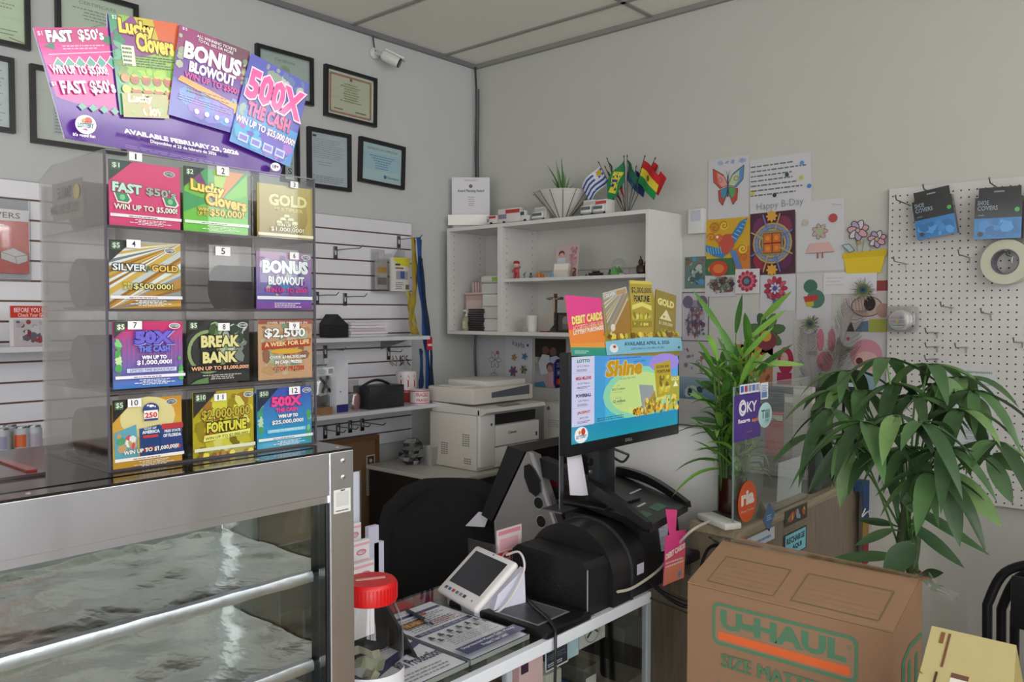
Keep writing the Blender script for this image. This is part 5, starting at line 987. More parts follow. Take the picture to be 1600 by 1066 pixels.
def tq(tl_, tr_, bl_, k): c = Cv(tp(*bl_, MX + .001), tp(*tr_, MX + .001) - tp(*tl_, MX + .001), tp(*tl_, MX + .001) - tp(*bl_, MX + .001), mb=m, mat='card', base=None, eps=.00015); c.N = V3((1, 0, 0)); c.k = k; return c
c = tq((941, 458), (978, 448), (952, 530), 1); c.rect(0, 0, 1, 1, '#9a8f80'); streaks(c, ['#b08a4a', '#c8b890', '#8a8a8c', '#a09a90', '#d0c8b0'], 20, 3); c.poly([(.0, 0), (1, 0), (1, .7)], '#a87a2c').rect(0, .86, 1, 1, '#c0bab0').text('SILVER', .1, .88, .5, .96, '#e8e8e8', .04, out='#5a5048').text('GOLD', .55, .88, .95, .96, '#d8a83a', .04, out='#5a5048').disc(.2, .22, .09, '#e8e0d0')
c = tq((983, 438), (1017, 440), (986, 522), 12); c.rect(0, 0, 1, 1, '#b8a030').rect(0, .94, 1, 1, '#d8c85a').text('$2,000,000', .05, .75, .96, .88, '#3a3010', .05, out='#e8d870').text('FORTUNE', .15, .6, .88, .73, '#3a3010', .05, out='#e8d870').poly([(.05, .45), (.5, .52), (.95, .44), (.95, .53), (.5, .6), (.05, .54)], '#e8e070').specks(0, .25, 1, .42, 16, ['#e8e070', '#8a7a20', '#d0c040'], .08, 4).rect(.05, .12, .95, .24, '#9a8a1c').specks(.08, .14, .92, .22, 6, ['#e8dc60'], .05, 6)
c = tq((1024, 452), (1056, 462), (1022, 528), 12); c.rect(0, 0, 1, 1, '#968428').text('GOLD', .1, .7, .9, .85, '#ecdc90', .06).poly([(.2, .42), (.8, .42), (.52, .64)], '#e8e0b0').poly([(.35, .5), (.4, .44), (.5, .5)], '#968428').text('$1,000,000!', .18, .3, .85, .38, '#ece0b0', .03).specks(0, 0, 1, .25, 12, ['#b8a83c', '#6a6018', '#d0c050'], .08, 5)
c = tq((940, 524), (1062, 520), (946, 556), 22); R_ = random.Random(2); c.specks(0, .72, 1, 1.15, 60, ['#e0b83c', '#a87a24', '#f0d864', '#7a5c1c', '#c8c044'], .02, 7, k=5)
c = tq((943, 530), (1062, 526), (946, 555), 34); c.poly([(0, 0), (1, 0), (1, .9), (.5, 1.05), (0, .85)], '#8ccbe8').text('AVAILABLE APRIL 6, 2026', .2, .48, .84, .78, '#2a5a80', .03).text('DISPONIBLE EL 6 DE ABRIL DE 2026', .3, .24, .74, .38, '#3a6a90', 0).disc(.09, .4, .05, '#f2f6fa', ry=.28).disc(.1, .5, .02, '#c84a3c', n=8, ry=.1).disc(.95, .25, .015, '#2a5a50', n=10, ry=.09).greek(.2, .02, .8, .16, 2, '#a8d4ec', 3)
single('topper_card', m, 'gold and blue card of three scratch tickets standing along the monitor top', 'card', 'advert cards on the monitor top', smooth=False)
# payment logos sign on a stem
SX = 1.70; m = MB(); a_, b_ = ax(866, 607, SX), ax(890, 560, SX)
t = thing('payment_sign', 'small dark blue sign of bank card logos on a silver stem left of the monitor', 'sign', (SX, (a_.y + b_.y) / 2, 1.12))
cv = Cv(V3((SX, a_.y, a_.z)), V3((0, b_.y - a_.y, 0)), V3((0, 0, b_.z - a_.z)), mat='satin', base='#2c2c6c', t=.004, shape=[(.12, 0), (.95, .0), (1, .1), (1, .95), (.9, 1), (.2, 1), (0, .85), (0, .15)])
cv.greek(.15, .72, .95, .9, 3, '#b8b8dc', 3, .5).rect(.14, .42, .48, .64, '#3f74c8').rect(.58, .44, .95, .62, '#d8dcec').text('VISA', .62, .48, .92, .58, '#2c3a8c', .03).disc(.24, .22, .13, '#d83a34').disc(.38, .22, .13, '#e89a34').rect(.58, .13, .95, .31, '#d0d4e4').text('AMEX', .18, .47, .44, .6, '#e0ecf8', .03).disc(.77, .22, .06, '#e08a3c'); cv.mb.build('panel', t, smooth=False)
m = MB(); p = ax(879, 606, SX); m.box((SX - .006, p.y - .009, 1.12), (SX - .002, p.y + .009, p.z + .02), 'metal', '#a8a8ae'); m.box((SX - .05, p.y - .04, 1.1151), (SX + .03, p.y + .04, 1.12), 'metal', '#8a8a90'); m.build('stem', t, smooth=False)
m = MB(); g = []
for i in range(6):
    f = i / 5; a = ax(884 + 7 * f, 690 + 84 * f, 1.725 + .015 * sin(3 * f)); b = ax(905 + 14 * f, 690 + 84 * f, 1.725 + .015 * sin(3 * f)); g.append([a, a.lerp(b, .5) + V3((.01, 0, 0)), b])
m.sheet(g, 'paper', '#dfdce6'); m.sheet([[v - V3((.001, 0, 0)) for v in r][::-1] for r in g], 'paper', '#dfdce6'); single('curled_paper', m, 'white curled paper hanging behind the lower left corner of the monitor', 'paper')
# pink hang tag on the tray corner
h0 = A_.lerp(B_, .35) + V3((.004, -.004, -.004)); 
m = MB(); TGX = h0.x + .012
def tg(px, py): return ax(px, py, TGX)
pts = [tg(1040, 796), tg(1058, 797), tg(1056, 830), tg(1072, 828), tg(1060, 905), tg(1036, 917), tg(1040, 838), tg(1046, 836)]
m.prism(pts, (-.001, 0, 0), 'card', '#e83a8c'); c = Cv(tg(1036, 917), tg(1072, 828) - tg(1040, 838), tg(1040, 838) - tg(1036, 917), mb=m, mat='card', base=None); c.N = V3((1, 0, 0)); c.k = 2
c.poly([(0, .02), (1, .02), (1, .45), (0, .35)], '#ec8a6c').poly([(0, .35), (1, .45), (1, .72), (0, .6)], '#ea5a78').text('DEBIT CARDS', .04, .52, .96, .64, '#f8ecdc', .05, slope=.12).greek(.05, .36, .95, .5, 2, '#f6d8d0', 4, .5).disc(.75, .14, .09, '#8a90b8')
single('hang_tag', m, 'pink DEBIT CARDS hang tag dangling from the corner of the terminal tray', 'tag', smooth=False)
# slip stand behind the printer
t = thing('slip_holder', 'clear slip holder with pink slips and a red square between tablet and printer', 'holder', (1.62, -1.52, CZ))
m = MB(); cv = xpanel(777, 815, 830, 880, 1.60, base='#e2cfd2', t=.004); cv.rect(.05, .82, .95, .95, '#d88a9a').rect(.1, .35, .85, .7, '#e0a8b4').greek(.1, .1, .8, .3, 3, '#b8848c', 3); cv.mb.build('slips', t, smooth=False)
cv = xpanel(774, 800, 868, 890, 1.615, base='#cf2a26', t=.004); cv.ring(.62, .5, .25, .09, '#f0e0e0').rect(.6, .45, .85, .56, '#f0e0e0'); cv.mb.build('red_card', t, smooth=False)
a = ax(766, 850, 1.59); m = MB(); m.box((1.50, a.y, CZ), (1.62, a.y + .09, CZ + .006), 'acrylic'); m.box((1.5, a.y, CZ + .006), (1.62, a.y + .002, a.z), 'acrylic'); m.box((1.592, a.y, CZ), (1.594, a.y + .09, ax(777, 830, 1.6).z - .04), 'acrylic'); m.build('shell', t, smooth=False)
# cables and keyboard lying on the wood counter side
WC1, WCY0, WCZ = 2.09, -1.04, 1.054
t = thing('wood_counter', 'pale wood grain counter against the right wall carrying the glass shield', 'counter', (1.8, -.52, 0))
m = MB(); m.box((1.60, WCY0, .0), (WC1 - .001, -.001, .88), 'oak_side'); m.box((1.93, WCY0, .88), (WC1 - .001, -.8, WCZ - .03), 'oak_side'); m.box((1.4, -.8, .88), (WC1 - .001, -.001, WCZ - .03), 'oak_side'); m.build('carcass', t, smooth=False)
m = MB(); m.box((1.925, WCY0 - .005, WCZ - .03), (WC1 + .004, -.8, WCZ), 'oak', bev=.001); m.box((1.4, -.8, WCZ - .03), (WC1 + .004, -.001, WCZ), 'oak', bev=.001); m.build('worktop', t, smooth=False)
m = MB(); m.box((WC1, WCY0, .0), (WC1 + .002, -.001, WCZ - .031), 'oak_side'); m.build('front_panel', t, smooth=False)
m = MB()
for dx in (0, .012, .02):
    m.tube(smooth_path([V3((1.93, -1.30, .93)), V3((2.0, -1.22, .87 - dx)), V3((2.06 + dx, -1.12, .84)), V3((2.08 + dx, -1.09, .92)), V3((2.06, -1.075, 1.0)), V3((2.0, -1.07, .98)), V3((1.98, -1.08, .88 - dx)), V3((2.02, -1.1, .78 - dx * 3)), V3((2.07, -1.1, .80)), V3((2.085, -1.08, .95))]), .0045, 'satin', '#121212', 7)
m.tube(smooth_path([V3((1.95, -1.31, .885)), V3((2.03, -1.2, .82)), V3((2.06, -1.15, .76)), V3((2.1, -1.1, .74)), V3((2.12, -1.06, .82)), V3((2.11, -1.05, .95)), V3((2.0, -1.06, 1.02))]), .003, 'satin', '#161616', 7)
single('coiled_cables', m, 'coil of black cables hanging beside the wood counter end', 'cables')
m = MB(); p = ay(1070, 868, -1.09); m.box((p.x - .10, -1.13, p.z - .02), (p.x + .03, WCY0 - .001, p.z + .012), 'satin', '#151416', bev=.01); single('cable_tray', m, 'black flat bracket tray under the pink tag at the counter end', 'tray')
m = MB(); m.tube(smooth_path([az(1108, 815, WCZ + .03), az(1080, 830, WCZ + .02) , ax(1050, 862, 1.96), ax(1030, 890, 1.955), ax(990, 918, 1.955), ax(965, 925, 1.95)]), .004, 'satin', '#c9bfb4', 7)
single('white_cable', m, 'white cable running from the white adapter down to the counter', 'cable')
a = az(1118, 822, WCZ)
t = thing('white_adapter', 'flat white adapter box lying on the wood counter corner', 'adapter', (a.x, a.y, WCZ)); t.rotation_euler
m = MB(); T_ = Matrix.Translation((a.x, a.y + .02, WCZ)) @ Matrix.Rotation(radians(-28), 4, 'Z'); m.box((-.075, -.03, .002), (.075, .03, .022), 'satin', '#dedcd6', bev=.005, T=T_); m.build('housing', t)
m = MB(); m.box((-.09, .035, .0), (.02, .06, .02), 'satin', '#1a1a1a', bev=.004, T=T_); m.build('clip', t)
m = MB(); g = []
for i in range(5): a = ax(1005 + 6 * i * .3, 800 + i * 18, 1.82); b = ax(1046 - i * 2, 812 + i * 12, 1.9); g.append([a, a.lerp(b, .5), b])
m.sheet(g, 'paper', '#b9bac8'); c = Cv(ax(1000, 870, 1.86), ax(1042, 860, 1.93) - ax(1000, 870, 1.86), ax(1003, 815, 1.86) - ax(1000, 870, 1.86), mb=MB(), base='#bcbdcc', t=.001); c.greek(.05, .05, .95, .95, 16, '#8a8c9c', 3, .4)
single('printed_form', c.mb, 'printed form hanging below the terminal tray left of the pink tag', 'form', smooth=False)
# white L shaped partition behind the monitor
t = thing('white_cabinet', 'white rounded cabinet standing behind the monitor stand and terminal tray', 'cabinet', (1.65, -.7, .88))
b = ay(1118, 674, -.83); CB0, CB1 = 1.36, b.x
m = MB(); m.box((CB0, -.83, .8805), (CB1, -.801, b.z), 'laminate', '#ecebea', bev=.012, seg=3); m.build('panel', t)
m = MB(); m.box((CB0, -.80, WCZ + .001), (CB1 - .01, -.5, b.z - .002), 'laminate', '#d9d8d6'); m.build('top', t, smooth=False)
m = MB(); m.box((1.5, -.76, b.z), (CB1 - .02, -.52, b.z + .065), 'satin', '#a9a7a8', bev=.004); single('grey_case', m, 'flat grey case lying on the white cabinet behind the bamboo', 'case', smooth=False)

# ================================================================== GLASS SHIELD with stickers
GX = WC1 - .012; g0, g1 = ax(1146, 700, GX), ax(1262, 700, GX); gz = ax(1146, 606, GX).z
t = thing('glass_shield', 'clear glass shield standing along the wood counter edge with shop stickers', 'shield', (GX, (g0.y + g1.y) / 2, WCZ))
m = MB(); m.box((GX - .003, g0.y, WCZ), (GX + .003, g1.y, gz), 'glass'); m.build('pane', t, smooth=False)
m = MB(); m.box((GX - .0031, g0.y - .001, WCZ), (GX + .0031, g0.y, gz), 'gloss', '#7f9090'); m.box((GX - .0031, g0.y, gz), (GX + .0031, g1.y, gz + .001), 'gloss', '#8a9a98'); m.build('edge', t, smooth=False)
def stick(pl_, pr_, yt, yb, base, x=GX + .0042, shape=None, mat='satin'): return xpanel(pl_, pr_, yt, yb, x, base=base, mat=mat, t=.0006, shape=shape)
c = stick(1147, 1188, 620, 692, '#4a2a86'); c.text('OKY', .2, .6, .85, .84, '#f0eef6', .02).ring(.3, .72, .12, .04, '#f0eef6').text('Recarga', .14, .36, .58, .48, '#f0eef6', .04).text('aqui', .62, .34, .92, .46, '#e88a3c', .04).text('oky.app', .4, .14, .7, .2, '#c07a4a', 0); o_ = c.mb.build('sticker', t, smooth=False); o_['label'] = 'purple square OKY sticker'
c = stick(1156, 1187, 602, 617, '#dfe2f2'); 
for k, cc in enumerate(('#3a58a8', '#a83a4c', '#8a90a8', '#5a7ab8', '#9a9ab0')): c.rect(.04 + k * .19, .2, .18 + k * .19, .85, cc)
o_ = c.mb.build('sticker', t, smooth=False); o_['label'] = 'white strip of bank card logos'
c = stick(1188, 1200, 599, 625, '#e2e6f2'); c.rect(.15, .1, .85, .45, '#5a82b8').greek(.1, .5, .9, .9, 4, '#8a98b8', 3); o_ = c.mb.build('sticker', t, smooth=False); o_['label'] = 'small white and blue sticker'
circ = [(.5 + .5 * cos(2 * pi * k / 28), .5 + .5 * sin(2 * pi * k / 28)) for k in range(28)]
c = stick(1185, 1206, 631, 671, '#bfe4e6', shape=circ, x=GX + .005); c.text("Tilil", .2, .38, .8, .72, '#2f5a60', .02).text('pay', .5, .2, .75, .33, '#4a8a90', 0); o_ = c.mb.build('sticker', t, smooth=False); o_['label'] = 'round pale blue sticker'
c = stick(1153, 1182, 757, 822, '#e8581c', shape=circ, x=GX + .005); c.text('ria', .16, .42, .86, .78, '#f8ece4', .05).text('Money Transfer', .16, .24, .84, .32, '#f8dcc8', .0); o_ = c.mb.build('sticker', t, smooth=False); o_['label'] = 'round orange ria sticker'
# stickers on the counter front
def cst(pl_, pr_, yt, yb, base, name, label, fn=None, shape=None, cat='sticker'):
    c = xpanel(pl_, pr_, yt, yb, WC1 + .0052, base=base, mat='satin', t=.0006, shape=shape)
    if fn: fn(c)
    single(name, c.mb, label, cat, smooth=False)
cst(1192, 1211, 788, 836, '#4a6f9c', 'diamond_sticker', 'blue diamond sticker on the upper edge of the wood counter front', lambda c: c.greek(.3, .4, .7, .6, 3, '#b9cbe0', 3), shape=[(.5, 0), (1, .55), (.5, 1), (0, .45)])
cst(1168, 1210, 842, 862, '#c9d0da', 'strip_sticker', 'long pale sticker with a blue dot on the wood counter front', lambda c: c.disc(.08, .5, .05, '#3a62b0', ry=.35).greek(.2, .3, .9, .7, 1, '#6a86b8', 3))
cst(1226, 1261, 800, 825, '#3a3530', 'colour_sticker', 'dark sticker with small coloured patches on the wood counter front', lambda c: c.specks(.05, .1, .95, .9, 14, ['#c8a43a', '#6a8a4c', '#a84a34', '#8aa0b0'], .08, 4))
cst(1225, 1260, 838, 875, '#223c48', 'recharge_sticker', 'teal RECHARGE sticker on the wood counter front above the moving box', lambda c: c.rect(.05, .05, .95, .95, '#7fc8d8').text('RECHARGE', .1, .55, .9, .82, '#1a3a48', .04).text('AQUI', .3, .2, .8, .45, '#1a3a48', .04))

# vase with bamboo
vp = az(1144, 806, WCZ); VO = V3((vp.x, vp.y, WCZ))
t = thing('bamboo_vase', 'lucky bamboo with long narrow leaves in a tall glass vase on the wood counter', 'potted plant', VO)
m = MB(); m.lathe(VO, [(.052, 0), (.054, .01), (.050, .12), (.056, .24)], 'glass', cap=False, n=30); m.lathe(VO, [(.05, .0), (.05, .012), (.001, .013)], 'glass', n=30); m.build('vase', t)
m = MB(); m.lathe(VO, [(.046, .014), (.045, .125), (.001, .126)], 'gloss', '#3a1a10', n=30); m.build('water', t)
def leaf(m, base, d, up, L, wd, droop=.3, col='#4f7f2c', n=7, fold=.25, mat='leaf'):
    d = V3(d).normalized(); up = V3(up); s_ = d.cross(up); s_ = s_.normalized() if s_.length > 1e-4 else V3((1, 0, 0)); nn = s_.cross(d).normalized(); g = []
    for i in range(n + 1):
        f = i / n; p = V3(base) + d * L * f * (1 - .15 * droop * f) - V3((0, 0, 1)) * droop * L * f * f; w_ = wd * (sin(pi * min(1, f * .93 + .07)) ** .8) * (1 - .25 * f) + .0004
        g.append([p - s_ * w_ / 2 + nn * w_ * fold, p, p + s_ * w_ / 2 + nn * w_ * fold])
    m.sheet(g, mat, col)
R = random.Random(14); st = MB(); fo = MB(); LG = ['#6f9f3c', '#4f8034', '#85b850', '#3c6a2c', '#9cc468', '#5f9440']
for k in range(15):
    a = R.uniform(0, 2 * pi); r = .035 * R.random() ** .5; b = VO + V3((r * cos(a), r * sin(a), .02)); h_ = R.uniform(.28, .50); top = b + V3((.06 * cos(a) * R.random(), .08 * sin(a) * R.random(), h_))
    st.tube([b, b.lerp(top, .5) + V3((.004, 0, 0)), top], [.0065, .006, .004], 'leaf', R.choice(['#5a7a34', '#6a8a3c', '#4a6a2c']), 8)
    for q in range(11):
        f = .35 + .65 * q / 10; p = b.lerp(top, f); an = a + q * 2.4 + R.uniform(-.5, .5); el = R.uniform(.15, 1.3) * (0.6 + f)
        leaf(fo, p, V3((cos(an), sin(an), el)), V3((0, 0, 1)) if el < 3 else V3((1, 0, 0)), R.uniform(.12, .21), R.uniform(.018, .03), R.uniform(.1, .6), R.choice(LG[:3] if f > .75 else LG))
C0 = VO + V3((0, 0, .45))
for (px, py, bx, by, wd) in ((1082, 447, 1130, 520, .02), (1238, 450, 1190, 500, .022), (1160, 455, 1150, 520, .022), (1120, 500, 1150, 560, .028), (1240, 532, 1180, 580, .018), (1262, 566, 1190, 568, .02), (1090, 545, 1140, 580, .02), (1075, 610, 1130, 640, .02), (1230, 478, 1170, 530, .02), (1085, 590, 1130, 620, .022), (1210, 505, 1160, 560, .02), (1200, 545, 1150, 600, .024), (1150, 530, 1150, 610, .026), (1120, 520, 1160, 600, .02), (1078, 650, 1125, 660, .02), (1100, 570, 1150, 640, .026)):
    pt, pb = ay(px, py, VO.y - .02), ay(bx, by, VO.y); leaf(fo, pb, pt - pb, V3((.2, -1, .3)), (pt - pb).length, wd, .06, R.choice(LG), fold=.12); st.tube([VO + V3((0, 0, .2)), pb], [.003, .0018], 'leaf', '#5f8a38', 5)
for mm_ in (st, fo): mm_.v = [V3((min(v.x, GX - .012 - .0004 * (i_ % 5) + 2.5 * max(0, v.z - gz)), v.y, v.z)) for i_, v in enumerate(mm_.v)]
st.build('stem', t); fo.build('foliage', t)
# brochures and papers behind the shield
BY = -.42
t = thing('brochure_rack', 'dark brochure rack with leaflets behind the glass shield', 'rack', (1.95, BY, WCZ))
m = MB()
for k in range(3): z_ = WCZ + .0 + k * .11; m.box((1.80, BY + k * .06, z_), (2.06, BY + .01 + k * .06, z_ + .12), 'satin', '#3c3f3c'); 
m.box((1.80, BY + .19, WCZ), (2.06, BY + .2, WCZ + .36), 'satin', '#35383a'); m.box((1.795, BY, WCZ), (1.80, BY + .2, WCZ + .3), 'satin', '#3c3f3c'); m.box((2.06, BY, WCZ), (2.065, BY + .2, WCZ + .3), 'satin', '#3c3f3c'); m.build('frame', t, smooth=False)
R = random.Random(9)
for k in range(7):
    x_ = 1.81 + .035 * k; zz = WCZ + .12 + .03 * (k % 3) + (.1 if k > 3 else 0)
    m = MB(); cc = ['#b9b4ae', '#8a8f8a', '#c0453c', '#6f7a74', '#a9a29a', '#c4bfba', '#5a6a60'][k]; m.box((x_, BY - .002 - (k % 3) * .003 + .03, WCZ + .01), (x_ + .07, BY + .03 + (k % 3) * .01, zz + .1), 'paper', cc); m.box((x_ + .004, BY + .0255 - (k % 3) * .003, zz + .07), (x_ + .066, BY + .0275 - (k % 3) * .003, zz + .09), 'paper', '#d8d4d0')
    single('brochure', m, ['pale beige', 'grey green', 'red', 'slate green', 'tan', 'cream', 'dark green'][k] + ' brochure standing in the rack behind the glass shield', 'brochure', 'brochures in the rack', smooth=False)
c = xpanel(1214, 1252, 724, 800, 2.03, base='#c9c8cc', t=.001); c.mb.v = [v + V3((.03 * (v.z - WCZ), 0, 0)) for v in c.mb.v]; c.mb.v = [V3((v.x, v.y, max(v.z, WCZ + .001))) for v in c.mb.v]; single('white_notice', c.mb, 'plain white sheet leaning inside the glass shield above the diamond sticker', 'paper', smooth=False)
m = MB(); p, q = ax(1185, 780, 1.97), ax(1200, 718, 1.97)
for k in range(3): m.box((1.93 - .02 * k, p.y + .015 * k, WCZ), (1.94 - .02 * k, q.y + .03 + .015 * k, q.z + .01 * k), 'paper', ['#9a9c98', '#a9aaa6', '#8a8d88'][k])
single('leaning_envelopes', m, 'three grey envelopes standing on the wood counter right of the vase', 'envelopes', smooth=False)
c = ypanel(1308, 1341, 583, 620, -.10, base='#24252a', t=.004, mat='satin'); c.greek(.1, .8, .9, .95, 2, '#a8a8b0', 3).rect(.55, .45, .9, .62, '#c9ccd4').rect(.55, .15, .9, .32, '#c9ccd4').rect(.12, .45, .45, .62, '#4a5a80').rect(.12, .15, .45, .32, '#8a3a34'); z_ = c.O.z
c.mb.box((c.O.x + .02, -.098, WCZ), (c.O.x + .03, -.094, z_), 'satin', '#1c1c1e'); c.mb.box((c.O.x - .01, -.13, WCZ), (c.O.x + .06, -.06, WCZ + .006), 'satin', '#1c1c1e'); single('card_logo_sign', c.mb, 'black sign with card logos standing in front of the drawings left of the big plant', 'sign', smooth=False)
# ================================================================== CORNER: cabinet, printer, chair
PZ = .985
t = thing('corner_cabinet', 'black cabinet with a pale top under the white printer in the corner', 'cabinet', (.4, -.5, 0))
m = MB(); m.box((.12, -.86, .0), (.68, -.15, PZ - .02), 'satin', '#1b1a1b', bev=.006); m.build('carcass', t)
m = MB(); m.box((.11, -.87, PZ - .02), (.69, -.14, PZ), 'laminate', '#b9b6b0', bev=.003); m.build('top', t)
m = MB(); m.tube([(.685, -.75, .9), (.70, -.75, .9), (.70, -.62, .9), (.685, -.62, .9)], .004, 'metal', '#9a9a9c', 6); m.build('handle', t)
# printer
t = thing('printer', 'white multifunction office printer on the corner cabinet below the wall shelf', 'printer', (.49, -.45, PZ))
px0, px1, py0, py1 = .33, .64, -.663, -.243
PT = PZ + .40
m = MB(); m.box((px0, py0, PZ + .001), (px1, py1, PT - .145), 'satin', '#d5d0c8', bev=.008); m.build('body', t)
m = MB(); m.box((px1 + .0005, py0 + .0, PZ + .02), (px1 + .022, py0 + .10, PT - .115), 'satin', '#dedcda', bev=.006); fc_ = m.build('front_column', t)
m = MB(); m.box((px1 + .0005, py0 + .102, PZ + .105), (px1 + .02, py1 - .003, PT - .2), 'satin', '#dad7d4', bev=.003); fd_ = m.build('front_door', t)
m = MB(); m.box((px1 + .0005, py0 + .102, PZ + .01), (px1 + .018, py1 - .003, PZ + .1), 'satin', '#d2cfcb', bev=.003); m.build('paper_drawer', t)
m = MB(); m.box((px1 - .03, py0 + .105, PT - .198), (px1 + .003, py1 - .01, PT - .146), 'matte', '#141413'); m.build('output_slot', t, smooth=False)
m = MB(); m.prism([(px0 + .02, py0, PT - .144), (px1 + .03, py0, PT - .144), (px1 + .06, py0, PT - .128), (px1 + .05, py0, PT - .112), (px0 + .02, py0, PT - .10)], (0, py1 - py0 + .0, 0), 'satin', '#d6d4d1'); cp_ = m.build('control_panel', t, smooth=False)
m = MB(); q = [(px1 + .0, py0 + .13, PT - .107), (px1 + .045, py0 + .13, PT - .1115), (px1 + .045, py0 + .26, PT - .1115), (px1 + .0, py0 + .26, PT - .107)]; m.prism([V3(v) + V3((0, 0, .0005)) for v in q], (0, 0, .0012), 'gloss', '#4a4847'); m.build('display', cp_, smooth=False)
m = MB(); m.box((px0 - .01, py0 - .002, PT - .10), (px1 - .02, py1 + .002, PT - .025), 'satin', '#d3cdc5', bev=.01); m.box((px0, py0 + .12, PT - .03), (px1 - .05, py1 - .02, PT), 'satin', '#d8d4ce', bev=.008); m.box((px0 + .05, py0 + .02, PT - .026), (px0 + .2, py0 + .11, PT - .022), 'satin', '#e4e2e0'); m.build('scanner_lid', t)
m = MB(); m.prism([(px1 - .0195, py0 + .12, PT - .075), (px1 - .0195, py1 - .03, PT - .075), (px1 - .0195, py1 - .03, PT - .03), (px1 - .0195, py0 + .12, PT - .05)], (.001, 0, 0), 'matte', '#5a5c66'); m.build('feeder_slot', t, smooth=False)
cv = Cv((px1 + .0205, py0 + .19, PT - .245), (0, .06, 0), (0, 0, .013), base=None, mat='satin'); cv.text('Canon', 0, 0, 1, 1, '#3a3a3e', .03); cv.mb.build('emblem', fd_, smooth=False)
cv = Cv((px1 + .0225, py0 + .065, PT - .205), (0, .018, 0), (0, 0, .022), base=None, mat='satin'); cv.disc(.5, .7, .4, '#4a5a8c', n=8); cv.mb.build('icon', fc_, smooth=False); cv.mb = MB(); cv.mb.box((px1 + .0205, py1 - .03, PZ + .125), (px1 + .021, py1 - .018, PZ + .145), 'satin', '#3a3a3e'); cv.mb.build('latch', fd_, smooth=False)
m = MB()
for x_, z_, n_ in ((px0 + .08, PZ + .06, 6), (px0 + .22, PZ + .11, 6), (px0 + .23, PZ - .0 + .03, 3)):
    for k in range(n_):
        for j in range(3): m.box((x_ + j * .016, py0 - .0012, z_ + k * .010), (x_ + j * .016 + .012, py0 - .0002, z_ + k * .010 + .005), 'matte', '#8a847a')
m.build('vent', t, smooth=False)
# cup and bag and rod on the cabinet
p = az(673, 727, PZ)
m = MB(); m.lathe((p.x, p.y, PZ), [(.026, 0.001), (.036, .088), (.037, .09), (.034, .088), (.024, .004)], 'frosted', '#ffffff', cap=False); m.lathe((p.x, p.y, PZ), [(.0255, .0012), (.0255, .003)], 'frosted', '#ffffff'); single('plastic_cup', m, 'translucent plastic cup on the corner cabinet beside the printer', 'cup')
p = az(652, 728, PZ); m = MB(); R = random.Random(6); n = 12; vs = []
for i in range(8):
    f = i / 7; rr = .052 * sin(pi * (.15 + .75 * f)) ** .6
    for k in range(n): a = 2 * pi * k / n; r_ = rr * (1 + R.uniform(-.35, .3)); vs.append(V3((p.x - .06 + r_ * cos(a), p.y + .02 + r_ * sin(a), PZ + .001 + .12 * f)))
m.add(vs, [[i * n + k, i * n + (k + 1) % n, (i + 1) * n + (k + 1) % n, (i + 1) * n + k] for i in range(7) for k in range(n)] + [list(range(n))[::-1], [7 * n + k for k in range(n)]], 'satin', '#6d6c6a'); m.c = [H(R.choice(['#6d6c6a', '#4a4a4c', '#8d8c8a', '#2f2f31'])) for _ in m.c]; single('crumpled_bag', m, 'crumpled grey patterned bag on the corner cabinet behind the cup', 'bag', smooth=False)
p = az(625, 712, PZ + .03); q = az(648, 711, PZ + .03); m = MB(); m.tube([p, q], .004, 'satin', '#c9c9c8'); m.box((q.x - .02, q.y - .01, PZ + .0), (q.x + .02, q.y + .02, PZ + .026), 'satin', '#5a5a58'); single('white_lever', m, 'short white lever sticking out over the left edge of the corner cabinet', 'lever')
# office chair
t = thing('office_chair', 'black high backed office chair between the counter and the corner cabinet', 'chair', (1.0, -1.15, 0))
cx, cy = 1.02, -1.20
g = []; m = MB()
dirv = V3((.78, .62, 0)).normalized(); nv = V3((dirv.y, -dirv.x, 0))
def cpt(u, z, d): return V3((cx, cy, z)) + dirv * u + nv * d
for i in range(15):
    f = i / 14; z_ = .50 + .55 * f; hw = .225 * (1 - .30 * max(0, (f - .78) / .22) ** 2); row = []
    for j in range(11): u = -1 + 2 * j / 10; row.append(cpt(u * hw, z_ - .05 * max(0, abs(u) - .6) * (f > .9), .05 * u * u + .03 * sin(pi * f)))
    g.append(row)
back = [[v - nv * .07 for v in r][::-1] for r in g]
m.sheet(g, 'fabric', '#141315'); m.sheet(back, 'fabric', '#141315')
per = [r[0] for r in g] + g[-1][1:] + [r[-1] for r in g[::-1]][1:] + g[0][::-1][1:-1]; m.tube([v - nv * .035 for v in per], .036, 'fabric', '#121113', 10, closed=True)
m.build('backrest', t)
m = MB(); m.box((-.24, -.23, .44), (.24, .25, .53), 'fabric', '#161517', bev=.035, seg=3, T=Matrix.Translation(V3((cx, cy, 0)) - nv * .26) @ Matrix.Rotation(math.atan2(dirv.y, dirv.x), 4, 'Z')); m.build('seat', t)
for s_ in (-1, 1):
    m = MB(); m.tube(smooth_path([cpt(s_ * .27, .48, -.2), cpt(s_ * .3, .55, -.2), cpt(s_ * .3, .70, -.22), cpt(s_ * .29, .72, -.1), cpt(s_ * .27, .66, -.02)]), .016, 'satin', '#1a1a1b'); ar_ = m.build('armrest', t); m = MB(); m.box((-.03, -.11, .715), (.03, .11, .74), 'satin', '#1a1a1b', bev=.01, T=Matrix.Translation(cpt(s_ * .3, 0, -.18)) @ Matrix.Rotation(math.atan2(dirv.y, dirv.x), 4, 'Z')); m.build('arm_pad', ar_)
bc = V3((cx, cy, 0)) - nv * .26
m = MB(); m.lathe(bc, [(.03, .08), (.03, .25), (.018, .25), (.018, .44)], 'satin', '#222224'); m.build('column', t)
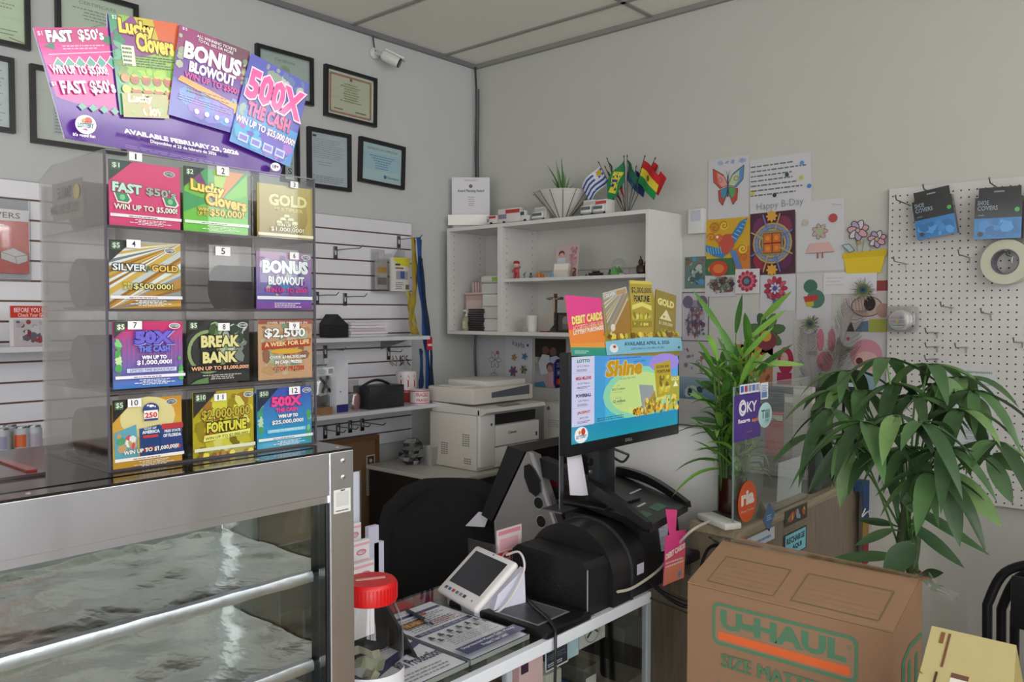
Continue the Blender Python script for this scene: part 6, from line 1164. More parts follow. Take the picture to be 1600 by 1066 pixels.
for k in range(5):
    a = 2 * pi * k / 5 + .3; e = bc + V3((.28 * cos(a), .28 * sin(a), .07)); m = MB(); m.tube([bc + V3((0, 0, .1)), e], [.022, .014], 'satin', '#1c1c1e'); ft_ = m.build('foot', t)
    m = MB(); m.lathe(e + V3((-.01, 0, -.043)), [(.026, 0), (.026, .02)], 'satin', '#151516', axis=(1, 0, 0), n=16); m.tube([e, e - V3((0, 0, .04))], .006, 'satin', '#222'); m.build('caster', ft_)

# ================================================================== WALL SHELF UNIT
UX0, UX1, UY, UZ0, UZ1 = .062, 1.30, -.285, 1.592, 2.147; XD = .437
t = thing('wall_shelf', 'white open wall cabinet with a divider and an inner shelf on the right wall', 'shelf unit', ((UX0 + UX1) / 2, UY / 2, UZ0))
TH = .018; WC_ = '#d9d7d5'
for nm, a, b in (('side_panel', (UX0, UY, UZ0), (UX0 + TH, -.001, UZ1)), ('side_panel', (UX1 - TH, UY, UZ0), (UX1, -.001, UZ1)), ('divider', (XD - .016, UY + .001, UZ0 + TH), (XD + .016, -.004, UZ1 - TH)),
                 ('top_panel', (UX0 + TH, UY, UZ1 - TH), (UX1 - TH, -.001, UZ1)), ('bottom_panel', (UX0 + TH, UY, UZ0), (UX1 - TH, -.001, UZ0 + TH))):
    m = MB(); m.box(a, b, 'laminate', WC_, bev=.001); m.build(nm, t, smooth=False)
MZ = 1.872
m = MB(); m.box((XD + .0165, UY + .012, MZ - .016), (UX1 - TH - .001, -.004, MZ), 'laminate', WC_, bev=.001)
for x_ in (XD + .03, UX1 - .05): m.lathe((x_, UY + .04, MZ - .024), [(.004, 0), (.004, .008)], 'metal', '#8a8a8c', n=10)
m.build('inner_shelf', t, smooth=False)
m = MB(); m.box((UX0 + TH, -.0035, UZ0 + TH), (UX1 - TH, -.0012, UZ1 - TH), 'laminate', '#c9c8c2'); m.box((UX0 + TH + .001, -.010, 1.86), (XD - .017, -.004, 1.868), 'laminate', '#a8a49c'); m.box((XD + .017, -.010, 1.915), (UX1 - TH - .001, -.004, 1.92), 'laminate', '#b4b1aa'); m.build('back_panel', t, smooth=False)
m = MB()
for x_, s_ in ((UX0 + TH, 1), (XD + .016, 1), (XD - .016, -1), (UX1 - TH, -1)):
    for y_ in (UY + .035, -.05):
        for k in range(14): z_ = UZ0 + .05 + k * .036; m.lathe((x_, y_, z_), [(.0028, 0), (.0028, .0004)], 'matte', '#5a5854', axis=(s_, 0, 0), n=8)
m.build('peg_hole', t, smooth=False)['kind'] = 'stuff'
FY = UY + .03
def wx(px, py=440, y=None): return ay(px, py, FY if y is None else y)
# left bay
m = MB(); p, q = wx(716, 500), wx(746, 480); m.box((p.x, -.20, UZ0 + TH), (q.x, -.10, wx(720, 462, -.15).z), 'paper', '#c2a59b', bev=.002); m.box((p.x + .01, -.201, UZ0 + .06), (q.x - .01, -.2005, wx(720, 470, -.2).z), 'paper', '#cdb8b2'); single('tall_carton', m, 'pinkish tall carton in the left bay of the wall shelf', 'box', smooth=False)
m = MB(); z_ = wx(720, 462, -.15).z; m.box((p.x + .0, -.21, z_ + .001), (q.x + .01, -.09, z_ + .014), 'satin', '#c9b2ae', bev=.003); 
for k in range(4): m.lathe((p.x + .02 + .02 * k, -.16, z_ + .0145), [(.008, 0), (.008, .045), (.006, .055)], 'satin', '#c4aaa8', n=12)
single('bottle_rack', m, 'pale pink tray of small tubes on top of the tall carton', 'tray')
for k, (z0_, h_, col, lab) in enumerate(((0, .062, '#cfccc8', 'lowest'), (.063, .062, '#c8c5c0', 'second from the bottom'), (.126, .062, '#d2d0cc', 'third from the bottom'), (.189, .055, '#cac7c4', 'second from the top'))):
    m = MB(); a = wx(752 - (k == 3) * 2, 480); m.box((a.x, -.255 + .004 * k, UZ0 + TH + z0_ + .0005), (XD - .022 - .003 * (k % 2), -.03, UZ0 + TH + z0_ + h_), 'paper', col, bev=.004); single('white_carton', m, 'white carton in the left bay stack, ' + lab, 'box', 'cartons stacked in the left bay', smooth=False)
m = MB(); a = wx(748, 450); z_ = UZ0 + TH + .2445; m.box((a.x, -.25, z_ + .0005), (XD - .02, -.04, z_ + .04), 'paper', '#cfd0ca', bev=.018, seg=3); m.box((XD - .085, -.2505, z_ + .01), (XD - .045, -.25, z_ + .03), 'satin', '#8fb54a'); single('wipes_pack', m, 'soft white pack with a green mark lying on top of the carton stack', 'pack')
p = wx(726, 520, -.255); t = thing('pump_bottle', 'small soap bottle with a white pump in the left bay', 'bottle', (p.x, -.24, UZ0 + TH))
m = MB(); m.lathe((p.x, -.24, UZ0 + TH + .0005), [(.018, 0), (.02, .004), (.02, .062), (.012, .075)], 'satin', '#b0a888', n=20); m.box((p.x - .01, -.2608, UZ0 + TH + .012), (p.x + .01, -.2598, UZ0 + TH + .05), 'satin', '#cfc9b0'); m.build('bottle', t)
m = MB(); m.lathe((p.x, -.24, UZ0 + TH + .075), [(.009, 0), (.009, .012), (.004, .013), (.004, .03)], 'satin', '#e4e4e4', n=14); m.tube([(p.x, -.24, UZ0 + TH + .105), (p.x - .006, -.262, UZ0 + TH + .103)], .005, 'satin', '#e4e4e4'); m.build('pump', t)
for k in range(10):
    m = MB(); a, b = wx(735, 500), wx(757, 500); zz = UZ0 + TH + .0005 + k * .0115; e = .004 * sin(k * 1.7); m.box((a.x + e, -.272, zz), (b.x + e, -.257, zz + .0095), 'satin', '#1f1f22', bev=.001)
    m.box((a.x + e + .01, -.257, zz + .001), (b.x + e - .01, -.2555, zz + .009), 'satin', '#1f1f22'); single('black_case', m, 'flat black case in the small pile beside the pump bottle', 'case', 'pile of black cases in the left bay', smooth=False)
# inner shelf objects (z = MZ)
def toy(px, z, y, label, fn, name='figurine', cat='figurine'):
    p = ay(px, 430, y); p = V3((p.x, y, z)); m = MB(); fn(m, p); single(name, m, label, cat)
def f_red(m, p):
    m.tube([p + V3((-.012, 0, .001)), p + V3((-.009, 0, .03))], [.007, .008], 'satin', '#a8323a'); m.tube([p + V3((.012, 0, .001)), p + V3((.009, 0, .03))], [.007, .008], 'satin', '#a8323a'); m.ball(p + V3((0, 0, .04)), (.016, .011, .02), 'satin', '#b53a40'); m.ball(p + V3((0, 0, .07)), (.016, .015, .016), 'satin', '#c9a8a0'); m.ball(p + V3((0, 0, .08)), (.018, .016, .010), 'satin', '#a82a34')
    m.tube([p + V3((-.014, 0, .05)), p + V3((-.026, -.004, .035))], .005, 'satin', '#c06a6a'); m.tube([p + V3((.014, 0, .05)), p + V3((.028, -.004, .058))], .005, 'satin', '#c06a6a')
toy(807, MZ, -.24, 'small red toy figure at the left end of the inner shelf', f_red)
toy(819, MZ, -.2, 'tiny thin grey toy beside the red figure', lambda m, p: (m.tube([p + V3((0, 0, .0005)), p + V3((.004, 0, .03))], .003, 'satin', '#6a7070'), m.tube([p + V3((-.008, 0, .02)), p + V3((.014, 0, .035))], .002, 'satin', '#4a6a8a')))
toy(829, MZ, -.22, 'tiny dark and blue toy on the inner shelf left of the orange one', lambda m, p: (m.ball(p + V3((0, 0, .008)), (.008, .008, .008), 'satin', '#4a6a8c'), m.ball(p + V3((.002, 0, .022)), .006, 'satin', '#3a3a3c')))
def f_or(m, p):
    for k in range(3): m.box(p + V3((-.02 + k * .016, -.008, .0005)), p + V3((-.008 + k * .016, .008, .02 + .006 * (k % 2))), 'satin', ['#c07a3c', '#d08a40', '#b86a34'][k], bev=.003)
    m.ball(p + V3((-.004, 0, .03)), .007, 'satin', '#c98a50')
toy(843, MZ, -.22, 'small orange toy on the inner shelf left of the propped card', f_or)
toy(863, MZ, -.235, 'tiny pale blue cone shaped toy touching the propped card', lambda m, p: m.lathe(p, [(.008, .0005), (.008, .012), (.001, .034)], 'satin', '#5a9ab8', n=12))
a, b = ay(866, 428, -.16), ay(902, 380, -.16); c = Cv((a.x, -.16, MZ), (b.x - a.x, 0, 0), (0, .02, b.z - MZ), base='#c9b0ae', t=.002); c.disc(.25, .72, .13, '#6a3a34', ry=.1).disc(.26, .68, .1, '#d0a89c', ry=.07).rect(.08, .35, .45, .6, '#c9d2d8').specks(.5, .3, .98, .95, 14, ['#b88a90', '#c49aa0', '#b07a80'], .1, 5)
single('greeting_card', c.mb, 'pink greeting card with a small portrait propped on the inner shelf', 'card', smooth=False)
a, b = ay(866, 430, -.19), ay(889, 411, -.19); c = Cv((a.x, -.2, MZ), (b.x - a.x, 0, 0), (0, .01, b.z - MZ), base='#dcd3c9', t=.015); c.rect(.02, .55, .98, .95, '#efe9df'); single('cream_box', c.mb, 'small cream box in front of the pink greeting card', 'box', smooth=False)
toy(897, MZ, -.22, 'small brown headed toy figure right of the cream box', lambda m, p: (m.ball(p + V3((0, 0, .012)), (.010, .009, .012), 'satin', '#5a3a30'), m.ball(p + V3((0, 0, .032)), (.011, .010, .012), 'satin', '#6a4434'), m.ball(p + V3((0, -.007, .031)), (.007, .004, .007), 'satin', '#b08a70')))
toy(916, MZ, -.2, 'tiny grey thing left of the dark toy car', lambda m, p: m.ball(p + V3((0, 0, .006)), (.006, .006, .006), 'satin', '#5a5a5c'))
def f_car(m, p):
    m.box(p + V3((-.035, -.014, .004)), p + V3((.035, .014, .016)), 'gloss', '#262628', bev=.004); m.box(p + V3((-.016, -.012, .016)), p + V3((.018, .012, .026)), 'gloss', '#3a3c40', bev=.004)
    for x_ in (-.022, .022): m.lathe(p + V3((x_, -.016, .007)), [(.0068, 0), (.0068, .032)], 'satin', '#111', axis=(0, 1, 0), n=14)
toy(931, MZ, -.21, 'dark toy car on the inner shelf', f_car, 'toy_car', 'toy car')
def f_globe(m, p):
    m.lathe(p, [(.034, .0005), (.034, .008), (.028, .012)], 'satin', '#b9b8b4'); m.ball(p + V3((0, 0, .045)), .034, 'glass', '#fff', n=20); m.lathe(p + V3((0, 0, .0125)), [(.02, 0), (.001, .03)], 'satin', '#5a9a4c', n=4); m.lathe(p + V3((-.014, 0, .0125)), [(.012, 0), (.001, .018)], 'satin', '#4a5a60', n=4)
toy(967, MZ, -.2, 'clear domed snow globe with green peaks on the inner shelf', f_globe, 'snow_globe', 'ornament')
def f_green(m, p): m.prism([p + V3((-.022, -.01, .0005)), p + V3((.024, -.01, .0005)), p + V3((.004, -.01, .036))], (0, .016, 0), 'satin', '#5c9c4c'); m.prism([p + V3((-.03, -.012, .0005)), p + V3((-.01, -.012, .0005)), p + V3((-.02, -.012, .026))], (0, .012, 0), 'satin', '#3c4c50')
toy(960, MZ, -.255, 'small green pyramid ornament before the snow globe', f_green, 'pyramid_ornament', 'ornament')
toy(983, MZ, -.22, 'tiny pinkish toy right of the green pyramid', lambda m, p: m.tube([p + V3((0, 0, .0005)), p + V3((.002, 0, .012)), p + V3((.001, 0, .024))], [.006, .004, .005], 'satin', '#a08490'))
def f_pot(m, p):
    m.lathe(p, [(.016, .0005), (.026, .012), (.026, .032), (.02, .042)], 'gloss', '#3a2a24', n=20); m.ball(p + V3((-.006, 0, .055)), (.012, .01, .016), 'satin', '#3c2a22'); m.tube([p + V3((-.004, 0, .06)), p + V3((-.008, 0, .085))], [.006, .002], 'satin', '#5a3a2c'); m.tube([p + V3((.012, 0, .045)), p + V3((.02, 0, .06))], [.006, .003], 'satin', '#4a322a')
toy(1003, MZ, -.2, 'dark brown carved ornament at the right end of the inner shelf', f_pot, 'carved_ornament', 'ornament')
# lower right bay (z = UZ0+TH)
BZ = UZ0 + TH
p = wx(831, 500, -.22); m = MB(); m.lathe((p.x, -.22, BZ + .0005), [(.022, 0), (.03, .075), (.031, .08), (.028, .078), (.02, .004)], 'satin', '#d9d4cc', cap=False, n=26); m.lathe((p.x, -.22, BZ + .0005), [(.021, .0), (.021, .003)], 'satin', '#d9d4cc', n=26); single('white_cup', m, 'white cup in the lower right bay of the wall shelf', 'cup')
p = wx(817, 515, -.24); m = MB(); m.tube([V3((p.x, -.24, BZ + .002)), V3((p.x + .01, -.24, BZ + .02)), V3((p.x + .022, -.235, BZ + .002))], .002, 'satin', '#b5b2ae', 5); m.tube([V3((p.x + .01, -.24, BZ + .02)), V3((p.x + .02, -.22, BZ + .012))], .002, 'satin', '#b5b2ae', 5); single('wire_stand', m, 'tiny white wire stand left of the white cup', 'stand')
p = wx(868, 500, -.17); t = thing('crucifix', 'small ornate dark crucifix on a rocky base in the lower right bay', 'ornament', (p.x, -.17, BZ))
m = MB(); R = random.Random(4); m.lathe((p.x, -.17, BZ + .0005), [(.03, 0), (.026, .015), (.012, .03), (.008, .036)], 'satin', '#3a322c', n=12); m.build('base', t)
m = MB(); zt = wx(868, 459, -.17).z; m.box((p.x - .007, -.176, BZ + .034), (p.x + .007, -.164, zt), 'satin', '#4a3c30', bev=.002); m.box((p.x - .045, -.176, zt - .03), (p.x + .045, -.164, zt - .017), 'satin', '#4a3c30', bev=.002)
for k in range(24): u = R.uniform(-.045, .045) if k < 12 else 0; m.ball((p.x + u + R.uniform(-.004, .004), -.178, zt - .024 if k < 12 else R.uniform(BZ + .04, zt)), R.uniform(.003, .005), 'satin', R.choice(['#8a7a4c', '#6a5a44', '#7a4a3a', '#9a9080']), 6)
m.build('cross', t)
m = MB(); m.tube([(p.x, -.182, zt - .02), (p.x, -.184, zt - .055), (p.x + .002, -.182, zt - .09)], [.005, .007, .003], 'satin', '#b89a80'); m.tube([(p.x - .034, -.182, zt - .02), (p.x, -.183, zt - .03), (p.x + .034, -.182, zt - .02)], .0028, 'satin', '#b89a80'); m.build('figure', t)
a, b = wx(842, 523, -.13), wx(861, 487, -.13); c = Cv((a.x, -.13, BZ), (b.x - a.x + .02, 0, 0), (0, .015, b.z - BZ), base='#c4bfb4', t=.002); single('blank_card', c.mb, 'blank cream card leaning behind the crucifix', 'card', smooth=False)
m = MB(); a = wx(845, 520, -.25); m.box((a.x, -.262, BZ + .0005), (a.x + .05, -.235, BZ + .006), 'satin', '#8a2a30', bev=.001); single('red_booklet', m, 'thin dark red booklet lying in front of the crucifix', 'booklet', smooth=False)
t = thing('framed_photo', 'small black photo frame right of the crucifix partly behind the pink card', 'frame', (wx(883, 500, -.2).x, -.2, BZ)); a, b = ay(870, 523, -.2), ay(899, 489, -.2)
m = MB(); W_ = b.x - a.x; hh = b.z - BZ
for q in (((0, 0), (W_, .008)), ((0, hh - .008), (W_, hh)), ((0, .008), (.008, hh - .008)), ((W_ - .008, .008), (W_, hh - .008))): m.box((a.x + q[0][0], -.208, BZ + .0005 + q[0][1]), (a.x + q[1][0], -.196, BZ + q[1][1]), 'satin', '#171517')
m.build('frame', t, smooth=False); c = Cv((a.x + .006, -.201, BZ + .006), (W_ - .012, 0, 0), (0, 0, hh - .012), base='#4c4a48', t=.003); c.disc(.5, .6, .22, '#8a8580', n=12).rect(.3, .1, .7, .42, '#6a6662'); c.mb.build('photograph', t, smooth=False)

# ---- on top of the wall shelf (z = UZ1)
t = thing('certificate_stand', 'white printed certificate propped on a clear stand at the left end of the shelf top', 'certificate', (.12, -.12, UZ1))
a, b = ay(706, 349, -.22), ay(765, 273, -.15); CU = Rv * (59 * (a - CAM).dot(Fh) / F_PX); c = Cv((a.x, -.22, UZ1 + .004), CU, V3((0, 0, b.z - UZ1 - .004)), base='#d9d7dd', t=.001); c.greek(.25, .93, .75, .97, 2, '#9a98a0', 3, .5, True).disc(.5, .83, .05, '#6a6a50', n=12).text('Award Planning Award', .15, .7, .85, .77, '#5a5a60', .02).greek(.38, .45, .65, .65, 5, '#a8a6ae', 5, .4, True).greek(.25, .02, .75, .06, 2, '#b0aeb6', 6, .5, True); c.mb.build('document', t, smooth=False)
a = V3((a.x + .01, -.25, UZ1)); b = a + CU * 1.1; m = MB(); g = [[a + CU * (k / 9.3 - .03) - Fh * .012 * sin(pi * k / 10) + V3((0, 0, .022 + dz * .055)) for k in range(11)] for dz in (0, 1)]; m.sheet(g, 'card', '#efece6'); m.sheet([[v + V3((0, .0015, 0)) for v in r] for r in g][::-1], 'card', '#efece6'); m.build('front_strip', t)

for q in (a + CU * .08, b - CU * .15): m = MB(); m.box((q.x, q.y, UZ1 + .0003), (q.x + .006, q.y + .05, UZ1 + .004), 'acrylic'); m.box((q.x, q.y, UZ1 + .004), (q.x + .002, q.y + .004, UZ1 + .024), 'metal', '#c0c0c0'); m.build('clear_foot', t, smooth=False)
def truck(pxl, pxr, ptop, y, label, long=True, front=False, red=True):
    a, b = ay(pxl, 345, y), ay(pxr, 345, y); W_ = b.x - a.x; hh = ay(pxl, ptop, y).z - UZ1; hh = max(hh, .03)
    t = thing('toy_truck', label, 'toy truck', ((a.x + b.x) / 2, y, UZ1), group='toy rental trucks on the shelf top')
    z0 = UZ1 + .008
    if front:
        m = MB(); m.box((a.x, y - .015, z0), (b.x, y + .05, UZ1 + hh), 'satin', '#d0cfcc', bev=.003); m.box((a.x + .003, y - .016, UZ1 + hh * .72), (b.x - .003, y - .0152, UZ1 + hh * .9), 'satin', '#c0403c' if red else '#b9b4b0'); m.build('cargo_box', t)
        m = MB(); m.box((a.x + .003, y - .04, z0), (b.x - .003, y - .0165, UZ1 + hh * .62), 'satin', '#d8d8d6', bev=.004); m.build('cab', t); m = MB(); m.box((a.x + .007, y - .0412, UZ1 + hh * .36), (b.x - .007, y - .0403, UZ1 + hh * .55), 'gloss', '#5a6664'); m.build('windscreen', t, smooth=False)
        for x_ in (a.x + .004, b.x - .008):
            m = MB(); m.lathe((x_, y - .03, UZ1 + .0085), [(.008, 0), (.008, .005)], 'satin', '#1c1c1c', axis=(1, 0, 0), n=14); m.build('wheel', t)
        m = MB(); m.box((a.x + .003, y - .0425, z0 + .002), (b.x - .003, y - .0405, z0 + .007), 'satin', '#8a8a88'); m.build('bumper', t)
        return
    bx = a.x + W_ * (.72 if long else 1)
    m = MB(); m.box((a.x, y - .014, z0), (bx, y + .014, UZ1 + hh), 'satin', '#d6d0cc', bev=.002); m.box((a.x + W_ * .25, y - .0146, UZ1 + hh * .68), (bx - .002, y - .0141, UZ1 + hh * .92), 'satin', '#b83a34'); m.box((a.x + .003, y - .0146, UZ1 + hh * .35), (a.x + W_ * .28, y - .0141, UZ1 + hh * .65), 'satin', '#8a7a9c'); m.build('cargo_box', t)
    if long:
        m = MB(); m.box((bx + .0005, y - .013, z0), (b.x, y + .013, UZ1 + hh * .45), 'satin', '#d8d8d6', bev=.003); m.box((bx + .0005, y - .0125, UZ1 + hh * .44), (bx + W_ * .15, y + .0125, UZ1 + hh * .78), 'satin', '#d8d8d6', bev=.003); m.build('cab', t); m = MB(); m.box((bx + .003, y - .0138, UZ1 + hh * .48), (bx + W_ * .13, y - .0131, UZ1 + hh * .7), 'gloss', '#4a5654'); m.build('window', t, smooth=False)
    for x_ in ([a.x + W_ * .2, b.x - W_ * .12] if long else [a.x + W_ * .5]):
        m = MB(); m.lathe((x_, y - .016, UZ1 + .0085), [(.008, 0), (.008, .032)], 'satin', '#1c1c1c', axis=(0, 1, 0), n=14); m.build('wheel', t)
truck(763, 778, 338, -.235, 'smallest toy trailer with a red stripe, next to the certificate', long=False)
truck(781, 829, 328, -.225, 'longest white toy truck with a red roof stripe, seen from the side')
truck(838, 856, 325, -.2, 'white toy truck facing forward just left of the planter', front=True, red=False)
truck(914, 932, 314, -.22, 'white toy truck facing forward right of the planter, the left one of the pair', front=True, red=False)
truck(933, 951, 313, -.22, 'toy truck with a red banded front, the right one of the pair by the flags', front=True)
# planter with aloe
p = ay(879, 335, -.17); PO = V3((p.x, -.17, UZ1)); RT = (ay(912, 300, -.17).x - ay(846, 300, -.17).x) / 2; HT = ay(879, 300, -.17).z - UZ1
t = thing('aloe_planter', 'white conical planter with brass wires holding a small aloe on the shelf top', 'potted plant', PO)
m = MB(); m.lathe(PO, [(.024, 0.0005), (.03, .004), (RT * 1.0, HT), (RT * .96, HT), (RT * .9, HT * .86), (.001, HT * .86)], 'satin', '#d8d6d2', n=40); m.build('pot', t)
m = MB()
for k in range(14): a = 2 * pi * k / 14; m.tube([PO + V3((.016 * cos(a), .016 * sin(a), .003)), PO + V3((.030 * cos(a), .030 * sin(a), .004)), PO + V3((RT * 1.1 * cos(a), RT * 1.1 * sin(a), HT * .96)), PO + V3((RT * 1.15 * cos(a), RT * 1.15 * sin(a), HT * .93))], .0016, 'metal', '#8a8262', 5)
m.build('wire_cage', t)
m = MB(); m.lathe(PO + V3((0, 0, HT * .865)), [(RT * .84, 0), (RT * .5, .006), (.001, .008)], 'matte', '#5a4436', n=24); m.build('soil', t)
m = MB(); R = random.Random(2)
def spike(px, py, w_=.009, bow=.01, col='#5f8a58', bx=0):
    b = PO + V3((bx, 0, HT * .87)); tip = ay(px, py, -.17 + R.uniform(-.03, .03)); mid = b.lerp(tip, .5) + V3((bow, 0, .0)); m.tube(smooth_path([b, mid, tip], 5), [w_ * (1 - (k / 10) ** 1.4) + .0006 for k in range(11)], 'leaf', col, 7)
for a in ((877, 246, .007, .004, '#5f8a58', 0), (855, 258, .006, .012, '#5a8454', -.01), (869, 250, .006, -.004, '#6f9a5c', -.004), (884, 272, .006, 0, '#6a9660', .004), (881, 268, .005, .003, '#55804c', 0), (897, 288, .005, -.008, '#6a9660', .012), (890, 277, .005, .0, '#5f8a58', .01), (862, 280, .005, .006, '#55804c', -.008), (872, 262, .006, .0, '#4f7a48', .0)): spike(*a)
m.build('foliage', t)
# flags
FO = V3((ay(979, 325, -.16).x, -.16, UZ1))
t = thing('flag_stand', 'dark round base with small flagpoles at the right end of the shelf top', 'stand', FO); m = MB(); m.lathe(FO, [(.034, .0005), (.034, .008), (.028, .014), (.001, .015)], 'satin', '#2c1f1e', n=26); m.build('base', t)
def flag(tip, bx, label, draw, w_, h_, ang, y_, away=1, drop=.0):
    b = FO + V3((bx, 0, .015)); tp_ = ay(tip[0], tip[1], -.16 + y_); d = (tp_ - b).normalized()
    t = thing('desk_flag', label, 'flag', b, group='small flags in the stand')
    ang *= .6; w_ *= 1.3; h_ *= 1.5; m = MB(); m.tube([b, tp_], .0016, 'satin', '#161416', 6); m.lathe(tp_, [(.0025, 0), (.003, .004), (.0005, .012)], 'satin', '#1c1a1a', axis=d, n=8); m.build('pole', t)
    # cloth hangs from the pole just under the tip
    s0 = tp_ - d * .012; down = -d; side = V3((away * cos(ang), -.25, -sin(ang))).normalized()
    O = s0 + down * h_; cv = Cv(O if away > 0 else O, side * w_, -down * h_, base=None, mat='fabric'); cv.N = V3((0, -1, 0)); cv.eps = .0004
    draw(cv)
    def warp(v):
        q = v - s0; u = q.dot(side) / w_; f = max(0, min(1, u)); return v + V3((0, .010 * sin(f * 7), -.03 * f * f - drop * f))
    # subdivide through a bmesh so that the folds bend the print
    bm = bmesh.new(); mm = MB(); mm.mats = cv.mb.mats
    for f_, mi_, c_ in zip(cv.mb.f, cv.mb.m, cv.mb.c):
        vs = [cv.mb.v[i] for i in f_]
        if len(vs) == 4:
            n_ = 6; g = [[(vs[0].lerp(vs[1], i / n_)).lerp(vs[3].lerp(vs[2], i / n_), j / 3) for i in range(n_ + 1)] for j in range(4)]; base_i = len(mm.v); mm.v += [warp(x) for r in g for x in r]
            for j in range(3):
                for i in range(n_): q = base_i + j * (n_ + 1) + i; mm.f.append([q, q + 1, q + n_ + 2, q + n_ + 1]); mm.m.append(mi_); mm.c.append(c_)
        else: base_i = len(mm.v); mm.v += [warp(x) for x in vs]; mm.f.append(list(range(base_i, base_i + len(vs)))); mm.m.append(mi_); mm.c.append(c_)
    bm.free(); mm.build('cloth', t)
def fl_uru(c): 
    c.rect(0, 0, 1, 1, '#dcdce0')
    for k in range(4): c.rect(0, .06 + k * .24, 1, .17 + k * .24, '#2f4fa0')
    c.rect(0, .52, .42, 1, '#dcdce0').disc(.2, .76, .13, '#c8a83c', n=12)
def fl_mex(c): c.rect(0, 0, 1, .34, '#1f6a44').rect(0, .34, 1, .67, '#dddcdc').rect(0, .67, 1, 1, '#b8242c')
def fl_mexv(c): c.rect(0, 0, .34, 1, '#1f6a44').rect(.34, 0, .67, 1, '#dddcdc').rect(.67, 0, 1, 1, '#b8242c').disc(.5, .5, .09, '#7a6a3c', n=10)
def fl_bra(c): c.rect(0, 0, 1, 1, '#1f7a4a').poly([(.06, .5), (.5, .08), (.94, .5), (.5, .92)], '#d8c83a').disc(.5, .5, .2, '#20367c', n=18)
def fl_bol(c): c.rect(0, 0, 1, .34, '#1f8a4a').rect(0, .34, 1, .67, '#e0cf3a').rect(0, .67, 1, 1, '#c8242c').disc(.5, .5, .1, '#7a6a2c', n=12)
def fl_per(c): c.rect(0, 0, .34, 1, '#c02430').rect(.34, 0, .67, 1, '#e0dcdc').rect(.67, 0, 1, 1, '#c02430').disc(.5, .5, .08, '#a04040', n=8)
def fl_blu(c): c.rect(0, 0, 1, .33, '#2f5aa0').rect(0, .33, 1, .67, '#d4d8e0').rect(0, .67, 1, 1, '#2f5aa0')
def fl_grn(c): c.rect(0, 0, 1, 1, '#256a50').rect(0, 0, 1, .4, '#22406a')
flag((936, 255), -.02, 'striped blue and white flag, leftmost in the stand', fl_uru, .085, .06, 1.0, -.02, away=-1, drop=.0)
flag((949, 249), -.012, 'green, white and red flag leaning left in the stand', fl_mexv, .085, .055, 1.25, .0, away=1)
flag((946, 262), -.008, 'red, white and blue flag hanging low on the left of the stand', lambda c: (c.rect(0, 0, 1, .33, '#b8242c'), c.rect(0, .33, 1, .67, '#dddde0'), c.rect(0, .67, 1, 1, '#20306a')), .07, .045, 1.1, .03, away=1, drop=.02)
flag((975, 246), -.004, 'green flag with a yellow diamond and blue disc in the middle of the stand', fl_bra, .082, .062, 1.15, -.03, away=-1)
flag((980, 245), .004, 'dark green and blue flag just right of the diamond flag', fl_grn, .075, .05, 1.2, .01, away=1)
flag((968, 268), -.006, 'small pale blue and white flag low behind the diamond flag', fl_blu, .06, .04, 1.2, .05, away=-1, drop=.02)
flag((1007, 246), .012, 'red, yellow and green flag on the right of the stand', fl_bol, .095, .068, .9, -.03, away=1)
flag((994, 262), .008, 'dark blue flag hanging low behind the tricolour flag', lambda c: c.rect(0, 0, 1, 1, '#22386c'), .06, .04, 1.0, .03, away=1)
flag((1023, 249), .018, 'red and white flag, rightmost in the stand', fl_per, .075, .055, 1.0, .01, away=1)

# ================================================================== RIGHT WALL PAPERS
def sheet(pl, pr, yt, yb, label, base='#c9c8cb', fn=None, rot=0, d=.004, name='drawing', cat='drawing', group='papers taped to the right wall', t=.001):
    c = ypanel(pl, pr, yt, yb, -d, rot=radians(rot), base=base, t=t)
    if fn: fn(c)
    single(name, c.mb, label, cat, group, smooth=False)
INK = '#3c3844'
def swirl(c, u, v, r, col, wd=.012, turns=1.5):
    c.line([(u + r * (k / 24) * cos(turns * 2 * pi * k / 24), v + r * (k / 24) * sin(turns * 2 * pi * k / 24) / c.a) for k in range(25)], wd, col)
def petals(c, u, v, r, n, col, w_=.4, ink=None, wd=.008, rot=0, r0=.0):
    for k in range(n):
        a = 2 * pi * k / n + rot; pts = []
        for j in range(10):
            b = 2 * pi * j / 10; x = r0 + r * (.5 + .5 * cos(b)); y = r * w_ * .5 * sin(b); pts.append((u + x * cos(a) - y * sin(a), v + (x * sin(a) + y * cos(a)) / c.a))
        c.poly(pts, col if isinstance(col, str) else col[k % len(col)])
        if ink: c.line(pts, wd, ink, True)
# under-shelf papers
def d_name(c): c.text('kayla', .25, .82, .7, .95, INK, -.005, slope=-.1).disc(.82, .86, .04, INK, n=8); petals(c, .3, .35, .16, 6, ['#3f6ab0', '#b0453c'], .5, INK); petals(c, .7, .4, .13, 6, ['#7a5a4c', '#8ab060'], .5, INK); petals(c, .35, .62, .1, 5, '#c89a3c', .5, INK); petals(c, .75, .65, .1, 5, '#4a8ab8', .5, INK); petals(c, .62, .16, .09, 5, '#6a9a60', .5, INK)
sheet(747, 792, 530, 612, 'white drawing of a plain outlined shape beside the signed flower drawing', '#c4c3c8', lambda c: (petals(c, .6, .62, .22, 6, '#c4c3c8', .5, '#6a4a50', .012), c.line([(.6, .45), (.58, .1)], .012, '#6a4a50'), c.ring(.58, .28, .14, .012, '#7a4a50'), c.disc(.7, .76, .05, '#b0606a')), d=.003)
sheet(790, 832, 527, 608, 'white child drawing signed at the top hanging behind the printer', '#cbcad0', d_name, -1, .006)
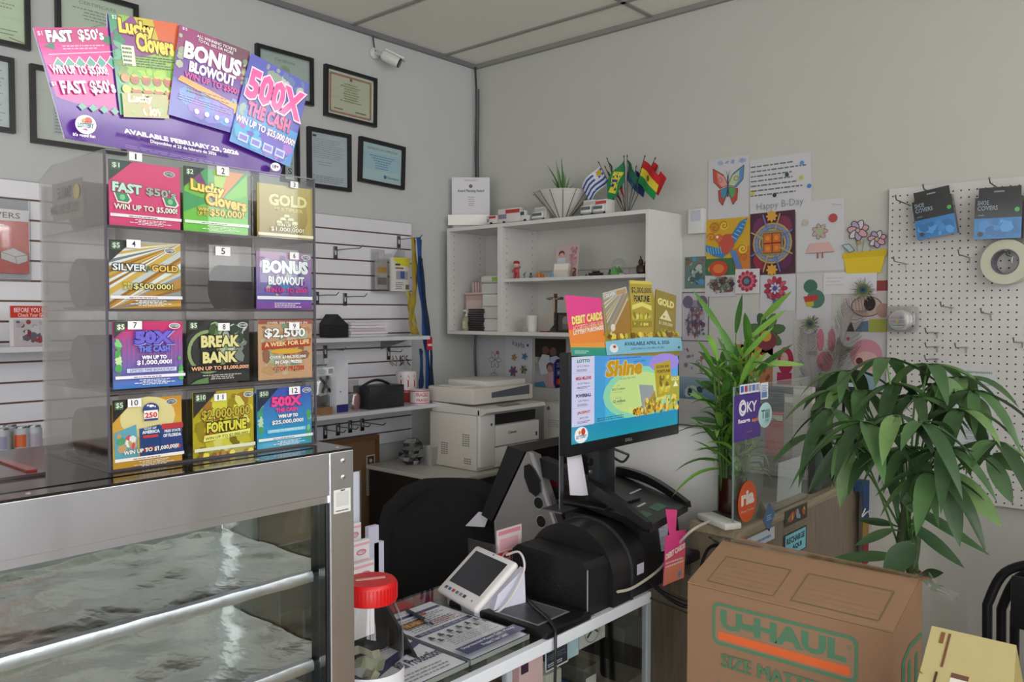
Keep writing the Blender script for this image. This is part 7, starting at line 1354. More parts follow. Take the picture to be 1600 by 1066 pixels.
def d_photo(c):
    c.grad(0, 0, 1, 1, '#b9b6bc', '#3c3436').rect(0, .62, 1, 1, '#2e2528').disc(.35, .76, .11, '#6a4c44').disc(.6, .74, .11, '#70524a').poly([(.2, .25), (.5, .3), (.48, .66), (.25, .68), (.12, .5)], '#c2c4cc').poly([(.5, .3), (.85, .3), (.95, .55), (.7, .66), (.5, .62)], '#a8b4cc')
    c.disc(.52, .42, .14, '#5c4440', ry=.1).disc(.5, .38, .09, '#a87c70', ry=.08).poly([(.38, .0), (.68, .0), (.62, .32), (.42, .3)], '#c89aa0').poly([(0, 0), (.38, 0), (.3, .12), (0, .08)], '#4a86a8').rect(0, .5, .1, .62, '#a8a68c')
sheet(836, 884, 529, 604, 'colour photo print of people in pale clothes taped right of the printer', '#8a8488', d_photo, 0, .004, 'photo_print', 'photo')
m = MB(); c = ypanel(850, 885, 629, 690, -.12, base='#cfcdc9', t=.12); c.disc(.2, .86, .08, '#6a6c84', n=6).greek(.15, .4, .8, .6, 4, '#a8a6a6', 3); v0 = min(v.z for v in c.mb.v); c.mb.v = [V3((v.x, v.y, .0 if v.z < v0 + .01 else v.z)) for v in c.mb.v] if False else c.mb.v
single('white_carton', c.mb, 'tall white carton standing behind the silver sign stem', 'box', smooth=False)
# column 1
def d_bfly(c):
    c.specks(.2, .87, .95, .97, 14, ['#8a9ac0', '#9aa8c8'], .08, 3, k=4)
    for s_, cc in ((-1, ['#c0503c', '#d0948c', '#3f8aa0', '#b04a44']), (1, ['#5a86b8', '#b0c49a', '#4f9a60', '#b8483c'])):
        w1 = [(.5, .55), (.5 + s_ * .12, .72), (.5 + s_ * .38, .84), (.5 + s_ * .36, .62), (.5 + s_ * .2, .5)]; w2 = [(.5, .52), (.5 + s_ * .24, .47), (.5 + s_ * .22, .3), (.5 + s_ * .13, .22), (.5 + s_ * .04, .38)]
        c.poly(w1, cc[0]).poly([(.5 + (u - .5) * .72, .56 + (v - .56) * .75) for u, v in w1], cc[1]).line(w1, .012, '#4a3a44', True).poly(w2, cc[3]).poly([(.5 + (u - .5) * .75, .49 + (v - .49) * .62) for u, v in w2], cc[2]).line(w2, .012, '#4a3a44', True).ring(.5 + s_ * .2, .64, .05, .015, '#b05a60')
        c.line([(.5, .68), (.5 + s_ * .05, .78)], .008, INK)
    c.line([(.5, .35), (.5, .7)], .03, '#3c4a5c')
sheet(1107, 1171, 250, 344, 'butterfly drawing in crayon at the top of the right wall papers', '#c3c2c6', d_bfly, 0, .003)
def d_letter(c):
    for k in range(7): c.greek(.02, .86 - k * .085, .97, .9 - k * .085, 1, '#6a6872', 20 + k, .6)
    for u, v, cc in ((.86, .83, '#4a90c8'), (.62, .66, '#2a4a4c'), (.85, .58, '#c0b840'), (.97, .42, '#3a7ac0'), (.05, .4, '#c8b840'), (.42, .33, '#2a4444')): c.disc(u, v, .033, cc, n=12)
    c.text('Happy B-Day', .12, .06, .88, .22, '#8a8a94', -.01, slope=.03)
sheet(1172, 1268, 250, 338, 'handwritten birthday letter with coloured dots right of the butterfly', '#c6c6ca', d_letter, 1.0, .004, 'letter', 'letter')
def d_parrot(c):
    c.rect(0, .45, 1, 1, '#c8a02c').rect(0, 0, 1, .3, '#3f6a44').poly([(.6, .45), (1, .5), (1, .1), (.7, .05)], '#c87a34')
    for u, v, r, cc in ((.2, .85, .12, '#b8862c'), (.42, .88, .1, '#d8b83c'), (.12, .68, .1, '#d09030'), (.85, .45, .1, '#e0c040'), (.12, .12, .07, '#c8a83c'), (.88, .3, .08, '#c8742c')): c.disc(u, v, r, cc, n=12); swirl(c, u, v, r, '#a8641c', .02)
    c.disc(.3, .12, .22, '#b8442c', ry=.14).disc(.3, .12, .13, '#d0743c', ry=.08)
    c.poly([(.35, .42), (.62, .5), (.85, .75), (.95, .98), (.78, .92), (.6, .7), (.45, .62)], '#3a78b0').poly([(0, .55), (.3, .48), (.5, .4), (.4, .3), (.2, .34), (.0, .44)], '#3a7ab0').poly([(.28, .62), (.45, .72), (.62, .72), (.66, .5), (.5, .36), (.36, .42)], '#b8503c').disc(.3, .66, .09, '#c8683c').poly([(.55, .45), (.7, .42), (.85, .1), (.72, .12)], '#5a7ab0').disc(.27, .68, .03, '#e8e0d0')
    for k in range(6): c.line([(.6 + k * .06, .68 + k * .05), (.72 + k * .045, .62 + k * .06)], .02, '#8ab8d8').line([(.05 + k * .06, .5), (.08 + k * .06, .38)], .02, '#7ab0d8')
sheet(1104, 1172, 344, 431, 'bright mosaic picture of a parrot on yellow swirls', '#c8a838', d_parrot, 0, .006)
def d_kal(c):
    c.rect(0, 0, 1, 1, '#4c2a3c')
    for s_ in (0, 1, 2, 3):
        a = pi / 4 + s_ * pi / 2; c.disc(.5 + .34 * cos(a), .5 + .36 * sin(a), .19, ['#7a3450', '#6a3058', '#8a2c44', '#5c2c50'][s_], ry=.17)
    c.ring(.5, .5, .36, .07, '#7a8ab0').ring(.5, .5, .29, .05, '#a89a6c').ring(.5, .5, .42, .04, '#b09a60')
    c.rect(.26, .3, .74, .7, '#8a8260').rect(.3, .34, .7, .66, '#5a2c20')
    for u in (.31, .51):
        for v in (.35, .51): c.rect(u, v, u + .18, v + .14, '#c8682c').disc(u + .09, v + .07, .05, '#d88a34')
    for u, v in ((.5, .93), (.5, .07)): petals(c, u, v, .13, 8, '#d09a3c', .5)
    for k in range(8): a = 2 * pi * k / 8 + .39; c.line([(.5 + .2 * cos(a), .5 + .2 * sin(a)), (.5 + .5 * cos(a), .5 + .5 * sin(a))], .03, ['#5a7ab8', '#a89a70'][k % 2])
sheet(1173, 1243, 334, 430, 'stained glass style geometric picture in purple and orange', '#6a4450', d_kal, 1.0, .005)
sheet(1070, 1103, 402, 451, 'greenish picture partly behind the mosaic parrot', '#5f7470', lambda c: c.specks(0, 0, 1, 1, 26, ['#8a9a94', '#3f5a58', '#a8b0ac', '#4a8ab0', '#7a5a50'], .13, 5), 0, .003)
sheet(1102, 1150, 430, 464, 'dark pencilled bird shape on white under the mosaic parrot', '#bdbcc0', lambda c: (c.specks(.12, .1, .98, .95, 60, ['#6a4c4a', '#5a6a58', '#8a8a80', '#4a3c40', '#9a9a98'], .09, 6, k=5), [swirl(c, .2 + .13 * k, .5 + .1 * (k % 2), .12, '#3c3438', .015) for k in range(6)]), 0, .004)
sheet(1149, 1187, 421, 459, 'small white sheet with a round red mandala', '#cac9cd', lambda c: (petals(c, .5, .5, .42, 12, '#a83048', .5), petals(c, .5, .5, .32, 12, '#c86a7c', .45, None, 0, .26), c.disc(.5, .5, .2, '#7a2c40'), c.disc(.5, .5, .12, '#3a6a74'), petals(c, .5, .5, .12, 8, '#4a8a90', .5)), 0, .008)
def d_eleph(c):
    c.frame(.03, '#4c4854').disc(.5, .74, .16, '#8a8494').disc(.24, .8, .19, '#6a5c74', ry=.13).disc(.76, .8, .19, '#6a5c74', ry=.13).poly([(.34, .7), (.66, .7), (.62, .2), (.5, .05), (.4, .2)], '#7a6470')
    c.specks(.12, .08, .9, .7, 60, ['#8a4c54', '#6a5c7c', '#5c6a84', '#9a6a6c', '#4c4450', '#a8a0a8'], .06, 7)
    for k in range(7): swirl(c, .2 + .1 * k, .35 + .15 * (k % 3), .08, '#3c3440', .012)
    for k in range(4): c.line([(.3 + .13 * k, .6), (.26 + .15 * k, .12)], .018, '#5a4450')
sheet(1065, 1108, 457, 533, 'tall ornate dark patterned ink drawing next to the monitor', '#b4b2b9', d_eleph, 0, .003)
def d_face(c): petals(c, .45, .62, .34, 11, ['#b03048', '#c0586a', '#a02c40'], .42, '#6a2434', .01); petals(c, .45, .62, .17, 8, '#c8c4d0', .5, '#4a4468', .012); c.disc(.45, .62, .07, '#5a4a90').poly([(.4, .3), (.55, .32), (.6, .15), (.5, .04), (.42, .12)], '#3a6aa8').line([(.2, .5), (.3, .35), (.45, .3)], .02, '#5a2c40').line([(.7, .5), (.66, .35)], .02, '#5a2c40')
sheet(1188, 1243, 430, 486, 'crayon drawing of a big red spiky flower on white', '#c4c3c8', d_face, 0, .003)
def d_doll(c): petals(c, .5, .56, .17, 7, ['#c49a9c', '#b8a8a0', '#a8a4a0'], .55, '#7a6a68', .01); c.disc(.5, .56, .08, '#a8b08c'); c.poly([(.3, .4), (.7, .4), (.8, .26), (.2, .26)], '#d0a8a4').line([(.2, .26), (.8, .26)], .01, '#8a6a70').disc(.78, .73, .09, '#b04a4c').disc(.2, .7, .07, '#b8b4a4').line([(.46, .26), (.46, .18)], .03, '#a05a54').line([(.56, .26), (.56, .18)], .03, '#a05a54').line([(.75, .93), (.95, .9)], .01, '#a8a6ac')
sheet(1245, 1320, 316, 425, 'coloured drawing of a pale pink flower with round buds on a large white sheet', '#c7c6ca', d_doll, 1.0, .003)
# flower pot cut-out
cutp = [(.0, .42), (.05, .36), (.09, .0), (.9, .0), (.96, .36), (1, .42)]
def cut():
    c = ypanel(1316, 1388, 343, 428, -.006, base=None); m = c.mb
    def out_poly(pts, col, k): c.k = k; c.mb.prism([c.P(*p) for p in pts], -c.N * .001, 'paper', col)
    out_poly([(.04, .32), (.96, .36), (.86, .0), (.1, .0)], '#d8bc28', 1); out_poly([(.02, .28), (.02, .38), (.98, .42), (.98, .3)], '#ccb020', 3)
    for u0, u1 in ((.36, .32), (.45, .5), (.62, .68)): c.line([(u0, .38), (u1, .62)], .02, '#8a9a90')
    for u, v, r in ((.36, .78, .24), (.78, .6, .2)): petals(c, u, v, r, 7, ['#c89aa8', '#c8c0c8', '#a89ab8'], .62, '#2c2430', .016, rot=.3); c.disc(u, v, .05, '#b8a48c').ring(u, v, .05, .014, '#2c2430')
    c.poly([(.02, .52), (.18, .54), (.3, .42), (.2, .38)], '#a8bcc0').line([(.02, .52), (.18, .54), (.3, .42), (.2, .38)], .012, '#2c2430', True).disc(.4, .55, .05, '#a88a60')
    single('flower_cutout', m, 'cut-out paper flowers in a bright yellow pot near the perforated board', 'drawing', 'papers taped to the right wall', smooth=False)
cut()
sheet(1287, 1370, 427, 460, 'plain white note half under the yellow flower pot', '#cfcfd2', lambda c: c.greek(.05, .4, .4, .9, 3, '#b8b8be', 3, .3), -.5, .006, 'note', 'note')
sheet(1245, 1300, 428, 500, 'white sheet with a dark green crayon shape and a red band', '#c2c1c4', lambda c: (c.disc(.4, .72, .2, '#3f6a5c', ry=.15), c.disc(.55, .45, .26, '#4a7464', ry=.2), c.poly([(.2, .5), (.6, .55), (.6, .42), (.25, .38)], '#b03c34'), c.poly([(.25, .38), (.5, .4), (.5, .3), (.3, .28)], '#b8a83c')), 0, .004)
sheet(1316, 1387, 440, 518, 'drawing with large dark oval pattern and yellow green base beside the perforated board', '#bdb3b4', lambda c: (c.rect(.7, .8, 1, 1, '#8a3c3c'), c.disc(.55, .5, .34, '#b09c94', ry=.2), c.ring(.55, .5, .34, .02, '#6a4440', ry=.2), c.disc(.62, .55, .13, '#2c2024', ry=.14), c.disc(.92, .42, .16, '#a88478', ry=.14), c.poly([(.6, 0), (1, 0), (1, .25), (.62, .25)], '#a0a44a'), c.poly([(.3, 0), (.6, 0), (.6, .22), (.45, .2)], '#5a7488'), c.poly([(.1, .0), (.3, 0), (.22, .2)], '#3c3436'), [c.line([(.15 + k * .07, .68), (.2 + k * .07, .4)], .008, '#6a5450') for k in range(6)]), 0, .0035)
sheet(1316, 1386, 518, 612, 'drawing with a pink oval and two dark spots behind the big plant', '#c3c0c4', lambda c: (c.disc(.55, .62, .36, '#c98a9a', ry=.26), c.disc(.55, .52, .28, '#cfa8a4', ry=.16), c.disc(.4, .52, .08, '#5c2430'), c.disc(.74, .52, .08, '#5c2430'), c.poly([(.3, .0), (.8, 0), (.75, .3), (.35, .3)], '#8aa8b8'), c.disc(.14, .88, .04, '#b8505c')), 0, .0025)
sheet(1255, 1313, 500, 610, 'drawing of a tall pink petal pair over green near the feathers', '#c1c0c4', lambda c: (c.disc(.6, .42, .22, '#c8788c', ry=.14), c.disc(.48, .72, .1, '#c8788c', ry=.16), c.disc(.78, .72, .1, '#c8788c', ry=.16), c.poly([(.4, .0), (.85, 0), (.8, .24), (.45, .26)], '#7aa868'), c.rect(.1, .5, .4, .56, '#a8a6a4')), 0, .002)
sheet(1158, 1240, 489, 560, 'drawing of dark green leaves over an orange bud behind the bamboo', '#b9b8ba', lambda c: (petals(c, .5, .6, .36, 7, ['#4a6a3c', '#5c7a44', '#3c5a34'], .5, '#2c3a24', .01, rot=.2), c.disc(.5, .4, .2, '#7a3440', ry=.2), c.disc(.5, .5, .1, '#c8923c')), 0, .003)
sheet(1150, 1208, 538, 600, 'orange and red painted sheet low behind the bamboo leaves', '#a8744c', lambda c: c.specks(0, 0, 1, 1, 30, ['#c8742c', '#8a3c2c', '#d8a83c', '#6a8a3c', '#c8c0b4'], .14, 8), 0, .003)
sheet(1208, 1241, 538, 600, 'narrow drawing of a tall crimson shape behind the bamboo', '#c4b8bc', lambda c: (c.disc(.6, .6, .38, '#9a2444', ry=.34), c.disc(.55, .64, .18, '#c8a098', ry=.16), c.rect(.2, .0, .9, .3, '#a02c4c')), 0, .004)
sheet(1060, 1115, 533, 588, 'faint sketch of small circles left of the bamboo', '#b5b3b6', lambda c: (c.specks(.05, .1, .95, .9, 14, ['#8a8690', '#a05a6c', '#7a7880'], .05, 9), c.ring(.6, .4, .08, .02, '#8a7a50')), 0, .003)
sheet(1060, 1118, 588, 625, 'blue sea picture peeking out right of the monitor', '#6a8aa0', lambda c: (c.grad(0, 0, 1, 1, '#4a6f8c', '#8aa0ac'), c.specks(.1, .1, .7, .7, 8, ['#2c3c48', '#a8b4b8'], .12, 4)), 0, .005)
for k, (pl, pr, yt, yb) in enumerate(((1255, 1300, 604, 640),)):
    sheet(pl, pr, yt, yb, 'small green and grey sheet low behind the brochures', '#8a9a80', lambda c: c.specks(0, 0, 1, 1, 12, ['#6a8a5c', '#b0b0a8'], .2, 5), 0, .003)
# light switch box
a, b = ay(1075, 366, -.03), ay(1100, 325, -.03); t = thing('wall_thermostat', 'small white wall control box between the shelf and the drawings', 'wall control', ((a.x + b.x) / 2, 0, a.z))
m = MB(); m.box((a.x, -.034, a.z), (b.x, -.0005, b.z), 'satin', '#cfcfcc', bev=.004); m.build('housing', t); m = MB(); m.box((a.x + .016, -.0355, b.z - .055), (b.x - .014, -.0343, b.z - .008), 'satin', '#b9b9c8'); m.build('display', t, smooth=False)
# peacock feathers
def feather(pts, label, eye=None, side=26, L=.05, col='#5c5a50', seed=1, ew=.022):
    Q = smooth_path([ay(px, py, -.022 - .004 * i) for i, (px, py) in enumerate(pts)], 10); m = MB(); m.tube(Q, .0013, 'satin', '#8a8468', 5); R = random.Random(seed); n = len(Q)
    for k in range(2, n - 1):
        d = (Q[min(k + 1, n - 1)] - Q[k - 1]).normalized(); s_ = d.cross(V3((0, 1, 0))).normalized()
        for sg in (-1, 1):
            for h in (0, .5):
                b = Q[k].lerp(Q[min(k + 1, n - 1)], h); l_ = L * (1 - .35 * k / n) * R.uniform(.8, 1.1); m.tube([b, b + s_ * sg * l_ * .55 + d * l_ * .25 - V3((0, .003, 0)), b + s_ * sg * l_ + d * l_ * .75], .0007, 'satin', R.choice([col, '#6a6656', '#4a4a48']), 3, cap=False)
    if eye:
        e = ay(*eye, -.034); ex = V3((1, 0, 0)); ez = V3((0, 0, 1))
        for k in range(90):
            a = R.uniform(0, 2 * pi); r = ew * R.uniform(1.0, 2.1); m.tube([e + (ex * cos(a) + ez * sin(a)) * ew * .5, e + (ex * cos(a) + ez * sin(a)) * r], .0009, 'satin', R.choice(['#6a6a4c', '#7a7a58', '#4a5044', '#8a8468']), 3, cap=False)
        for rr, cc, dy in ((ew * 1.0, '#6a6c44', 0), (ew * .72, '#3f5a4c', .001), (ew * .5, '#1f4a5c', .002), (ew * .26, '#141c2c', .003)): m.lathe(e - V3((0, .002 + dy, 0)), [(rr, 0), (rr * .96, .0008)], 'satin', cc, axis=(0, -1, 0), n=20)
    single('peacock_feather', m, label, 'feather', 'peacock feathers pinned on the right wall')
feather([(1262, 625), (1268, 590), (1262, 550), (1263, 522)], 'peacock feather with a dark eye, the left one, curving up over the drawings', (1266, 506), L=.055, seed=3, ew=.02)
feather([(1308, 600), (1312, 560), (1322, 520), (1335, 485)], 'peacock feather with a teal eye at its tip, leaning right above the other', (1349, 453), L=.075, seed=5, ew=.024)
feather([(1285, 640), (1290, 600), (1305, 560), (1318, 540)], 'thin bare lower feather between the two eyed feathers', None, L=.05, seed=7)
# ================================================================== PEGBOARD
BX0, BX1, BZ0, BZ1 = 2.194, 3.41, 1.02, 2.172
t = thing('pegboard', 'large white perforated hook board on the right wall', 'pegboard', ((BX0 + BX1) / 2, 0, BZ0))
m = MB(); m.box((BX0, -.022, BZ0), (BX1, -.016, BZ1), 'matte', '#cbc8c6'); m.box((BX0, -.016, BZ0), (BX0 + .03, -.0005, BZ1), 'matte', '#9fb0a8'); m.box((BX0 + .03, -.016, BZ0), (BX1, -.0005, BZ0 + .03), 'matte', '#8a8580'); m.box((BX0 + .03, -.016, BZ1 - .03), (BX1, -.0005, BZ1), 'matte', '#a8a4a0'); m.build('board', t, smooth=False)
m = MB(); ph = .0258; nx, nz = int((BX1 - BX0) / ph), int((BZ1 - BZ0) / ph)
vs, fs = [], []
for i in range(nx):
    for j in range(nz):
        x, z = BX0 + .013 + i * ph, BZ0 + .013 + j * ph; b = len(vs)
        vs += [V3((x + .0032 * cos(2 * pi * k / 8), -.0223, z + .0032 * sin(2 * pi * k / 8))) for k in range(8)]; fs.append([b + k for k in range(8)])
m.add(vs, fs, 'matte', '#3a3639'); o_ = m.build('peg_holes', t, smooth=False); o_['kind'] = 'stuff'
hooks = [(1413, 410, 'under the left end of the tilted shoe cover pack'), (1511, 400, 'left of the big tape roll'), (1484, 478, 'in the middle row, centre'), (1545, 488, 'in the middle row, right of centre'), (1461, 517, 'beside the small ribbon roll, upper one'), (1506, 540, 'right of the ribbon roll, upper of the low pair'), (1594, 532, 'at the right picture edge'), (1461, 539, 'beside the small ribbon roll, second down'), (1460, 558, 'beside the small ribbon roll, lowest'), (1505, 578, 'above the white price list')]
def peg_hook(px, py, label, dx=None, L=.11, group='metal hooks on the perforated board'):
    p = ay(px, py, -.022); t = thing('peg_hook', 'thin hook on the perforated board ' + label, 'hook', p, group=group)
    m = MB(); m.box(p + V3((-.007, -.003, -.002)), p + V3((.007, -.0005, .003)), 'metal', '#a8b4b4'); m.tube([p + V3((0, -.003, .0)), p + V3((0, -.003, -.02))], .0022, 'metal', '#b4c0c0', 6); m.build('base', t)
    m = MB(); m.tube([p + V3((0, -.003, 0)), p + V3((0, -L * .5, .002)), p + V3((0, -L, .004)), p + V3((0, -L - .012, .018))], .0023, 'metal', '#8a9090', 6); m.ball(p + V3((0, -L - .012, .018)), .004, 'metal', '#a0a6a6', 8); m.build('arm', t)
    return p
for px, py, lb in hooks: peg_hook(px + 4, py + 3, lb, L=.15)
peg_hook(1424, 322, 'at its top left corner, bare', L=.18)
pk1 = peg_hook(1458, 303, 'through the tilted shoe cover pack', L=.12); pk2 = peg_hook(1563, 296, 'through the upright shoe cover pack', L=.16); pk3 = peg_hook(1581, 402, 'through the big clear tape roll', L=.09)
def shoepack(pl, pr, yt, yb, rot, label, seed, y=-.09, dep=.03):
    a, b = ay(pl, yb, y), ay(pr, yt, y); W_, Hh = b.x - a.x, b.z - a.z; ctr = V3(((a.x + b.x) / 2, y, (a.z + b.z) / 2)); Rm = Matrix.Rotation(-rot, 3, 'Y')
    U = Rm @ V3((W_, 0, 0)); Vv = Rm @ V3((0, 0, Hh)); O = ctr - U / 2 - Vv / 2; N = V3((0, -1, 0))
    t = thing('shoe_cover_pack', label, 'package', O + U / 2, group='packs of shoe covers on the perforated board')
    cv = Cv(O, U, Vv * .80, mat='card', base='#15171c', t=dep); cv.rect(0, 0, 1, .5, '#2f78b8').specks(0, 0, 1, .5, 26, ['#3a86c8', '#2468a4', '#4a96d8', '#2a70b0'], .12, seed)
    cv.text('SHOE', .06, .82, .3, .93, '#8a96a4', .02).text('COVERS', .06, .69, .5, .8, '#8a96a4', .02).disc(.9, .68, .055, '#3fae4c', n=14).rect(.08, .56, .22, .59, '#6a7480').disc(.14, .12, .06, '#3a2a34', n=10); cv.mb.build('pouch', t, smooth=False)
    m = MB(); m.prism([O + Vv * .8 + U * .05 + V3((0, dep * .5, 0)), O + Vv * .8 + U * .95 + V3((0, dep * .5, 0)), O + Vv + U * .95 + V3((0, dep * .5, 0)), O + Vv + U * .05 + V3((0, dep * .5, 0))], (0, .003, 0), 'card', '#18191d'); hd_ = m.build('header', t, smooth=False)
    m = MB(); m.prism([O + Vv * .9 + U * .38 + V3((0, dep * .5 - .0008, 0)), O + Vv * .9 + U * .6 + V3((0, dep * .5 - .0008, 0)), O + Vv * .93 + U * .6 + V3((0, dep * .5 - .0008, 0)), O + Vv * .93 + U * .38 + V3((0, dep * .5 - .0008, 0))], (0, -.0006, 0), 'satin', '#8a8a90'); m.build('hang_slot', hd_, smooth=False)
shoepack(1427, 1491, 291, 372, radians(9), 'black and blue shoe cover pack hanging tilted at the top of the perforated board', 3)
shoepack(1522, 1598, 288, 375, radians(-1), 'black and blue shoe cover pack hanging straight at the top of the perforated board', 5, y=-.1)
shoepack(1602, 1660, 290, 376, 0, 'shoe cover pack cut off by the right picture edge', 8, y=-.09)
def ring_roll(px, py, r, ri, w_, y, label, name, col, core, disc=None, group=None):
    p = ay(px, py, y); t = thing(name, label, 'tape roll', p - V3((0, 0, r)))
    A = V3((-.12, -1, .04)).normalized()
    m = MB(); m.lathe(p, [(ri, 0), (r, 0), (r, w_), (ri, w_), (ri, 0)], 'satin', col, axis=A, n=44, cap=False); m.build('tape', t)
    m = MB(); m.lathe(p + A * .001, [(ri - .004, 0), (ri - .0002, 0), (ri - .0002, w_ + .0005), (ri - .004, w_ + .0005), (ri - .004, 0)], 'satin', core, axis=A, n=44, cap=False); m.build('core', t)
    return t, p, A
t, p, A = ring_roll(1578, 411, .077, .044, .05, -.04, 'wide cream and clear packing tape roll hanging on the perforated board at the right', 'tape_roll', '#c8c8b4', '#6a6470')
m = MB(); 
for k, (a, cc) in enumerate(((-.5, '#c86a58'), (-.9, '#b8445c'), (-1.4, '#c9a89c'))):
    x_ = A.orthogonal().normalized(); m.box((-.008, -.008, 0), (.008, .008, .0006), 'satin', cc, T=Matrix.Translation(p + A * .0505 + V3((.06 * cos(a + .2), 0, .06 * sin(a + .2)))) @ A.to_track_quat('Z', 'Y').to_matrix().to_4x4())
m.build('sticker', t, smooth=False)
p = ay(1411, 501, -.05); t = thing('ribbon_roll', 'small bagged ribbon roll with a striped round label at the left of the perforated board', 'ribbon roll', p - V3((0, 0, .04)))
A = V3((-.25, -1, 0)).normalized(); m = MB(); m.lathe(p, [(.038, 0), (.04, .004), (.04, .03), (.036, .034), (.001, .0345)], 'satin', '#cfc9c0', axis=A, n=36); m.build('spool', t)
cv = Cv(p + A * .0352 - V3((.03, 0, .03)), (.06, -.0, 0), (0, 0, .06), base=None, mat='card'); cv.O = p + A * .0362 - V3((.031, -.0075, .031)); cv.U = V3((.062, -.0155, 0)); cv.N = A; cv.mb = MB()
circ2 = [(.5 + .5 * cos(2 * pi * k / 30), .5 + .5 * sin(2 * pi * k / 30)) for k in range(30)]
cv.poly(circ2, '#c8bcc4')
for k in range(7): v = .2 + k * .09; h_ = math.sqrt(max(0, .23 - (v + .03 - .5) ** 2)); cv.rect(.5 - h_, v, .5 + h_, v + .05, ['#5a9a80', '#8ab0a0', '#b898a8', '#8a9ab8', '#c8a8b8', '#9a90a8', '#c0a0a8'][k])
cv.disc(.5, .5, .12, '#c9bf5a', n=14); cv.mb.build('label', t, smooth=False)
m = MB(); m.box(p + V3((-.05, -.045, -.045)), p + V3((.055, .01, .055)), 'plastic_film', bev=.014); m.build('bag', t)
# price list paper
c = ypanel(1455, 1556, 572, 715, -.024, base='#c6cbce', t=.0008); 
c.rect(.03, .925, .2, .975, '#8a3c54').text('TCPC', .05, .935, .18, .965, '#d8c8d0', .03).text('La Caja de Herramientas', .23, .93, .95, .97, '#6a8a6c', .01)
for k in range(12): v = .86 - k * .062; c.greek(.06, v, .48, v + .045, 2, '#9aa0ac', k, .4); c.greek(.56, v, .95, v + .045, 2, '#8f96a4', k + 20, .4)
c.rect(.78, .16, .9, .3, '#b0b4b8').line([(.76, .14), (.92, .14), (.92, .32), (.76, .32)], .006, '#6a7068', True)
single('price_list', c.mb, 'printed price list sheet on the perforated board behind the plant leaves', 'sheet', smooth=False)
# blue-yellow strap left of the plant
m = MB(); X_ = 2.13
a, b, d_ = ax(1349, 750, X_), ax(1364, 750, X_), ax(1349, 875, X_)
def band(y0, y1, col, w0=1349, w1=1362): p, q, r_ = ax(w0, y0, X_), ax(w1, y0, X_), ax(w0, y1, X_); m.box((X_ - .003, p.y, r_.z), (X_, q.y, p.z), 'fabric', col)
m.box((WC1 + .006, a.y, ax(1349, 769.8, X_).z), (X_, b.y, ax(1349, 755, X_).z), 'fabric', '#2a4a78'); band(770, 815, '#28456e'); band(815, 850, '#9a7a34'); band(850, 885, '#8f2a2c')
single('striped_strap', m, 'blue, gold and red strap hanging against the wood counter end beside the plant', 'strap', smooth=False)
m = MB(); X2 = X_ + .012; m.tube(smooth_path([ax(1352, 795, X2), ax(1347, 808, X2), ax(1357, 800, X2), ax(1362, 822, X2), ax(1370, 834, X2), ax(1378, 832, X2)]), .0025, 'satin', '#d8d6d6', 6); m.tube(smooth_path([ax(1358, 798, X2), ax(1368, 800, X2), ax(1371, 792, X2)]), .0025, 'satin', '#d8d6d6', 6); m.tube([ax(1367, 840, X2), ax(1368, 880, X2)], .002, 'satin', '#d8d6d6', 6); single('knotted_string', m, 'white knotted cord hanging on the striped strap', 'cord')

# ================================================================== MONEY TREE
MT = V3((2.53, -.92, 0))
t = thing('money_tree', 'tall leafy money tree with drooping fan shaped leaves behind the moving box', 'potted plant', MT)
m = MB(); m.lathe(MT, [(.12, 0), (.16, .28), (.17, .30), (.155, .30), (.15, .27), (.001, .27)], 'satin', '#6a5648', n=36); m.build('pot', t)
m = MB(); m.lathe(MT + V3((0, 0, .271)), [(.148, 0), (.001, .01)], 'matte', '#3a2c22', n=30); m.build('soil', t)
st = MB()
for k in range(3):
    a0 = 2 * pi * k / 3; P = [MT + V3((.022 * cos(a0 + f * 7), .022 * sin(a0 + f * 7), .27 + .95 * f)) for f in [i / 22 for i in range(23)]]; st.tube(P, [.02 - .010 * i / 22 for i in range(23)], 'leaf', '#4f6040', 9)
st_top = MT + V3((0, 0, 1.22))
fo = MB(); R = random.Random(31); GL = ['#557a4a', '#4a6c42', '#668a52', '#3c5c38', '#76985c', '#35502f', '#527646']
nodes = [(1300, 640, -.05), (1345, 610, .1), (1400, 600, .05), (1460, 600, .12), (1500, 640, -.02), (1555, 690, -.08), (1400, 650, -.2), (1440, 660, -.22), (1350, 660, -.22), (1480, 700, -.18), (1330, 680, -.1), (1430, 620, .0), (1385, 560, .05), (1520, 610, .05), (1370, 700, -.05), (1305, 610, .12), (1420, 700, -.12), (1500, 590, .15), (1325, 580, .12), (1450, 570, .1), (1280, 680, .0), (1460, 740, -.2)]
for px, py, dy in nodes:
    nd = ay(px, py, MT.y + dy); b = MT + V3((0, 0, R.uniform(.98, 1.22)))
    mid = b.lerp(nd, .5) + V3((0, 0, .06)); Q = smooth_path([b, mid, nd], 5); st.tube(Q, .0032, 'leaf', '#6a9a50', 6)
    out_ = (nd - V3((MT.x, MT.y, nd.z))); out_ = out_.normalized() if out_.length > .02 else V3((0, -1, 0)); a0 = math.atan2(out_.y, out_.x); n_ = R.choice([5, 6, 6, 7])
    for k in range(n_):
        a = a0 + (k - (n_ - 1) / 2) * 2 * pi / (n_ + .6); L = R.uniform(.13, .195) * (1 - .1 * abs(k - (n_ - 1) / 2) / n_)
        leaf(fo, nd, V3((cos(a), sin(a), R.uniform(-.35, .1))), V3((0, 0, 1)), L, L * R.uniform(.25, .31), R.uniform(.35, .85), R.choice(GL), n=8, fold=.18)
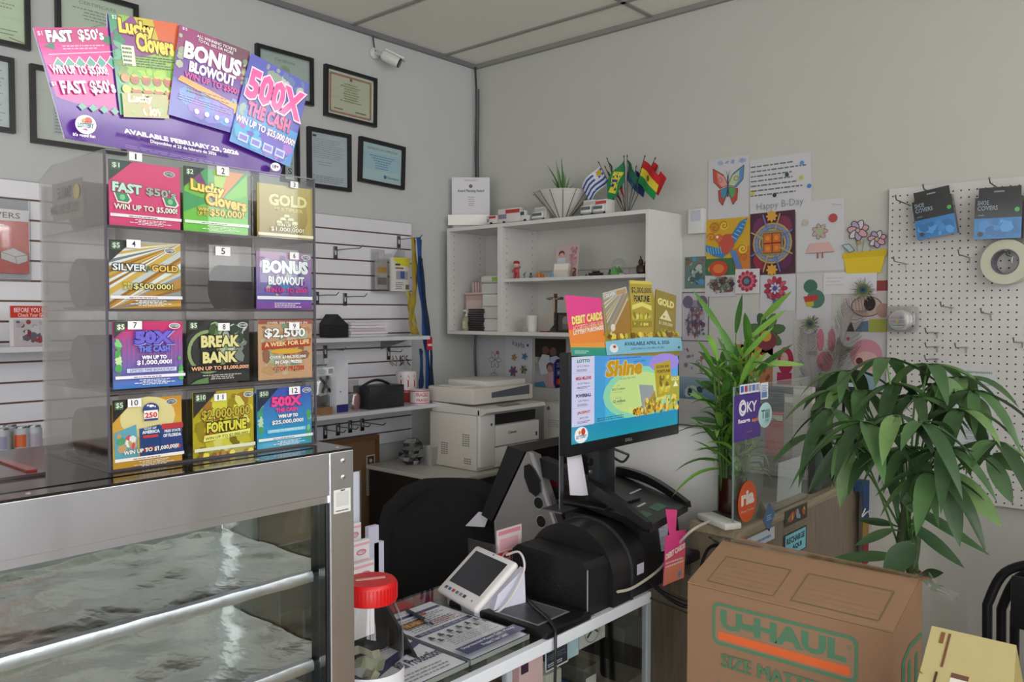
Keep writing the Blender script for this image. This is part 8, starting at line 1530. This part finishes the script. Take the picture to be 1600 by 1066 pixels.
# long outer leaflets seen against the board and the wall
for px0, py0, px1, py1, dy, w_ in ((1478, 735, 1500, 850, -.2, .05), (1490, 740, 1567, 820, -.16, .055), (1545, 715, 1583, 785, -.1, .045), (1550, 712, 1602, 735, -.05, .045), (1470, 590, 1518, 640, .05, .05), (1515, 620, 1550, 662, .1, .05), (1335, 680, 1262, 765, -.15, .05), (1330, 690, 1312, 790, -.12, .05), (1320, 600, 1265, 640, .1, .045), (1420, 790, 1548, 862, -.1, .03), (1425, 820, 1508, 884, -.15, .035), (1425, 800, 1398, 745, -.05, .03), (1428, 850, 1380, 900, -.22, .07), (1400, 870, 1300, 868, -.02, .035), (1395, 828, 1335, 850, -.05, .03), (1440, 900, 1475, 893, -.12, .03), (1395, 820, 1340, 810, .0, .025)):
    a, b = ay(px0, py0, MT.y + dy), ay(px1, py1, MT.y + dy * 1.2); leaf(fo, a, b - a, V3((.1, -.9, .5)), (b - a).length, w_, .05, R.choice(GL), n=8, fold=.15); c_ = MT + V3((0, 0, min(1.18, max(.9, a.z - .05)))); st.tube([c_, c_.lerp(a, .5) + V3((0, 0, .02)), a], .0028, 'leaf', '#5f8a48', 5)
st.build('stem', t); fo.build('foliage', t)
m = MB(); m.tube([MT + V3((.032 * cos(a), .032 * sin(a), .99)) for a in [2 * pi * k / 16 for k in range(16)]], .004, 'satin', '#b03a30', 6, closed=True); m.tube([MT + V3((-.02, -.035, .99)), MT + V3((-.055, -.045, 1.0))], .003, 'satin', '#b03a30', 5); m.build('red_tie', t)

# ================================================================== MOVING BOX
x0, x1, yf = ay(1074, 1000, -1.62).x, ay(1395, 1000, -1.62).x, -1.62; ZT = (ay(1074, 915, yf).z + ay(1395, 986, yf).z) / 2; D_ = .2; Z0 = .40
t = thing('moving_box', 'large brown U-HAUL cardboard box with green and orange print and raised top flaps', 'box', ((x0 + x1) / 2, yf + D_ / 2, Z0))
KB = '#92725a'
m = MB(); m.box((x0, yf, Z0), (x1, yf + D_, ZT), 'cardboard', KB)
ct_ = m.build('carton', t, smooth=False)
yr = yf + .175; zr = ZT + .062
m = MB(); m.prism([(x0, yf - .0005, ZT + .001), (x1, yf - .0005, ZT + .001), (x1 + .0, yr, zr), (x0 + .0, yr, zr + .0)], (0, 0, .004), 'cardboard', '#94755b'); tf_ = m.build('top_flap', t, smooth=False)
m = MB(); m.prism([(x0 + .012, yr + .012, zr - .002), (x1 - .005, yr + .012, zr - .002), (x1 + .012, yf + D_ + .02, zr - .006), (x0 + .02, yf + D_ + .02, zr - .0)], (0, 0, .004), 'cardboard', '#977558'); m.build('top_flap', t, smooth=False)
m = MB(); m.prism([(x1 + .0005, yf + .002, ZT), (x1 + .0005, yf + D_ - .002, ZT), (x1 + .0005, yf + D_ - .002, zr - .002), (x1 + .0005, yr, zr - .002)], (-.004, 0, 0), 'cardboard', KB); m.build('side_flap', t, smooth=False); m = MB(); m.prism([(x0 - .0005, yf + .002, ZT), (x0 - .0005, yf + D_ - .002, ZT), (x0 - .0005, yf + D_ - .002, zr - .002), (x0 - .0005, yr, zr - .002)], (.004, 0, 0), 'cardboard', KB); m.build('side_flap', t, smooth=False)
m = MB(); m.box((x0 + .005, yr - .004, zr - .01), (x1 - .002, yr + .012, zr - .0015), 'matte', '#5a3f34'); m.build('seam', t, smooth=False)
m = MB(); R = random.Random(8); g = [[V3((x1 - .01 + .02 * i, yr - .02 + .012 * j + R.uniform(-.004, .004), zr + .006 - .008 * i * (i > 1) + R.uniform(-.004, .006))) for j in range(6)] for i in range(5)]; m.sheet(g, 'plastic_film', '#fff'); g = [[V3((x0 + .01 + (x1 - x0 - .02) * i / 12, yr - .012 + .012 * j, zr + .0048 + R.uniform(0, .0015))) for j in range(4)] for i in range(13)]; m.sheet(g, 'plastic_film', '#fff'); g = [[V3((x0 + .01 - .012 * i, yr - .012 + .01 * j, zr + .005 + R.uniform(-.002, .004))) for j in range(4)] for i in range(4)]; m.sheet(g, 'plastic_film', '#fff'); m.build('packing_tape', t)
# print
GRN, ORG, LG_ = '#4f7a5c', '#d9622c', '#66684a'
fw = x1 - x0; FZ = ZT - .55
cv = Cv((x0, yf - .0006, FZ), (fw, 0, 0), (0, 0, .55), base=None, mat='matte'); 
def rrect(c, u0, v0, u1, v1, r, col):
    pts = []; ry = r / c.a
    for cu, cvv, a0 in ((u1 - r, v1 - ry, 0), (u0 + r, v1 - ry, 90), (u0 + r, v0 + ry, 180), (u1 - r, v0 + ry, 270)):
        for k in range(6): a = radians(a0 + 18 * k); pts.append((cu + r * cos(a), cvv + ry * sin(a)))
    c.poly(pts, col)
def pv(py, px=1235): return (ay(px, py, yf).z - FZ) / .55
def pu(px, py=1000): return (ay(px, py, yf).x - x0) / fw
L0, L1, T0, B0 = pu(1113), pu(1341, 1010), pv(939, 1113), pv(1004, 1113)
rrect(cv, L0, B0, L1, T0, .035, GRN); rrect(cv, L0 + .016, B0 + .014, L1 - .016, T0 - .014, .026, KB)
s_ = T0 - B0; cv.rect(L0 + .035, B0 + s_ * .13, L1 - .035, B0 + s_ * .32, ORG)
w0 = L0 + .045; w1 = L1 - .05; cv.text('U-HAUL', w0, B0 + s_ * .4, w1, B0 + s_ * .86, GRN, .05).ring(w1 + .01, B0 + s_ * .75, .008, .003, GRN)
# stretch the hyphen of the wordmark towards its neighbours
cv.rect(w0 + (w1 - w0) * .17, B0 + s_ * .58, w0 + (w1 - w0) * .3, B0 + s_ * .66, GRN)
cv.mb.build('logo_print', ct_, smooth=False); cv.mb = MB(); [cv.text('SIZE MATTERS', pu(1127) + q, pv(1041, 1127), pu(1304, 1050) + q, pv(1020, 1127), GRN, 0) for q in (0, .0025, .005, .0075)]; cv.mb.build('slogan_print', ct_, smooth=False); cv.mb = MB()
cv.greek(pu(1122), pv(1056, 1122) - .03, pu(1150), pv(1056, 1122) - .015, 1, GRN, 3, .5).poly([(pu(1122), .42), (pu(1152), .42), (pu(1137), .475)], GRN).text('LARGE', .15, .2, .5, .3, GRN, .04).rect(.15, .1, .85, .13, ORG)
cv.mb.build('front_print', ct_, smooth=False)
fl = V3((0, yr - yf, zr - ZT)); cv = Cv(V3((x0, yf - .0005, ZT + .0054)), V3((fw, 0, 0)), fl, base=None, mat='cardboard', eps=.0002)
for u0, u1 in ((.09, .44), (.53, .93)):
    cv.line([(u0, .1), (u1, .1), (u1, .66), (u0, .66)], .004, LG_, True)
    for k in range(1, 6): cv.line([(u0 + .01, .1 + .56 * k / 6), (u1 - .01, .1 + .56 * k / 6)], .0016, '#8a7a54')
cv.mb.build('flap_print', tf_, smooth=False)
cv = Cv((x1 + .0006, yf, FZ), (0, D_, 0), (0, 0, .55), base=None, mat='cardboard'); cv.poly([(.3, .55), (1, .55), (1, .9), (.55, .9), (.3, .86)], GRN).poly([(.4, .57), (1, .57), (1, .88), (.58, .88), (.4, .85)], KB).rect(.45, .61, 1, .67, ORG).rect(.5, .7, .6, .84, GRN).rect(.75, .7, .85, .84, GRN).rect(.5, .7, .85, .73, GRN); cv.mb.build('side_print', ct_, smooth=False)
m = MB(); m.box((x0 - .02, yf - .04, 0), (x1 + .02, yf + .3, Z0 - .001), 'cardboard', '#a88058', bev=.004); single('support_carton', m, 'plain brown carton on the floor carrying the big moving box', 'box', smooth=False)
# yellow carton
A_, B_ = ay(1456, 978, -1.78), ay(1588, 1010, -1.78); dn = V3((-.045, -.10, -.30)); 
t = thing('yellow_carton', 'pale yellow cardboard carton with a white hand hole at the lower right picture edge', 'box', A_ + dn)
m = MB(); Bt = V3((B_.x, B_.y, A_.z)); m.prism([A_, Bt, Bt + dn + V3((.05, 0, 0)), A_ + dn], (0, .15, -.19), 'cardboard', '#b5a877', side='#a3955f'); m.build('carton', t, smooth=False)
U_, V_ = Bt - A_, -dn; nn = U_.cross(V_).normalized(); cv = Cv(A_ + dn + nn * .0006, U_, V_, base=None, mat='cardboard'); cv.N = nn
cv.rect(.37, .5, .58, .78, '#d8d4c8').rect(.37, .76, .58, .785, '#6a4a3c').line([(.16, .92), (.16, .98)], .05, '#7a5234').line([(.24, .8), (.24, .98)], .03, '#6a4a34').line([(.2, .7), (.2, .77)], .03, '#4a3428').line([(.17, .55), (.17, .68)], .006, '#6a5a40').line([(-.0, .75), (.04, .74)], .01, '#4a3a28'); cv.mb.build('print', t, smooth=False)
b0 = A_ + dn; m = MB(); m.box((b0.x - .01, b0.y + .0, 0), (b0.x + .27, b0.y + .17, b0.z - .002), 'cardboard', '#a98a60'); single('floor_carton', m, 'plain carton standing on the floor under the yellow one', 'box', smooth=False)
# stacked chairs
for k in range(3):
    t = thing('stacking_chair', 'black tubular stacking chair at the right picture edge, ' + ['lowest of the stack', 'middle of the stack', 'topmost of the stack'][k], 'chair', (2.98, -.5 - .06 * k, 0), group='stacked chairs at the right edge')
    xl = 2.70 - .018 * k; xr = xl + .46; yb = -.42 - .10 * k; zt = .93 + .035 * k - .03 * (2 - k) * 0; z0 = .0 + .07 * k
    P = [(xl, yb + .06, z0 + .001 if k == 0 else z0), (xl, yb + .02, .45 + z0), V3((xl, yb, zt - .15)), V3((xl + .045, yb, zt - .045)), V3((xl + .15, yb, zt)), V3((xr - .15, yb, zt)), V3((xr - .045, yb, zt - .045)), V3((xr, yb, zt - .15)), (xr, yb + .02, .45 + z0), (xr, yb + .06, z0)]
    m = MB(); m.tube(P[:2] + smooth_path(P[2:8]) + P[8:], .0135, 'satin', '#151419', 10); m.build('back_frame', t)
    m = MB(); m.box((xl + .03, yb - .38, .43 + z0), (xr - .03, yb + .0, .465 + z0), 'leather', '#1d1c20', bev=.012); m.build('seat', t)
    m = MB(); m.box((xl + .06, yb - .012, zt - .2), (xr - .06, yb + .004, zt - .05), 'leather', '#1d1c20', bev=.006); m.build('backrest', t)
    for x_ in (xl + .02, xr - .02): m = MB(); m.tube([(x_, yb - .36, .44 + z0), (x_, yb - .40, z0 + .012 if k else .012)], .011, 'satin', '#151419', 8); m.build('leg', t)
